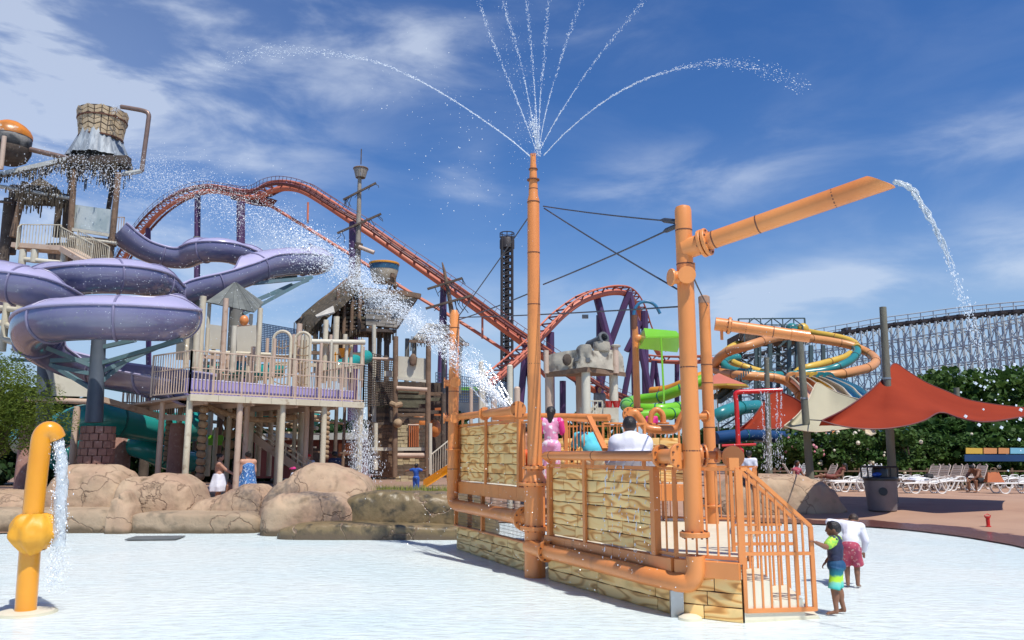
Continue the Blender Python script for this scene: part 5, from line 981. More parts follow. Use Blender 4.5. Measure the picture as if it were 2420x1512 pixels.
# ---------- ship shaped water tower ----------
mk('bright_boards', (.55,.52,.46), (.45,.42,.36), 2, .8, .3, 12, rand=.1); mk('brick_tan', (.52,.44,.27), (.42,.34,.20), 3, .85, .4, 14, rand=.15); mk('bowl_cream', (.60,.50,.36), (.52,.43,.3), 3, .6); mk('navy_band', (.02,.06,.13), (.03,.12,.2), 3, .4); mk('log_green', (.16,.15,.10), (.09,.08,.055), 3, .9, .5, 12, rand=.15)
SH = thing('ship_tower', at(940,1130,38), 'ship shaped climbing tower of dark timber with thatched slope and plank stern', 'play structure')
YS = 38
quad(SH, [(702,764,40),(714,742,40),(752,710,40.5),(804,672,41),(832,655,41.5),(850,668,38.5),(800,718,37.5),(765,745,37.2),(728,788,37.5)], 'thatch', 'thatch_slope', .25)
rod(SH, 702,764,39.8, 834,652,41.2, .14, 'wood_brown', 'ridge_log'); quad(SH, [(745,745,37),(787,722,37),(790,737,36.5),(748,748,36.5)], 'bright_boards', 'awning'); ragged(SH, 705, 766, 800, 775, 38, 38, .6, 9, n=60, W=1.2)
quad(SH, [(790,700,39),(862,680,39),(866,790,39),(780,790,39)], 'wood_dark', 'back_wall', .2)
rg = random.Random(11)
for k in range(9): y = 700+k*10; bar(SH, 790+rg.uniform(-3,6), y, 38.6, 862, y+rg.uniform(-2,4), 38.5, .12, rg.choice(['wood_brown','log_green','wood_dark']), 'lattice_log')
for x in (796,812,830,848): vpost(SH, x, 678+rg.uniform(0,14), 790, 38.3, .09, 'wood_brown')
# stern planks
def boardwall(par, x0a, x0b, x1a, x1b, y0, y1, Y0, Y1, rows, m, seed, tilt0=0, tilt1=0, name='plank', th=.08, lmin=.25, lmax=.6, gap=.04):
    """rows of boards; left edge runs x0a(top)->x0b(bottom), right edge x1a->x1b; tilt = extra drop of the right end"""
    rg = random.Random(seed)
    for r in range(rows):
        ta, tb = (r+gap)/rows, (r+1-gap)/rows; cuts = [0]; u = 0
        while u < 1: 
            u += rg.uniform(lmin, lmax)
            if u < .9: cuts.append(u)
        cuts.append(1)
        for a, b in zip(cuts[:-1], cuts[1:]):
            b2 = b-.012; j = rg.uniform(-.03,.03); P4 = []
            for u_, t_ in ((a,ta),(b2,ta),(b2,tb),(a,tb)): xl, xr = lerp(x0a,x0b,t_), lerp(x1a,x1b,t_); P4.append(at(lerp(xl,xr,u_), lerp(y0,y1,t_)+lerp(tilt0,tilt1,t_)*u_, lerp(Y0,Y1,u_)+j))
            q = P4; nn = V((0, th, 0)); MB().add(q+[p+nn for p in q], [(3,2,1,0),(4,5,6,7),(0,1,5,4),(1,2,6,5),(2,3,7,6),(3,0,4,7)]).build(name, m, par, smooth=False)
boardwall(SH, 860, 862, 992, 966, 684, 726, 37.6, 37.2, 5, 'wood_grey', 1, 12, 6); boardwall(SH, 863, 865, 962, 938, 728, 768, 37.6, 37.3, 5, 'wood_grey', 2, 10, 6)
quad(SH, [(858,682,39.5),(990,698,39.5),(938,776,39.5),(862,768,39.5)], 'wood_dark', 'hull_core', .3); bar(SH, 940,690,37,994,700,37,.22,'wood_brown','rail_log'); bar(SH, 858,683,37.3,945,690,37.2,.14,'wood_brown','rail_log')
ragged(SH, 770, 790, 935, 780, 38.5, 38.5, .5, 12, n=60, W=1.0)
quad(SH, [(760,786,41),(866,775,37.5),(938,778,37.4),(905,792,41)], 'wood_dark', 'underside', .15)
b_ = thing('tipping_bowl', at(907,665,38.5), 'cream tipping bowl with yellow rim and navy band on top of the ship tower', 'bucket'); c = at(907,668,38.5); s1 = 1/1900*38.5
MB().lathe(c, [(24*s1,0),(28*s1,6*s1),(33*s1,26*s1),(34*s1,30*s1)], 24).build('bowl', 'bowl_cream', b_); MB().lathe(c+Z*30*s1, [(34.4*s1,0),(35.4*s1,13*s1)], 24).build('band', 'navy_band', b_); MB().lathe(c+Z*43*s1, [(36.5*s1,0),(37.5*s1,2*s1),(37*s1,5*s1),(33*s1,6*s1)], 24).build('rim', 'yellow_paint', b_)
for a in ((918,690,38,928,645,37.8),(935,700,38,930,650,37.8),(922,664,37.7,940,675,37.7),(925,650,37.6,936,655,37.6)): bar(b_, *a, .14, 'wood_brown', 'tilt_arm')
# mast with crow's nest
MS = thing('ship_mast', at(846,640,41), 'tall grey ship mast with a round crows nest and bare yards', 'mast'); 
MB().tube([at(843,760,41), at(846,600,41), at(850,420,41)], [.17,.15,.10], 10).build('pole', 'wood_grey', MS); MB().tube([at(853,388,41), at(854,352,41)], .03, 6).build('spike', 'wood_dark', MS)
c = at(852,420,41); s1 = 41/1900
for k in range(16): g = 2*pi*k/16; MB().add([c+V((cos(g+o)*r*s1, sin(g+o)*r*s1, z*s1)) for o, r, z in ((-.17,12,0),(.17,12,0),(.18,17.5,22),(-.18,17.5,22))]+[c+V((cos(g+o)*(r-1.5)*s1, sin(g+o)*(r-1.5)*s1, z*s1)) for o, r, z in ((-.17,12,0),(.17,12,0),(.18,17.5,22),(-.18,17.5,22))], [(0,1,2,3),(7,6,5,4),(0,4,5,1),(1,5,6,2),(2,6,7,3),(3,7,4,0)]).build('stave', 'wood_grey', MS, smooth=False)
MB().lathe(c, [(11*s1,0),(12*s1,2*s1)], 14).build('nest_floor', 'wood_dark', MS); MB().lathe(c+Z*21*s1, [(18*s1,0),(19*s1,2*s1),(18*s1,4*s1)], 18).build('nest_rim', 'wood_brown', MS)
def yard(par, a, b, Y, m='wood_dark'):
    bar(par, *a, Y, *b, Y, .1, m, 'yard'); mm = MB(); rg = random.Random(int(a[0]))
    for k in range(9): t = rg.random(); p = lerp(at(*a, Y), at(*b, Y), t); q = p+V((rg.uniform(-.3,.3), 0, -rg.uniform(.2,.7))); mm.tube([p, lerp(p,q,.5)+V((rg.uniform(-.15,.15),0,0)), q], .018, 4)
    tag(mm.build('frayed_rope', 'cable', par), kind='stuff')
yard(MS, (811,472), (889,432), 40.8); yard(MS, (797,551), (901,505), 40.8); rod(MS, 848,583,40.8,884,597,40.8,.11,'tan_steel','spar'); MB().tube([at(846,588,41), at(848,575,41)], .22, 10).build('collar', 'wood_dark', MS)
MS2 = thing('ship_mast', at(1075,740,37), 'smaller leaning dark mast with two slanted yards behind the left orange pole', 'mast')
MB().tube([at(1079,810,37), at(1060,690,37), at(1050,640,37), at(1045,620,37)], [.13,.10,.07,.03], 8).build('pole', 'wood_brown', MS2); yard(MS2, (1010,683), (1093,657), 36.8); yard(MS2, (1006,729), (1116,698), 36.8)
# white roof
WR = thing('white_roof', at(1030,800,37), 'whitewashed board canopy at the right end of the ship tower', 'canopy')
boardwall(WR, 1008, 967, 1062, 1108, 763, 808, 39, 38.5, 6, 'bright_boards', 4, 4, 6, 'roof_board'); bar(WR, 967,806,37,1108,814,36.8,.12,'wood_brown','fascia'); ragged(WR, 970, 800, 1105, 812, 38, 38, .45, 14, n=40, W=.6)
for x, y1 in ((977,930),(960,930),(1048,930),(1085,930)): vpost(WR, x, 800, y1, 38, .11, 'column_grey')
# lower storeys
for x, xt, y0, y1, Y, r, m_ in ((933,935,795,1128,35.5,.12,'wood_brown'),(1010,1013,790,1128,35.5,.12,'wood_brown'),(884,884,768,1085,37,.10,'cream_panel'),(912,914,775,1100,38,.13,'wood_dark'),(874,876,760,1000,39,.11,'wood_brown'),(895,897,770,900,40,.12,'column_grey'),(830,830,790,905,40,.12,'wood_dark'),(805,805,785,905,40,.12,'wood_brown'),(775,775,785,900,40,.10,'cream_steel'),(744,744,735,880,39,.10,'cream_steel'),(1048,1048,930,1110,37,.12,'wood_dark'),(888,888,1000,1110,36,.10,'cream_panel'),(925,925,900,1125,37,.1,'wood_dark'),(1017,1017,1000,1120,35.4,.08,'cream_panel')): vpost(SH, x, y0, y1, Y, r, m_, xt=xt)
quad(SH, [(941,841,35.6),(1007,847,35.6),(1006,897,35.6),(941,890,35.6)], 'cream_panel', 'wind_panel'); quad(SH, [(966,842,35.5),(986,843,35.5),(984,862,35.5),(968,862,35.5)], 'wood_dark', 'carved_plaque'); MB().ell(at(976,850,35.4), (.16,.06,.28)).build('carved_face', 'wood_brown', SH)
bar(SH, 938,893,35.5,1008,901,35.5,.12,'cream_panel','beam',.12); rod(SH, 938,917,35.4,1010,921,35.4,.10,'tan_steel'); quad(SH, [(908,876,36),(929,877,36),(929,890,36),(908,889,36)], 'cream_panel'); rod(SH, 870,847,36,960,850,36,.07,'tan_steel')
for k in range(13):
    y = 905+k*7.6; bar(SH, 872+rg.uniform(-3,8), y, 37.5, rg.choice([1008,1045,990]), y+rg.uniform(-2,5), 37.2, .16, rg.choice(['log_green','wood_dark','wood_brown']), 'log')
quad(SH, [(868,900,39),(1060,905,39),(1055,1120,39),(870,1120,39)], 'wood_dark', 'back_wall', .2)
boardwall(SH, 880,880,928,928, 1004,1058, 36.4,36.2, 7, 'wood_brown', 5, 1, 1, 'plank'); boardwall(SH, 880,881,928,928, 1064,1127, 36.4,36.2, 8, 'wood_brown', 6, 1, 2, 'plank')
boardwall(SH, 936,936,964,964, 1004,1057, 35.9,35.9, 6, 'brick_tan', 7, 0, 0, 'brick', .1, .35, .7); boardwall(SH, 990,990,1005,1005, 1004,1057, 35.9,35.9, 6, 'brick_tan', 8, 0, 0, 'brick', .1, .6, 1.0); boardwall(SH, 935,935,1006,1006, 1083,1138, 35.9,35.9, 7, 'brick_tan', 9, 0, 0, 'brick', .1, .16, .34)
rod(SH, 964,1004,35.8,990,1004,35.8,.04,'tan_steel','rail')
for x in (968,973,978,983,988): bar(SH, x, 1004, 35.8, x, 1056, 35.8, .05, 'dark_orange_paint', 'baluster')
bar(SH, 880,1061,35.8,1006,1061,35.8,.12,'cream_panel','beam',.14); rod(SH, 935,1076,35.6,1008,1076,35.6,.11,'tan_steel'); bar(SH, 868,1000,36.2,930,1001,36.2,.1,'wood_dark','beam')
MB().ell(at(940,1000,35.3), .2).build('rope_knot', 'rope', SH); MB().tube([at(925,953,35.2), at(935,958,35), at(948,955,35.2)], .12, 8).build('rope_knot', 'rope', SH)
O2 = thing('splash_bucket', at(990,995,38.5), 'round orange splash bucket among the dark timbers of the ship tower', 'bucket'); MB().ell(at(992,998,38.5), (.42,.4,.42)).build('bucket', 'orange_paint', O2)
O3 = thing('splash_bucket', at(1027,1015,38.5), 'peach coloured splash bucket right of the tan brick panels', 'bucket'); MB().ell(at(1027,1012,38.5), (.32,.3,.42)).build('bucket', 'orange_paint', O3); quad(O3, [(1028,964,38),(1052,962,38),(1056,983,38),(1026,982,38)], 'dark_orange_paint', 'hood')
YSl = thing('kiddie_slide', at(1040,1140,31), 'yellow slide running down behind the left orange pole', 'slide')
m = MB(); a, b = [at(1000,1150,31), at(1090,1088,32)], None
for o in (0, .75): pass
mm = [[lerp(at(1000,1152,30.8), at(1094,1092,31.6), t)+V((0, y, z)) for y, z in ((0,.28),(0,0),(.9,0),(.9,.28))] for t in [k/8 for k in range(9)]]
m.thick(mm, .06, V((0,0,-1))); m.build('chute', 'yellow_paint', YSl, smooth=False); quad(YSl, [(1056,1118,31),(1088,1092,31.2),(1088,1152,31.2),(1058,1152,31)], 'yellow_paint', 'side_panel')
railing(YSl, at(1018,1135,32.2), at(1074,1088,33), 1.0, .13, 'cream_panel')
TA = thing('tipping_cup', at(815,838,31), 'small yellow tipping cup on a frame above the railed deck', 'bucket'); MB().lathe(at(815,845,31), [(.14,0),(.26,.32),(.28,.34)], 14).build('cup', 'yellow_paint', TA); bar(TA, 790,838,31,830,834,31,.04,'yellow_paint','frame'); bar(TA, 793,832,31,792,880,31,.04,'yellow_paint','frame')
# water curtain at the right end of the railed deck and pale building behind the jet
PB = thing('pale_building', at(1100,960,60), 'low pale grey building behind the left orange pole', 'building'); quad(PB, [(1056,922,60),(1150,922,60),(1150,975,60),(1056,975,60)], 'pale_steel', 'wall', 4); quad(PB, [(1050,914,59),(1155,914,59),(1155,922,59),(1050,922,59)], 'green_paint', 'fascia', 5)
for x, y0, Y, r, m_, lab in ((1136,857,34,.11,'cream_panel','tallest white post behind the big water jet'),(1142,876,34,.09,'cream_panel','second white post beside the tallest one behind the jet'),(1205,866,26,.10,'cream_panel','white post just left of the mast'),(1167,925,28,.11,'tan_steel','short tan post behind the nozzle pipe'),(1222,918,25,.10,'tan_steel','short tan post close to the mast'),(1113,920,30,.07,'tan_steel','thin tan post right of the left orange pole')):
    b = at(x, 1000, Y); T_ = thing('post', V((b.x, Y, .3)), lab, 'post'); MB().tube([V((b.x,Y,.3)), V((b.x,Y,zat(y0,Y)))], r, 10).build('shaft', m_, T_); MB().lathe(V((b.x,Y,zat(y0,Y))), [(r*1.05,0),(r*.6,.06)], 10).build('cap', m_, T_)

# ---------- roller coaster ----------
mk('coaster_orange', (.62,.20,.115), (.52,.15,.09), .3, .5); mk('coaster_dark', (.17,.05,.045), rough=.6); mk('coaster_purple', (.085,.035,.11), (.06,.03,.09), .5, .5)
RC = thing('roller_coaster', at(569,900,98), 'orange steel roller coaster with purple supports rising over the whole park', 'roller coaster')
def track(pts, gauge=1.0, sp=.38, rail=.15, tie=1.9, step=3, over=1, ts=.16, walk=False):
    P = spl([at(*p) for p in pts], 8); k = len(P); fr = []
    for i, p in enumerate(P): t = (P[min(i+1,k-1)]-P[max(i-1,0)]).normalized(); s = t.cross(Z).normalized(); fr.append((p, t, s, s.cross(t)))
    MB().tube(P, sp, 10).build('spine', 'coaster_orange', RC)
    for sgn in (-1, 1): MB().tube([p+s*gauge*sgn+u*.75*over for p, t, s, u in fr], rail, 8).build('rail', 'coaster_orange', RC)
    m = MB(); d = 0
    for i in range(1, k):
        a, b = fr[i-1], fr[i]; L_ = (b[0]-a[0]).length; d += L_
        while d > tie: d -= tie; t_ = 1-d/L_; p = lerp(a[0], b[0], t_); m.beam(p-b[2]*gauge+b[3]*.75*over, p, ts); m.beam(p+b[2]*gauge+b[3]*.75*over, p, ts); m.beam(p-b[2]*gauge+b[3]*.75*over, p+b[2]*gauge+b[3]*.75*over, ts)
    tag(m.build('crossties', 'coaster_dark', RC, smooth=False), kind='stuff')
    if walk:
        m = MB()
        for sgn in (-1, 1):
            for h in (.65, 1.15): m.tube([p+s*(gauge+.55)*sgn+u*h for p, t, s, u in fr], .035, 4)
            for i in range(0, k, 2): p, t, s, u = fr[i]; m.beam(p+s*(gauge+.55)*sgn+u*.2, p+s*(gauge+.55)*sgn+u*1.15, .045)
            m.tube([p+s*(gauge+.3)*sgn+u*.3 for p, t, s, u in fr], .22, 4)
        tag(m.build('catwalk', 'coaster_dark', RC, smooth=False), kind='stuff')
track([(280,635,150),(305,590,142),(330,555,136),(370,510,128),(420,474,120),(470,456,114),(510,452,110),(545,458,106),(590,466,102),(618,463,99),(645,450,96),(680,445,94),(715,452,92),(755,474,91),(820,517,90),(900,570,90),(1000,640,90),(1100,712,91),(1200,786,93),(1262,828,95),(1340,880,99),(1420,930,106),(1500,960,118)], .85, .34, .13, walk=True)
quad(RC, [(545,462,104),(600,466,102),(640,468,99),(625,485,99),(585,480,101),(545,470,104)], 'coaster_dark', 'brake_platform', 1.2)
track([(1150,915,80),(1200,872,86),(1255,822,92),(1290,785,95),(1330,745,98),(1375,712,100),(1420,695,102),(1455,690,104),(1480,695,107),(1500,715,112),(1515,745,116),(1530,790,120),(1560,840,124)], .8, .42, .11, over=1)
track([(1400,790,125),(1460,820,125),(1510,848,120),(1560,854,116),(1620,856,112),(1680,858,110),(1720,900,108)][2:], .7, .3, .12, 3.0)
MB().tube(spl([at(630,480,97), at(730,541,95), at(855,618,94), at(960,685,94), at(1090,762,94), at(1190,826,94), at(1280,880,96)], 6), .22, 6).build('evacuation_walk', 'coaster_orange', RC)
def sup(x0, y0, x1, y1, Y, w=.4, m_='coaster_purple'): MB().tube([at(x0,y0,Y), at(x1,y1,Y)], w, 8).build('support', m_, RC)
for a in ((467,460,463,1050,112,.45),(569,478,569,1050,99,.55),(728,478,727,527,93,.13,'coaster_orange'),(836,525,832,1050,90,.55),(1047,668,1036,1000,91,.3),(1049,668,1052,1000,92,.3),(350,540,352,1000,132,.45),(1243,812,1226,1000,94,.4),(1246,812,1262,1000,94,.4),(1300,785,1302,1020,96,.5),(1410,700,1420,740,103,.5),(1420,740,1450,850,103,.5),(1418,745,1418,1030,104,.5),(1487,690,1430,845,106,.45),(1487,690,1540,950,107,.45),(1430,845,1400,1030,106,.5),(1500,800,1470,960,112,.4),(1523,735,1527,1000,112,.5),(1495,735,1500,960,113,.4),(1545,853,1530,1000,116,.35),(1547,853,1566,1000,116,.35),(1140,742,1140,800,92,.13,'coaster_orange'),(1330,900,1330,1000,101,.4),(1360,895,1385,960,101,.3),(1255,850,1290,890,98,.25,'coaster_orange'),(1600,858,1600,1000,114,.35),(1515,760,1480,830,112,.4),(1530,790,1510,850,114,.4)): sup(*a)
# drop tower
DP = thing('drop_tower', at(1198,1060,210), 'tall dark drop ride tower with a wide cap behind the coaster', 'tower'); mk('tower_dark', (.045,.035,.035), (.03,.025,.025), .3, .6)
k1 = 210/1900; cx = at(1198,900,210).x; zt_, zb = zat(562,210), 0; w = 12.5*k1; yy = 210
MB().tube([V((cx,yy,zb)), V((cx,yy,zt_))], 6*k1, 10).build('core', 'tower_dark', DP)
for sx in (-1,1):
    for sy in (-1,1): MB().tube([V((cx+sx*w,yy+sy*w,zb)), V((cx+sx*w,yy+sy*w,zt_))], .42, 6).build('leg', 'tower_dark', DP)
m = MB(); nb = 34
for k in range(nb):
    z0, z1 = lerp(zb,zt_,k/nb), lerp(zb,zt_,(k+1)/nb)
    for sx, sy, ex, ey in ((-1,-1,1,-1),(1,-1,1,1),(1,1,-1,1),(-1,1,-1,-1)): m.beam(V((cx+sx*w,yy+sy*w,z0)), V((cx+ex*w,yy+ey*w,z1)), .28); m.beam(V((cx+sx*w,yy+sy*w,z1)), V((cx+ex*w,yy+ey*w,z1)), .28)
tag(m.build('lattice', 'tower_dark', DP, smooth=False), kind='stuff')
MB().lathe(V((cx,yy,zat(590,210))), [(13*k1,0),(18*k1,3*k1),(18*k1,24*k1),(16*k1,28*k1)], 16).build('cap', 'tower_dark', DP)
for g in range(8): MB().tube([V((cx+17*k1*cos(g*pi/4),yy+17*k1*sin(g*pi/4),zat(562,210))), V((cx+17*k1*cos(g*pi/4),yy+17*k1*sin(g*pi/4),zat(550,210)))], .12, 4).build('rail_post', 'tower_dark', DP)
MB().tube([V((cx+17*k1*cos(g*pi/8),yy+17*k1*sin(g*pi/8),zat(551,210))) for g in range(17)], .14, 4).build('rail', 'tower_dark', DP)

# ---------- castle on posts with cannon ----------
mk('castle_stone', (.50,.46,.37), (.38,.34,.27), 1.6, .85, .5, 7, c3=(.14,.115,.09), s3=2.8, l3=.56, h3=.66); mk('cannon_grey', (.12,.125,.13), (.08,.085,.09), 3, .5, .2)
CA = thing('castle_turret', at(1384,985,26), 'small stone look castle turret on posts behind the mast', 'play structure'); YC = 26
def stone(pts, Y0=26, t=.35): return quad(CA, [p if len(p) == 3 else (*p, Y0) for p in pts], 'castle_stone', 'wall_block', t)
def rockwall(pts_top, pts_bot, t, seed):
    rows = []; n = 16
    for j in range(9):
        v = j/8; row = []
        for i in range(n+1):
            u = i/n*(len(pts_top)-1); k = min(int(u), len(pts_top)-2); f = u-k; a = lerp(at(*pts_top[k]), at(*pts_top[k+1]), f); b = lerp(at(*pts_bot[k]), at(*pts_bot[k+1]), f); p = lerp(a, b, v); d = noise.noise(p*2.2+V((seed,0,0)))*.10+noise.noise(p*6)*.04; row.append(p+V((0,d,noise.noise(p*3)*.05*(1-v))))
        rows.append(row)
    m = MB(); m.thick(rows, t, V((0,1,0))); return m.build('wall_block', 'castle_stone', CA, ang=40)
rockwall([(1290,842,26.5),(1310,834,26.3),(1340,828,26.1),(1366,826,26)], [(1292,880,26.5),(1310,879,26.3),(1340,875,26.1),(1366,870,26)], .3, 1)
rockwall([(1365,820,25.8),(1372,814,25.7),(1395,813,25.7),(1402,830,25.8)], [(1362,870,25.8),(1372,869,25.7),(1395,867,25.7),(1412,869,25.8)], .6, 2)
rockwall([(1400,829,26),(1430,826,26.3),(1462,829,26.8),(1472,845,27)], [(1408,869,26),(1435,872,26.3),(1465,879,26.8),(1477,880,27)], .3, 3)
rockwall([(1296,838,28.5),(1340,832,28.6),(1400,834,28.6),(1465,842,28.4)], [(1296,876,28.5),(1340,874,28.6),(1400,874,28.6),(1470,876,28.4)], .3, 4)
quad(CA, [(1290,880,26.4),(1384,867,25.6),(1478,880,27),(1465,878,29),(1300,878,29)], 'wood_brown', 'floor_slab', .15)
MB().ell(at(1340,850,25.95), (.15,.08,.2)).build('window_hollow', 'wood_dark', CA); MB().box(at(1362,850,25.8), (.13,.2,.1)).build('corbel', 'cannon_grey', CA); MB().box(at(1389,851,25.5), (.12,.2,.14)).build('corbel', 'cannon_grey', CA)
for x, y0, Y, r in ((1299,880,26.6,.15),(1371,872,28.5,.14),(1386,868,25.9,.15),(1452,876,27,.15),(1291,828,26.2,.09),(1455,818,26.6,.11)): vpost(CA, x, y0, 1000 if y0 > 860 else 882, Y, r, 'tan_steel' if y0 < 860 or x in (1299,1371) else 'cream_panel')
MB().lathe(at(1455,820,26.6), [(.16,0),(.17,.05),(.12,.08)], 10).build('post_cap', 'castle_stone', CA)
CN = thing('cannon', at(1420,820,26.6), 'grey cannon pointing up right on top of the castle turret', 'cannon'); a, b = at(1390,817,27), at(1428,797,26.2); ax = (b-a).normalized()
MB().lathe(a, [(.13,0),(.16,.1),(.14,.3),(.135,(b-a).length-.12),(.20,(b-a).length-.1),(.20,(b-a).length),(.13,(b-a).length+.01),(.11,(b-a).length-.2)], 18, ax).build('barrel', 'cannon_grey', CN); MB().lathe(at(1422,830,26.4), [(.26,0),(.3,.12),(.27,.3)], 14).build('mount', 'castle_stone', CN)
# wire frame tower behind it, kiddie play items
KP = thing('play_deck', at(1410,985,27), 'white railed play deck below the castle turret', 'play structure'); quad(KP, [(1370,962,26.5),(1462,964,26.5),(1462,990,26.5),(1370,990,26.5)], 'cream_panel'); railing(KP, at(1390,978,26.2), at(1424,978,26.2), .42, .14, 'cream_panel', .05, .03); 
for k in range(4): bar(KP, 1392+k*9, 978, 26.1, 1401+k*9 if k % 2 else 1383+k*9, 955, 26.1, .05, 'cream_panel', 'cross_bar')
for x, lab in ((1439,'left one of two small red cups under the castle turret'),(1457,'right one of two small red cups under the castle turret')):
    o = thing('red_cup', at(x,962,26), lab, 'bucket', 'red cups by the play deck'); MB().lathe(at(x,963,26), [(.09,0),(.13,.2),(.14,.21)], 12).build('cup', 'red_paint', o)
tubeslide('lime green tube slide winding behind the tipping trough', [(1665,895,46),(1610,920,46),(1560,938,47),(1505,945,48),(1478,955,46),(1500,965,44),(1560,967,43),(1610,962,44)], .31, 'green_paint', rm='teal_dark', rings=1.3)
tubeslide('yellow tube slide above the lime green one', [(1680,880,50),(1630,900,50),(1580,920,51),(1540,925,52)], .3, 'yellow_paint', rm='dark_orange_paint', rings=1.6); tubeslide('lower lime green tube slide at the foot of the yellow one', [(1500,982,42),(1560,980,42),(1600,976,43)], .3, 'green_paint', rm='teal_dark')
# ---------- looping mat racer ----------
mk('tube_orange', (.66,.30,.10), (.56,.24,.09), .4, .4); mk('tube_yellow', (.66,.42,.06), (.56,.36,.05), .4, .4); mk('tube_teal', (.03,.24,.24), (.025,.19,.20), .5, .3); mk('tube_brown', (.36,.17,.07), (.3,.14,.06), .5, .4); mk('steel_teal', (.05,.09,.10), (.07,.11,.12), .5, .5); mk('chute_blue', (.16,.42,.55), (.22,.5,.62), .3, .35); mk('chute_peach', (.74,.45,.32), (.7,.4,.25), .4, .4)
def zq(x, y, Y): return (x/3.0968+1638.5, y/3.0968+693.2, Y)
def loop(lab, pts, r, m_, ring='tube_brown'): return tubeslide(lab, [zq(*p) for p in pts], r, m_, rings=3.2, group='tubes of the racing slide', rm=ring)
loop('outermost orange racing slide tube making the widest ring', [(160,520,66),(190,470,64),(260,425,63),(380,390,62),(520,345,63),(640,315,65),(760,310,68),(860,330,70),(1000,350,71),(1150,380,71),(1270,430,70),(1335,485,67),(1300,535,64),(1180,570,62),(1050,595,61),(900,605,61)], .36, 'tube_orange')
loop('yellow racing slide tube rising at the back left of the ring', [(180,480,70),(250,415,70),(340,365,71),(450,330,72),(520,312,74)], .33, 'tube_yellow', 'tube_teal'); loop('yellow racing slide tube curving at the back right of the ring', [(800,272,76),(880,290,75),(1000,310,74),(1110,335,73),(1180,365,72),(1200,400,70)], .33, 'tube_yellow')
loop('teal racing slide tube inside the right half of the ring', [(1180,395,71),(1200,430,69),(1150,490,67),(1060,535,66),(960,565,66),(850,580,66),(700,600,66)], .33, 'tube_teal', 'steel_teal'); loop('teal racing slide tube inside the left half of the ring', [(330,470,68),(250,480,67),(225,520,65),(280,560,64),(400,585,63),(520,600,63),(640,600,64)], .33, 'tube_teal', 'steel_teal')
loop('yellow inner racing slide tube at the right', [(1150,440,70),(1100,470,69),(980,505,68),(860,535,67),(780,560,67),(740,600,66)], .30, 'tube_yellow'); loop('yellow inner racing slide tube at the left', [(270,480,69),(300,510,67),(380,540,66),(480,570,66),(600,600,66)], .30, 'tube_yellow'); loop('lowest orange racing slide tube ending above the shade sails', [(160,560,66),(240,585,64),(360,600,62),(480,608,62),(600,618,62),(690,650,62),(750,700,61),(790,760,60)], .34, 'tube_orange')
RT = thing('racing_slide_tower', at(1810,1000,72), 'dark steel lattice tower carrying the looping racing slides', 'tower'); ST_ = lambda *a: zq(*a)
def zbar(x0, y0, Y0, x1, y1, Y1, w=.18, m_='steel_teal', nm='brace'): return MB().beam(at(*zq(x0,y0,Y0)), at(*zq(x1,y1,Y1)), w).build(nm, m_, RT, smooth=False)
for x in (340,480,620,760,950,460,560,700,860):
    Y = 74 if x in (340,620,950) else 69; zbar(x, 330 if x < 800 else 380, Y, x, 1200, Y, .32, nm='leg')
rg = random.Random(5)
for k in range(34):
    x = rg.choice([340,460,560,620,700,760]); y = rg.uniform(370,900); zbar(x, y, rg.choice([69,74]), x+rg.choice([-140,120,140,190]), y+rg.choice([-100,90,60,0]), rg.choice([69,74]), .14)
quad(RT, [zq(335,290,70),zq(820,290,70),zq(820,345,70),zq(335,345,70)], 'wood_dark', 'platform', 4); railing(RT, at(*zq(335,285,70)), at(*zq(820,280,70)), 1.2, .9, 'steel_teal', .12, .08)
for k, x0 in enumerate((370,505,650)):
    m_ = at(*zq(x0+75,180,71)); cs = [at(*zq(x0,240,69)), at(*zq(x0+150,236,69)), at(*zq(x0+140,228,74)), at(*zq(x0+15,230,74))]
    for c_ in cs: MB().beam(c_, m_, .07).build('canopy_rib', 'steel_teal', RT, smooth=False); MB().beam(c_, c_-Z*1.6, .1).build('canopy_post', 'steel_teal', RT, smooth=False)
    for i in range(4): MB().beam(cs[i], cs[(i+1)%4], .07).build('canopy_rib', 'steel_teal', RT, smooth=False)
for x in (720,800): MB().ell(at(*zq(x,262,70)), .55).build('tube_mouth', 'tube_teal' if x == 720 else 'tube_yellow', RT)
for a in ((160,760,60,420,560,64),(190,790,60,450,600,64)): zbar(*a, .35, 'steel_teal', 'stair_stringer')
for k in range(16): t = k/15; zbar(lerp(160,420,t), lerp(730,530,t), 61, lerp(160,420,t), lerp(775,575,t), 61, .09, 'steel_teal', 'baluster')
RX = thing('racing_slide_lanes', at(1880,900,60), 'fan of open racing lanes in peach, cream and sky blue below tunnel mouths', 'water slide')
cols = ['chute_peach','tube_orange','tube_yellow','bowl_cream','chute_blue','chute_blue']
for k in range(6):
    c_ = at(*zq(718+50*k,620,61)); MB().lathe(c_, [(.50,0),(.52,.5)], 14, V((.1,-1,-.2)).normalized()).build('tunnel_mouth', ['tube_orange','tube_orange','tube_yellow','tube_yellow','tube_teal','tube_teal'][k], RX); MB().ell(c_+V((0,-.5,0)), (.38,.06,.38)).build('tunnel_opening', 'wood_dark', RX)
    x = 700+50*k; nxt = [(x,635,61),(x+40+22*k*.5,665,59),(x+90+24*k,720,55),(x+130+30*k,790,52),(x+200+70*k,1020,44)]; nx2 = [(p[0]+46+8*i,p[1]-2,p[2]) for i, p in enumerate(nxt)]
    A_, B_ = spl([at(*zq(*p)) for p in nxt], 5), spl([at(*zq(*p)) for p in nx2], 5); m = MB(); rows = [[a+Z*.35, a, lerp(a,b,.5)-Z*.12, b, b+Z*.35] for a, b in zip(A_, B_)]; m.thick(rows, .06, V((0,0,-1))); m.build('lane', cols[k], RX, ang=30)
    MB().tube([r_[0] for r_ in rows], .06, 5).build('lane_rim', 'bowl_cream', RX)
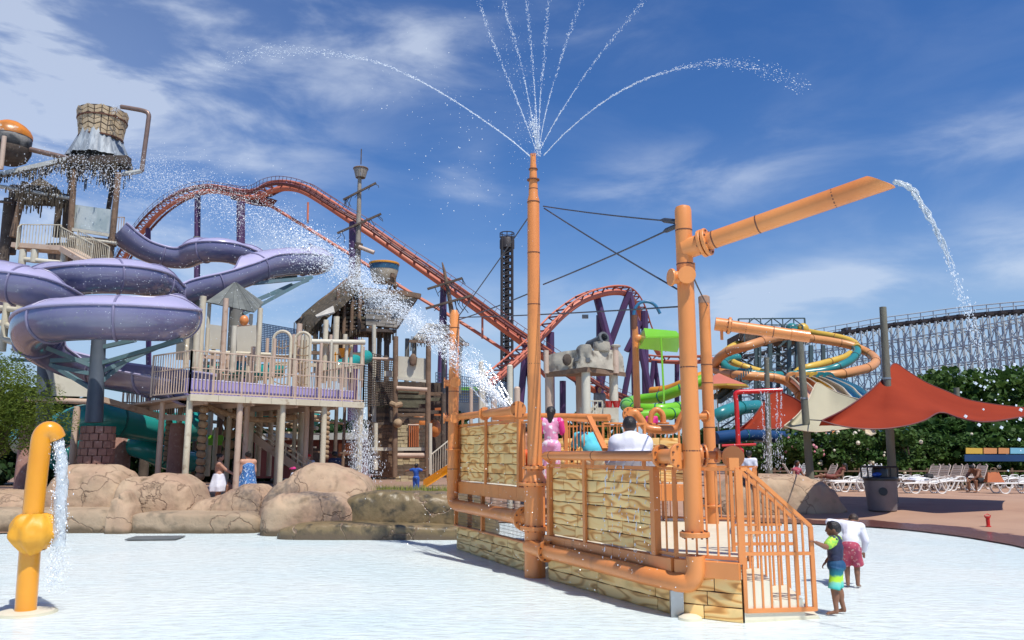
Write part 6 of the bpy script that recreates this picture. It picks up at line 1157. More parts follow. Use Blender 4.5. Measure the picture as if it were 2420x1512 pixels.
tubeslide('dark teal tube slide behind the red shower frame', [(1690,985,40),(1710,975,40),(1740,965,41),(1790,960,43)], .34, 'tube_teal'); tubeslide('deep blue tube lying behind the red shower frame', [(1690,1035,45),(1760,1028,46),(1830,1032,47),(1880,1035,48)], .36, mk('tube_navy', (.015,.06,.16), (.01,.04,.12), .5, .35) and 'tube_navy')
YU = thing('parasol', at(1690,895,60), 'red and yellow parasol tip left of the racing slide tower', 'parasol'); MB().lathe(at(1700,912,60), [(2.2,0),(1.0,.5),(.05,.95)], 8).build('canopy', 'coaster_orange', YU); MB().lathe(at(1700,916,60), [(2.2,0),(2.2,.14)], 8).build('valance', 'tube_yellow', YU); vpost(YU, 1700, 915, 1060, 60, .06, 'cream_panel')
# ---------- wooden coaster ----------
mk('white_timber', (.50,.55,.58), (.40,.46,.50), .3, .7); WC = thing('wooden_coaster', at(2300,1050,140), 'pale timber roller coaster hill with dense lattice beyond the trees', 'roller coaster')
prof = [(1700,850,190),(1800,830,184),(1880,806,178),(1948,789,172),(2016,778,166),(2084,766,160),(2180,754,152),(2284,741,143),(2370,733,136),(2440,728,130),(2520,725,124)]
WP = spl([at(*p) for p in prof], 12); m = MB(); k = len(WP)
cum = [0]
for i in range(1, k): cum.append(cum[-1]+(WP[i]-WP[i-1]).length)
def wat(s):
    for i in range(1, k):
        if cum[i] >= s: return lerp(WP[i-1], WP[i], (s-cum[i-1])/(cum[i]-cum[i-1]))
    return WP[-1]
nB = 56; bents = []; sd2 = (WP[-1]-WP[0]); sd2.z = 0; sd2.normalize(); wn = V((-sd2.y, sd2.x, 0))
for i in range(nB+1): bents.append(wat(cum[-1]*i/nB))
lev = [k_*3.0 for k_ in range(1, 12)]
for i, p in enumerate(bents):
    for o, f in ((-2,.0),(2,.0)):
        zt_ = p.z*(1 if abs(o) < 3 else .55); m.beam(V((p.x,p.y,0))+wn*o, V((p.x,p.y,zt_-1))+wn*o*(.9), .20)
    for h in lev:
        if h > p.z-1: continue
        wd_ = 2; m.beam(V((p.x,p.y,h))-wn*wd_, V((p.x,p.y,h))+wn*wd_, .12)
        if h+3.0 < p.z: m.beam(V((p.x,p.y,h))-wn*2*(1 if i%2 else -1), V((p.x,p.y,h+3.0))+wn*2*(1 if i%2 else -1), .11)
        if i < nB:
            q = bents[i+1]
            for o in (-2, 2):
                m.beam(V((p.x,p.y,h))+wn*o, V((q.x,q.y,h))+wn*o, .13)
            if (i+int(h/3)) % 2: m.beam(V((p.x,p.y,h))-wn*2, V((q.x,q.y,min(h+3.0,q.z-1)))-wn*2, .11)
            elif i < nB-1: m.beam(V((p.x,p.y,h+3.0 if h+3.0 < p.z-1 else h))+wn*2, V((q.x,q.y,h))+wn*2, .11)
tag(m.build('lattice', 'white_timber', WC, smooth=False), kind='stuff')
MB().tube([p-Z*.5 for p in bents], .55, 6).build('track_bed', 'tower_dark', WC)
m = MB()
for o in (-2.4, 2.4): m.tube([p+wn*o+Z*.9 for p in bents], .10, 4)
for p in bents[::2]: m.beam(p-wn*2.4-Z*.5, p-wn*2.4+Z*.9, .12); m.beam(p+wn*2.4-Z*.5, p+wn*2.4+Z*.9, .12)
tag(m.build('handrail', 'white_timber', WC, smooth=False), kind='stuff')
for p in bents[::2]: MB().beam(p-wn*3.0-Z*.6, p+wn*3.0-Z*.6, .4).build('track_sleeper', 'tower_dark', WC, smooth=False)
quad(WC, [(1996,774,168),(2012,772,168),(2012,782,168),(1998,784,168)], 'tower_dark', 'lift_hut', 2); 
# ---------- shade sails ----------
mk('sail_red', (.40,.062,.028), (.31,.045,.022), .35, .9, .15, 8, spec=.1); mk('sail_cream', (.58,.54,.38), (.52,.48,.34), .35, .8, .12, 8)
for mname in ('sail_red', 'sail_cream'):
    mm_ = MATS[mname]; n = mm_.node_tree.nodes; l = mm_.node_tree.links; p = n['Principled BSDF']; tl = n.new('ShaderNodeBsdfTranslucent'); l.new(p.inputs['Base Color'].links[0].from_socket, tl.inputs[0]); ms = n.new('ShaderNodeMixShader'); ms.inputs[0].default_value = .3
    l.new(p.outputs[0], ms.inputs[1]); l.new(tl.outputs[0], ms.inputs[2]); l.new(ms.outputs[0], n['Material Output'].inputs[0])
mk('timber_pole', (.20,.20,.15), (.13,.13,.10), 2.5, .85, .4, 16, stretch=(1,1,.25))
def sail(lab, top, bot, m_, name='shade_sail', bul=.25):
    A_, B_ = spl([at(*zq(*p)) for p in top], 10), spl([at(*zq(*p)) for p in bot], 10); T_ = thing(name, A_[0], lab, 'shade sail', 'shade sails over the sun terrace'); n_ = 14
    ia = [A_[int(round(i*(len(A_)-1)/60))] for i in range(61)]; ib = [B_[int(round(i*(len(B_)-1)/60))] for i in range(61)]
    rows = [[lerp(a, b, j/n_)+V((0, bul*sin(pi*j/n_), -bul*.6*sin(pi*j/n_))) for j in range(n_+1)] for a, b in zip(ia, ib)]
    m = MB(); m.thick(rows, .012, V((0,1,0))); m.build('canopy', m_, T_, ang=80); MB().tube(ia, .022, 6).build('hem', 'coaster_dark' if m_ == 'sail_red' else 'bowl_cream', T_); MB().tube(ib, .022, 6).build('hem', 'coaster_dark' if m_ == 'sail_red' else 'bowl_cream', T_)
sail('big red shade sail with raised peak behind the timber pole', [(940,930,24),(1100,850,25),(1280,725,26.5),(1400,610,28),(1470,512,29),(1570,570,29),(1700,650,29),(1850,715,29),(2000,775,28.5),(2200,812,28),(2420,835,27.5),(2600,840,27)],
     [(942,932,24),(1060,965,23.8),(1180,985,23.6),(1300,992,23.5),(1400,990,23.5),(1500,978,23.6),(1600,958,23.8),(1700,925,24.2),(1810,870,25),(1950,912,24.5),(2080,938,24),(2200,936,24),(2320,918,24),(2420,900,24),(2600,870,24)], 'sail_red')
sail('cream shade sail between the two red ones', [(665,968,30),(760,890,31),(830,800,32),(870,715,33),(908,655,34),(980,690,34),(1080,735,33),(1200,770,32),(1290,790,31)], [(668,970,30),(740,992,29.5),(820,1006,29),(920,1012,29),(1040,1000,29.5),(1150,985,30),(1290,960,31)], 'sail_cream')
sail('smaller dark red shade sail behind the red shower frame', [(340,988,36),(440,900,37),(520,790,38),(570,735,39),(640,725,39),(720,755,38),(800,800,37),(865,835,36)], [(342,992,36),(420,994,35.5),(500,996,35),(600,990,35),(680,975,35.5),(760,925,36),(865,845,36)], 'sail_red')
for x0, x1, y0, y1, Y, r, lab in ((1387,1452,100,1330,27.5,.13,'tallest timber pole behind the trash can'),(780,856,345,1320,30,.135,'timber pole in front of the cream sail'),(535,552,470,1290,34,.12,'timber pole right of the red shower frame'),(1925,1962,690,1260,46,.17,'timber pole among the trees at the right'),(1060,1072,1000,1250,46,.13,'short timber pole under the cream sail'),(690,700,1000,1230,50,.12,'far timber pole between flowering shrubs')):
    xt, yt, _ = zq(x0, y0, Y); xb, yb, _ = zq(x1, y1, Y); b = at(xb, yb, Y); T_ = thing('timber_pole', V((b.x,Y,.39)), lab, 'pole', 'timber poles for the shade sails'); MB().tube([V((b.x+(.0),Y,.39)), lerp(V((b.x,Y,.39)), at(xt,yt,Y), .5), at(xt,yt,Y)], [r*1.1,r,r*.88], 12).build('pole', 'timber_pole', T_); MB().lathe(lerp(V((b.x,Y,.39)), at(xt,yt,Y), .62), [(r*1.06,0),(r*1.06,.07)], 12).build('strap', 'steel', T_)
o = solo(MB().tube([at(*zq(855,925,30)), at(*zq(940,930,24))], .02, 6), 'cable', 'cable', 'short cable from a timber pole to the left tip of the big red sail', 'cable')
# ---------- trees and shrubs ----------
def leafmat(name, c1, c2, c3=None):
    m = mk(name, c1, c2, 1.4, .6, spec=.25, c3=c3, s3=3, l3=.6, h3=.66, det=3); n = m.node_tree.nodes; l = m.node_tree.links; p = n['Principled BSDF']
    tl = n.new('ShaderNodeBsdfTranslucent'); l.new(p.inputs['Base Color'].links[0].from_socket, tl.inputs[0]); ms = n.new('ShaderNodeMixShader'); ms.inputs[0].default_value = .28; l.new(p.outputs[0], ms.inputs[1]); l.new(tl.outputs[0], ms.inputs[2]); l.new(ms.outputs[0], n['Material Output'].inputs[0])
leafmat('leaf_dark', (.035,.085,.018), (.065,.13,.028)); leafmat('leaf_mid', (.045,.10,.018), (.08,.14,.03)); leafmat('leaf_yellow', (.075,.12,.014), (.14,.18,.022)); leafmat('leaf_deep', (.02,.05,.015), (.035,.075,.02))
mk('bark', (.11,.08,.055), (.07,.05,.035), 4, .9, .6, 14); mk('flower_white', (.75,.68,.55), (.7,.6,.4), 8, .7); mk('flower_pink', (.68,.30,.32), (.6,.2,.25), 8, .7)
def crown_mesh(lobes, n, size, seed, fine=False):
    rg = random.Random(seed); vs = []; fs = []; tot = sum(l[3]*l[4] for l in lobes)
    for (x, y, z, rx, rz_) in lobes:
        k = int(n*rx*rz_/tot)
        for _ in range(k):
            u = V((rg.gauss(0,1), rg.gauss(0,1), rg.gauss(0,1))).normalized(); rr = rg.uniform(.45,1.06)**.6; q = V((x+u.x*rx*rr, y+u.y*rx*rr, z+u.z*rz_*rr))
            if noise.noise(q*(1.1/max(rx,.3))*1.5+V((seed,0,0))) < -.22: continue
            a = V((rg.uniform(-1,1), rg.uniform(-1,1), rg.uniform(-.6,.6))).normalized(); b = a.cross(V((rg.uniform(-1,1), rg.uniform(-1,1), rg.uniform(-1,1)))).normalized(); s = size*rg.uniform(.6,1.3); w = .16 if fine else .42
            o = len(vs); vs += [q-a*s*.5, q+b*s*w, q+a*s*.5, q-b*s*w]; fs.append((o,o+1,o+2,o+3))
    m = MB(); m.v = vs; m.f = fs; return m
def tree(loc, h, w, label, seed, leaf='leaf_mid', n=3500, size=.26, cat='tree', name='tree', group=None, z0=.28, fine=False, nl=9, flowers=0):
    rg = random.Random(seed); T_ = thing(name, loc, label, cat, group); o = V(loc); lobes = []
    m = MB(); m.tube([o, o+V((rg.uniform(-.1,.1)*h*.2, 0, h*.35)), o+V((rg.uniform(-.1,.1)*h*.4, 0, h*.7))], [h*.028+.03, h*.02+.02, .02], 8)
    for k in range(nl):
        g = rg.uniform(0, 2*pi); d = rg.uniform(.1,.62)*w/2; z = h*rg.uniform(z0+.1, .84); d *= 1.15-.5*abs(z/h-.5); q = o+V((cos(g)*d, sin(g)*d, z)); lobes.append((q.x, q.y, q.z, w*rg.uniform(.20,.32), h*rg.uniform(.12,.18))); m.tube([o+Z*h*.25, lerp(o+Z*h*.3, q, .6), q], [.03*h*.25+.02, .02, .01], 5)
    tag(m.build('trunk', 'bark', T_)); crown_mesh(lobes, n, size, seed, fine).build('crown', leaf, T_, smooth=False)
    if flowers:
        f = MB()
        for _ in range(flowers):
            l_ = rg.choice(lobes); u = V((rg.gauss(0,1), -abs(rg.gauss(0,1)), rg.gauss(.3,1))).normalized(); f.ell(V(l_[:3])+V((u.x*l_[3], u.y*l_[3], u.z*l_[4])), rg.uniform(.05,.12), 6, 4)
        tag(f.build('blossom', 'flower_white' if seed % 5 else 'flower_pink', T_), kind='stuff')
    return T_
b = at(20,1165,23.5)
LTr = tree((b.x-.75, 23.6, .2), 5.3, 3.6, 'feathery light green tree at the left edge behind the yellow pipe', 3, 'leaf_yellow', 34000, .10, z0=.25, fine=True, nl=24)
TL = [(2190,868,50,7.5,'tall dark tree just right of the big red sail peak'),(2260,862,54,8.5,'broad dark tree crown below the timber coaster'),(2340,866,50,8,'dark spreading tree between the pole and the right edge'),(2420,890,48,8.5,'dark tree cut by the right edge of the picture'),(2480,870,55,8,'dark tree just outside the right edge'),(2120,905,58,7,'tree crown peeking above the left shoulder of the big red sail'),(2060,925,62,6,'small tree crown under the timber coaster left of the tall pole'),(2370,960,44,6,'lower dense tree below the right wing of the red sail'),(2240,985,45,5.5,'rounded tree under the right half of the red sail'),(2440,1000,43,6,'low tree at the right edge behind the loungers')]
for i, (px, py, Y, w, lab) in enumerate(TL):
    b = at(px, 1080, Y); h = zat(py, Y)-.4; tree((b.x, Y, .4), h, w, lab, 20+i, 'leaf_dark' if i % 3 else 'leaf_mid', 6500, .42, z0=.05, nl=13, group='dark trees behind the sun terrace')
SHR = [(1880,1020,42,2.6,1,'flowering shrub with cream blossoms left of the second timber pole'),(1935,1012,43,2.8,1,'flowering shrub under the middle of the cream sail'),(1990,1025,42,2.6,1,'flowering shrub under the right corner of the cream sail'),(2045,1012,43,3.0,1,'shrub with pale blossoms left of the tall pole'),(2150,1010,42,3.4,1,'large shrub right of the tall pole behind the loungers'),(2205,1022,43,3,1,'shrub with a few blossoms under the red sail'),(1840,1035,44,2.6,0,'plain dark shrub beside the water streams'),(2310,1030,43,3.4,1,'dark bush above the raised lounger backs'),(2390,1035,42,3.2,1,'dark bush near the right edge above the orange bag'),(1770,1045,46,3,0,'low green shrub right of the red crossbar')]
for i, (px, py, Y, w, fl, lab) in enumerate(SHR):
    b = at(px, 1090, Y); h = zat(py, Y)-.4+.2; tree((b.x, Y, .4), h, w, lab, 50+i, 'leaf_dark' if i % 2 else 'leaf_mid', 3200, .22, cat='shrub', name='shrub', z0=.02, nl=9, flowers=(24 if px < 2060 else 3)*fl, group='shrubs behind the sun terrace')
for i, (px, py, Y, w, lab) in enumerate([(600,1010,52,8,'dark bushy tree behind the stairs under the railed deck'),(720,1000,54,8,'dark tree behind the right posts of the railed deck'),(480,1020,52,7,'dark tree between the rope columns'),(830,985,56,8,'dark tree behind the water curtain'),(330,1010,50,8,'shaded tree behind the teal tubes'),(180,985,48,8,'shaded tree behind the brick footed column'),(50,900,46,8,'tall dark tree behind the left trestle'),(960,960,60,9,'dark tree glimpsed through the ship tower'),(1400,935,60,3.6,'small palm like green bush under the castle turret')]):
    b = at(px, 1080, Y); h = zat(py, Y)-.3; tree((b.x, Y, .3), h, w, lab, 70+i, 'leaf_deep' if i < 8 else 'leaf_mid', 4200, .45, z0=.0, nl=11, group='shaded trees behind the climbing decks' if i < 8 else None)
# far woods on the horizon
rg = random.Random(8); m = MB()
for k in range(15000):
    x = rg.uniform(-190,190); y = rg.uniform(150,185); z = rg.random()**.7*(6.5+2.2*noise.noise(V((x*.05,0,0)))+1.2*noise.noise(V((x*.3,4,0)))); a = V((rg.uniform(-1,1),rg.uniform(-1,1),rg.uniform(-1,1))).normalized(); b = a.cross(V((rg.uniform(-1,1),rg.uniform(-1,1),1))).normalized(); s = rg.uniform(.7,1.7); q = V((x,y,z)); m.add([q-a*s, q+b*s*.6, q+a*s, q-b*s*.6], [(0,1,2,3)])
tag(solo(m, 'far_woods', 'leaf_deep', 'low line of far woods on the horizon behind the rides', 'woods', smooth=False), kind='stuff')
m = MB()
for k in range(6): x0 = -30+k*6.2; m = MB(); m.box((x0, 47, 1.3), (6.0, .3, 2.0))
HB = thing('service_building', (at(700,1080,47).x, 47, .3), 'low dark red service building in the shade behind the stairs', 'building'); mk('barn_red', (.20,.05,.035), (.15,.04,.03), .6, .7); quad(HB, [(600,1038,47),(860,1036,47),(860,1130,47),(600,1130,47)], 'barn_red', 'wall', 3); quad(HB, [(590,1025,46),(870,1022,46),(870,1038,46),(590,1040,46)], 'pale_steel', 'roof', 4); 
for x in (650,720,790): quad(HB, [(x,1060,46.8),(x+34,1060,46.8),(x+34,1100,46.8),(x,1100,46.8)], 'wood_dark', 'window')
quad(HB, [(800,1048,46.5),(850,1046,46.5),(850,1075,46.5),(800,1078,46.5)], 'dark_orange_paint', 'awning')
SW = thing('slide_end_wall', at(2350,1080,40), 'low wall of orange and blue panels behind the loungers at the right', 'wall')
for k, (x0, x1, c_) in enumerate(((2283,2322,'tube_yellow'),(2325,2356,'tube_orange'),(2360,2385,'tube_orange'),(2388,2440,'chute_blue'))): quad(SW, [(x0,1058,39.6),(x1,1059,39.6),(x1,1072,39.6),(x0,1072,39.6)], c_)
quad(SW, [(2280,1074,39.6),(2440,1074,39.6),(2440,1090,39.6),(2280,1090,39.6)], 'tube_navy', 'base_panel')
FN = thing('fence', at(2100,1100,40.5), 'low brown rail fence behind the rows of loungers', 'fence')
for k in range(16): x = 1830+k*40; b = at(x, 1100, 40.6); MB().box((b.x, 40.6, .85), (.1,.1,.9)).build('fence_post', 'wood_brown', FN, smooth=False)
for z in (.75,1.15): a, b = at(1815,1100,40.55), at(2460,1100,40.55); MB().beam(V((a.x,40.55,z)), V((b.x,40.55,z)), .07).build('rail', 'wood_brown', FN, smooth=False)
# ---------- loungers ----------
mk('resin_white', (.74,.73,.70), (.66,.65,.62), 3, .4, .04); mk('resin_tan', (.50,.40,.34), (.42,.33,.28), 3, .5)
def lounger(label, up, mat):
    T_ = thing('lounger', (0,0,0), label, 'lounger', 'loungers on the sun terrace'); L_, w = 1.95, .33
    for s in (-1, 1):
        MB().tube(spl([(0.0,s*w,.36),(.15,s*w,.40),(.9,s*w,.41),(1.3,s*w,.40)], 4), .032, 6).build('side_rail', mat, T_)
        MB().tube(spl([(.12,s*w,.39),(.22,s*w,.12),(.32,s*w,.02),(.50,s*w,.02),(.60,s*w,.14),(.72,s*w,.40)], 3), .03, 6).build('leg', mat, T_)
        MB().tube(spl([(1.18,s*w,.40),(1.28,s*w,.12),(1.38,s*w,.02),(1.55,s*w,.02),(1.66,s*w,.14),(1.80,s*w,.36)], 3), .03, 6).build('leg', mat, T_)
        MB().tube(spl([(.95,s*(w+.03),.40),(1.0,s*(w+.04),.56),(1.35,s*(w+.04),.58),(1.42,s*(w+.03),.42)], 3), .022, 6).build('armrest', mat, T_)
    m = MB()
    for k in range(14): m.box((.05+k*.085,0,.425), (.062,.62,.018))
    tag(m.build('seat_slats', mat, T_, smooth=False), kind='stuff')
    a = R(62 if up else 8); h = V((1.25,0,.42)); d = V((cos(a),0,sin(a))); m = MB(); nn = V((-sin(a),0,cos(a)))
    rot = Matrix((d, V((0,1,0)), nn)).transposed()
    for s in (-1, 1): m.tube([h+V((0,s*.28,0)), h+d*.72+V((0,s*.26,0)), h+d*.80+V((0,s*.15,0))], .028, 6)
    for k in range(8): m.box(h+d*(.08+k*.088), (.06,.54,.018), rot=rot)
    tag(m.build('backrest', mat, T_, smooth=False))
    return T_
lu = lounger('white lounger with raised back', True, 'resin_white'); lf = lounger('flat white lounger', False, 'resin_white'); lt = lounger('tan lounger', True, 'resin_tan')
used_ = set()
def put(src, px, Y, rz, lab):
    b = at(px, 1100, Y); loc = (b.x, Y, .40)
    if src.name in used_: copy_tree(src, loc, rz, lab)
    else: used_.add(src.name); src.location = loc; src.rotation_euler = (0,0,rz); src['label'] = lab
put(lf, 2126, 33.8, R(-3), 'flat white lounger in the front row right of the trash can'); put(lf, 2335, 33.6, R(-2), 'flat white lounger in the front row below the orange bag'); put(lf, 2150, 36, R(5), 'flat white lounger behind the front one beside the trash can'); put(lf, 2215, 36.2, R(0), 'flat white lounger left of the seated man')
put(lf, 2395, 36.5, R(4), 'flat white lounger at the right edge behind the orange bag')
for k, (x, Y) in enumerate(((2168,36.4),(2192,36.6),(2222,36.8),(2250,36.8),(2280,36.6))): put(lt, x-22, Y+.3, R(18), ['first','second','third','fourth','fifth'][k]+' raised tan lounger back counted from the trash can')
put(lu, 1962, 35, R(4), 'white lounger with raised back right of the boulder'); put(lu, 1985, 37, R(8), 'white lounger with raised back behind the one by the boulder'); put(lf, 1950, 36.5, R(2), 'flat white lounger behind the boulder'); put(lu, 2005, 39, R(10), 'farther white lounger with raised back left of the tall pole'); put(lf, 2030, 38.2, R(3), 'flat white lounger just left of the tall pole')
put(lu, 1806, 37.5, R(6), 'white lounger beside the falling water streams'); put(lu, 1826, 38.5, R(6), 'white lounger left of the second timber pole'); put(lt, 1898, 38, R(10), 'tan raised lounger right of the second timber pole'); put(lt, 1935, 39, R(170), 'tan lounger under the reclining person'); put(lf, 2120, 39, R(6), 'far flat lounger right of the tall pole'); put(lf, 2180, 39.3, R(3), 'far flat lounger in the back row under the shrub'); put(lf, 2300, 38.5, R(3), 'far flat lounger behind the seated man'); put(lf, 2350, 39.3, R(3), 'far flat lounger before the orange and blue wall'); put(lu, 2400, 38.8, R(6), 'far lounger with raised back near the right edge'); put(lf, 2075, 39.6, R(2), 'far flat lounger behind the tall timber pole')
# bag and towel
BG = thing('tote_bag', at(2345,1137,33.9), 'orange beach bag lying on the front lounger', 'bag'); c = at(2350,1147,33.8); c.z = .84+.2
MB().add([c+V(p) for p in ((-.36,-.15,-.2),(.36,-.15,-.2),(.36,.15,-.2),(-.36,.15,-.2),(-.24,-.04,.2),(.2,-.04,.22),(.2,.06,.22),(-.24,.06,.2))], [(3,2,1,0),(4,5,6,7),(0,1,5,4),(1,2,6,5),(2,3,7,6),(3,0,4,7)]).build('bag', 'dark_orange_paint', BG, smooth=False); MB().tube(spl([c+V((-.15,-.05,.2)), c+V((-.1,-.06,.36)), c+V((.1,-.06,.36)), c+V((.15,-.05,.2))], 4), .018, 6).build('strap', 'wood_brown', BG)
TW = thing('towel', at(2165,1110,36.2), 'white towel with dark stripe bunched on a lounger', 'towel'); m = MB(); c = at(2170,1120,36.2); c.z = .88; m.ell(c, (.5,.28,.1), 18, 10, jit=.5, seed=2); m.build('towel', 'cloth_white', TW); MB().ell(c+V((.45,0,.12)), (.22,.2,.14), jit=.4).build('bundle', 'cloth_black', TW)
# ---------- bathers far away ----------
def stand(px, pyfoot, Y, h, rz, lab, **k): b = at(px, pyfoot, Y); return human((b.x, Y, k.pop('z', .31)), rz, h, lab, vx=.02, **k)
stand(516, 1150, 26, 1.66, fwd(1,.2), 'woman with white wrap round her hips bending toward a child behind the rocks', z=.35, skin='skin_light', hstyle='bun', wear=[('skirt','cloth_white'),], P=dict(er=(.1,.2,1.15), wr=(.05,.42,1.02), el=(-.1,.2,1.15), wl=(-.05,.42,1.0)), fat=1.15)
stand(583, 1150, 26.2, 1.72, fwd(-.6,.8), 'woman in blue patterned strapless dress with her back turned', z=.35, skin='skin_light', hstyle='bun', wear=[('dress','cloth_blue_print',-.1)], fat=1.3)
stand(541, 1150, 25.8, 1.0, fwd(-1,.3), 'dark haired child between the two women behind the rocks', z=.2, skin='skin_tan', wear=[('shorts','cloth_navy')], hs=1.2)
stand(556, 1150, 27.5, 1.75, fwd(-1,0), 'man in dark clothes standing in the shade behind the post', z=.3, skin='skin_dark', wear=[('shirt','cloth_black'),('shorts','cloth_black')])
stand(727, 1120, 30, 1.70, fwd(-.3,-1), 'person in white top and bright red cap under the deck', skin='skin_light', wear=[('shirt','cloth_white'),('cap','cloth_red'),('shorts','cloth_grey')])
stand(693, 1120, 25.6, 1.25, fwd(-1,-.2), 'small person in dark red cap with white towel behind the pointed boulder', z=.35, skin='skin_dark', wear=[('long','cloth_white'),('cap','cloth_magenta'),('shorts','cloth_white')])
stand(790, 1120, 29.5, 1.78, fwd(-.8,.5), 'man in navy shirt standing right of the pointed boulder', skin='skin_tan', wear=[('shirt','cloth_navy'),('shorts','cloth_grey')], fat=1.2)
stand(836, 1120, 29, 1.66, fwd(-1,-.5), 'woman in straw sun hat and pale green top beside the water curtain', skin='skin_tan', wear=[('long','cloth_turquoise' if 0 else 'pale_steel'),('hat','straw'),('pants','cloth_green')])
stand(983, 1146, 33, 1.18, fwd(.2,1), 'small child in blue swim suit with arms spread before the tan brick wall', z=.42, skin='skin_tan', wear=[('shirt','cloth_blue'),('pants','cloth_blue')], P=dict(el=(-.30,0,.92), wl=(-.46,0,.88), er=(.30,0,.90), wr=(.46,.0,.93)), hs=1.15)
stand(1418, 980, 27.5, 1.3, fwd(.1,-1), 'person in grey top sitting on the white play deck under the turret', z=zat(985,27.5)-.3, skin='skin_light', hstyle='buzz', hair='straw', wear=[('shirt','cloth_grey'),('shorts','cloth_navy')])
stand(1540, 985, 30, 1.5, fwd(.1,-1), 'person in dark pink cap behind the curled orange pipes', z=zat(985,30)-1.25, skin='skin_tan', wear=[('shirt','cloth_magenta'),('cap','cloth_magenta')])
stand(1190, 975, 24, 1.5, fwd(-.8,.4), 'dark haired person hidden behind the nozzle pipe', z=zat(965,24)-1.5, skin='skin_tan', hstyle='long', wear=[('shirt','cloth_red')])
stand(1772, 1120, 26, 1.6, fwd(.6,1), 'person in white shirt behind the round orange end cap', z=.3+.2, skin='skin_tan', wear=[('shirt','cloth_white'),('shorts','cloth_navy')])
stand(155, 1090, 25.5, 1.3, fwd(-.3,1), 'person with dark hair low behind the yellow pipe and boulder', z=.3, skin='skin_dark', wear=[('shirt','cloth_red')])
sp_ = lambda z0: {k: V(v)+V((0,0,0)) for k, v in sit(1.7, z0).items()}
b = at(2300,1150,34.3); PS = sp_(.42); PS.update(che=V((0,.14,.80)), nek=V((0,.28,.93)), hed=V((0,.38,1.0)), sl=V((-.2,.22,.90)), sr=V((.2,.22,.90)), el=V((-.25,.42,.66)), er=V((.25,.42,.66)), wl=V((-.1,.58,.52)), wr=V((.1,.58,.52)), wai=V((0,.05,.64)))
human((b.x+.35, 34.4, .40), fwd(-.9,-.35), 1.75, 'shirtless man in black trunks sitting hunched on the edge of a lounger', P=PS, skin='skin_tan', wear=[('shorts','cloth_black')], head=(R(-30),0,0), vx=.018, fat=1.1)
b = at(1880,1100,36); human((b.x, 36, .40), fwd(.5,-.8), 1.6, 'tanned person sitting on a lounger under the flowering shrub', P=sp_(.42), skin='skin_tan', hstyle='long', wear=[('vest','cloth_red_print'),('shorts','cloth_navy')], vx=.02, fat=1.1)
b = at(1972,1100,37.4); LY = dict(pel=(0,0,.55), wai=(0,-.15,.62), che=(0,-.32,.78), nek=(0,-.46,.94), hed=(0,-.52,1.05), sl=(-.18,-.42,.9), sr=(.18,-.42,.9), el=(-.26,-.3,.65), er=(.26,-.3,.65), wl=(-.24,-.05,.6), wr=(.24,-.05,.6), hl=(-.09,.04,.54), hr=(.09,.04,.54), kl=(-.1,.45,.62), kr=(.1,.45,.62), al=(-.1,.85,.55), ar=(.1,.85,.55), tl=(-.1,.95,.62), tr=(.1,.95,.62))
human((b.x, 37.6, .40), fwd(-1,.1), 1.65, 'reclining person in dark red swimwear on a lounger left of the tall pole', P=LY, skin='skin_tan', hstyle='long', wear=[('vest','barn_red'),('shorts','barn_red')], vx=.02)
# ---------- water in the air ----------
mk('droplet', (.86,.90,.94), (.80,.86,.92), 3, .15, spec=.6, alpha=.8); mk('water_sheet', (.72,.78,.82), (.55,.62,.66), 14, .08, 1.0, 22, alpha=.62, stretch=(1,1,.4)); mk('mist_drop', (.86,.90,.94), rough=.3, alpha=.6)
def spray(label, pts, n, w, r, k=2.5, seed=1, bias=1.0, cat='water jet', name='water_jet', mat='droplet', cont=0, fall=0):
    """droplets strewn along a path; w and r are (start, middle, end) spread and radius in metres"""
    rg = random.Random(seed); P = spl(pts, 8); m = MB(); K = len(P)
    tri = lambda a, t: lerp(a[0], a[1], t*2) if t < .5 else lerp(a[1], a[2], t*2-1)
    for _ in range(n):
        t = rg.random()**bias; x = t*(K-1); i = min(int(x), K-2); p = lerp(P[i], P[i+1], x-i); d = (P[i+1]-P[i]).normalized(); s = tri(w, t)
        p = p+V((rg.gauss(0,s), rg.gauss(0,s), rg.gauss(0,s)-abs(rg.gauss(0,fall))*t)); rr = tri(r, t)*rg.choice((.5,.7,.7,1,1,1.5)); m.drop(p, rr, (d+V((rg.uniform(-.3,.3),)*3)).normalized(), rg.uniform(1, k))
    if cont:
        for i in range(int((K-1)*cont)): m.tube([P[i], P[i+1]], tri(r, i/K)*.8, 5)
    return solo(m, name, mat, label, cat, kind='stuff')
J0 = [at(1205,970,16.3), at(1160,925,16.6), at(1110,875,16.9), at(1000,775,17.6), at(900,695,18.2), at(800,622,18.8), at(700,558,19.4), at(600,500,20), at(500,452,20.6), at(400,415,21.2), at(330,398,21.6)]
spray('dense white core of the big jet arching from the nozzle pipe to the upper left', J0[:7], 11000, (.022,.11,.25), (.0045,.0062,.007), 5, 1)
spray('wide scattered end of the big jet falling in front of the purple slides', J0[3:], 12000, (.10,.32,.32), (.008,.008,.0075), 1.8, 2, .9, fall=.25, mat='mist_drop')
for k in range(7):
    a = at(1168+k*9, 975-k*1.0, 16.4); q = at(1105+k*7, 905-k*8, 16.9); e = at(1010+k*4, 800-k*7, 17.5)
    spray('one of the parallel streams leaving the nozzle pipe on the left wall', [a, q, e], 300, (.006,.025,.07), (.004,.0045,.005), 12, 10+k, cont=.5).__setitem__('group', 'parallel streams of the big jet')
spray('splash where the big jet crosses the ship tower', [at(830,640,18.6), at(850,690,18.6), at(900,735,18.2)], 900, (.14,.2,.14), (.008,.008,.008), 1.5, 3)
tip0 = at(1272,366,13.75)
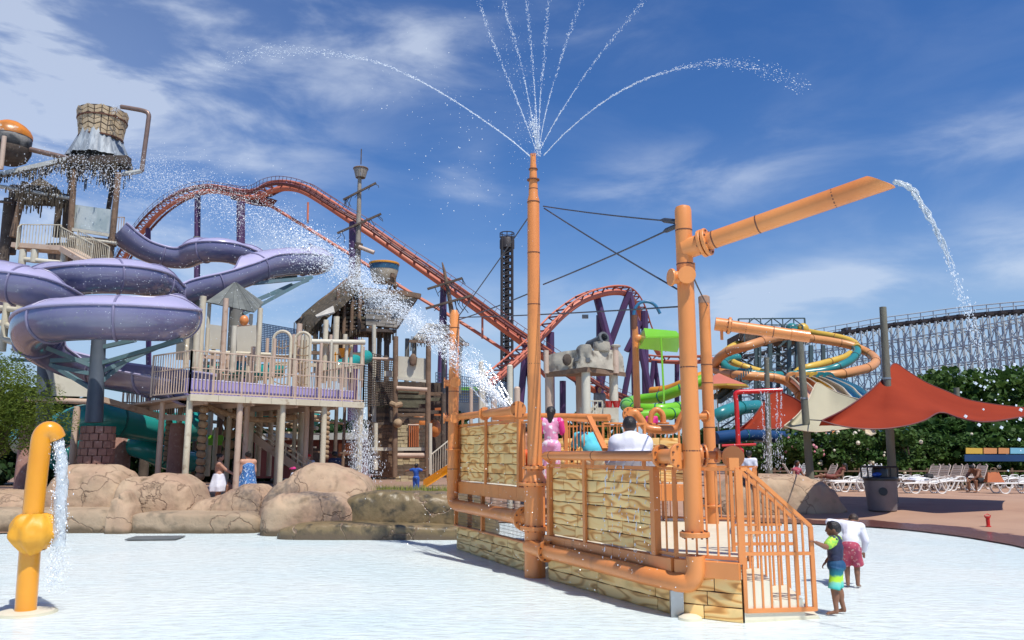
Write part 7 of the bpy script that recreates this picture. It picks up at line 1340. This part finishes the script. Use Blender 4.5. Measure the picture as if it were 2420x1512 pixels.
AR = [('long left arc of water from the mast tip', [(1256,372),(1200,325),(1100,255),(1000,195),(900,150),(800,128),(700,121),(600,126),(530,150)], 1500), ('long right arc of water from the mast tip', [(1286,366),(1340,310),(1420,245),(1500,198),(1580,168),(1660,152),(1740,150),(1820,168),(1900,208)], 1500),
      ('leftmost rising jet of the mast fountain', [(1266,352),(1232,262),(1190,160),(1150,60),(1120,-40)], 520), ('second rising jet from the left of the mast fountain', [(1268,350),(1252,250),(1226,130),(1196,30),(1180,-40)], 560), ('tallest near vertical jet left of the mast tip', [(1270,350),(1266,250),(1256,120),(1244,0),(1238,-40)], 620), ('near vertical jet right of the mast tip', [(1272,350),(1277,230),(1288,110),(1297,-20)], 520), ('slightly right leaning jet of the mast fountain', [(1274,350),(1291,260),(1322,150),(1352,60),(1385,-30)], 480), ('far right leaning jet of the mast fountain', [(1278,350),(1322,270),(1402,150),(1480,52),(1545,-30)], 560)]
for i, (lab, pts, n) in enumerate(AR): spray(lab, [at(x, y, 13.75) for x, y in pts], n, (.003,.012,.09 if i < 2 else .03), (.0042,.0042,.0042), 4.5, 30+i, 1.0 if i > 1 else 1.35, cont=.4)
spray('thick puff of water right at the mast tip', [tip0, at(1266,310,13.75), at(1258,285,13.75)], 420, (.02,.045,.06), (.008,.008,.007), 2, 45); spray('scattered falling drops above the mast', [at(1200,60,13.75), at(1230,180,13.75), at(1240,380,13.75)], 420, (.3,.25,.15), (.0055,.0055,.005), 1.2, 46); spray('loose drops drifting down to the left of the mast', [at(1000,200,13.7), at(1080,350,13.7), at(1180,480,13.7)], 200, (.5,.6,.5), (.008,.008,.008), 1, 47)
SPW = [at(2116,430,8.75), at(2140,437,8.7), at(2165,462,8.65), at(2190,505,8.6), at(2220,560,8.55), at(2246,625,8.5), at(2268,690,8.45), at(2290,745,8.4)]
P_ = spl(SPW, 5); m = MB(); rg = random.Random(2)
for s in range(5): m.tube([p+V((rg.uniform(-.012,.012)+s*.012-.02+.010*sin(i*1.1+s), rg.uniform(-.01,.01), .012*sin(i*.8+s*2))) for i, p in enumerate(P_[:26])], [max(.004, .022*(1-i/26)+.006*sin(i*2+s)) for i in range(26)], 6)
solo(m, 'falling_water', 'water_sheet', 'clear stream curving down from the slanted spout pipe', 'water jet', kind='stuff')
spray('drops breaking off the stream below the slanted spout', SPW[1:]+[at(2310,800,8.35), at(2335,880,8.3)], 600, (.010,.02,.05), (.005,.006,.004), 3, 50, .85); spray('large blurred looking drops falling at the right edge', [at(2335,870,7.5), at(2370,960,7.4), at(2400,1060,7.3)], 46, (.08,.14,.16), (.009,.012,.010), 1.1, 51)
YW = [at(136,1034,YY+.12), at(143,1070,YY+.05), at(146,1120,YY), at(144,1180,YY), at(140,1240,YY), at(137,1290,YY)]
P_ = spl(YW, 6); m = MB(); rows = []
for i, p in enumerate(P_): rows.append([p+V(((.05+.02*i/len(P_)+.012*sin(i*.9+j*1.3)+.01*rg.random())*cos(2*pi*j/14)*1.15, (.06+.01*sin(i*1.7+j))*sin(2*pi*j/14), rg.uniform(-.01,.01))) for j in range(15)])
m.grid(rows); solo(m, 'falling_water', 'water_sheet', 'rippled sheet of water falling from the yellow pipe mouth', 'water jet', kind='stuff', ang=120)
spray('drops and splashes below the yellow pipe', [at(138,1040,YY), at(143,1160,YY), at(136,1290,YY), at(130,1385,YY)], 1500, (.04,.05,.08), (.006,.007,.007), 2, 52, .8)
spray('water curtain falling from the right end of the railed deck', [at(838,962,28.5), at(846,1000,28.3), at(856,1060,28.2), at(862,1125,28)], 4200, (.12,.2,.28), (.008,.009,.010), 4, 53)
for k, (x, d_) in enumerate(((1798,6),(1806,9),(1814,2),(1836,0),(1846,0))): spray('streams falling from the arm of the red shower frame', [at(x,925,28.4), at(x+d_,1000,28.3), at(x+d_*2,1110,28.2)], 170, (.008,.022,.09), (.008,.008,.009), 6, 60+k).__setitem__('group', 'streams of the red shower')
for k in range(7): x = 1450+k*19; Yw = lerp(11.9,11.15,k/6)-.12; spray('thin drips running off the spray rail down the front planks', [at(x,1077,Yw), at(x-14,1100,Yw-.1), at(x-22,1180,Yw-.14), at(x-24,1330,Yw-.14)], 46, (.003,.008,.02), (.007,.008,.007), 5, 70+k, .8).__setitem__('group', 'drips off the spray rail')
spray('fine drops hanging in the air before the purple slides', [at(60,560,15), at(300,640,15), at(520,760,15), at(760,700,15)], 1500, (.6,.75,.8), (.005,.005,.005), 1.1, 80, name='water_drops', cat='water drops'); spray('drops sprinkled over the boat platform and pool', [at(1050,1150,12), at(1300,1250,10.5), at(1560,1250,9.5)], 380, (.5,.5,.5), (.005,.005,.005), 1.2, 81, name='water_drops', cat='water drops'); spray('speckles of splash thrown off the woven bucket', [at(40,440,36), at(180,400,36), at(300,440,36)], 1800, (.5,.5,.5), (.020,.022,.020), 1.1, 82, name='water_drops', cat='water drops')
spray('drops from the long arm of the pole behind the cannon pole', [at(1790,790,15.3), at(1790,900,15.3), at(1795,1100,15.3)], 240, (.3,.3,.3), (.006,.006,.006), 2, 83, name='water_drops', cat='water drops')
spray('little stream from the bronze fill pipe into the woven bucket', [at(287,252,38), at(276,256,38), at(268,264,38)], 120, (.04,.08,.1), (.02,.02,.02), 2, 84)
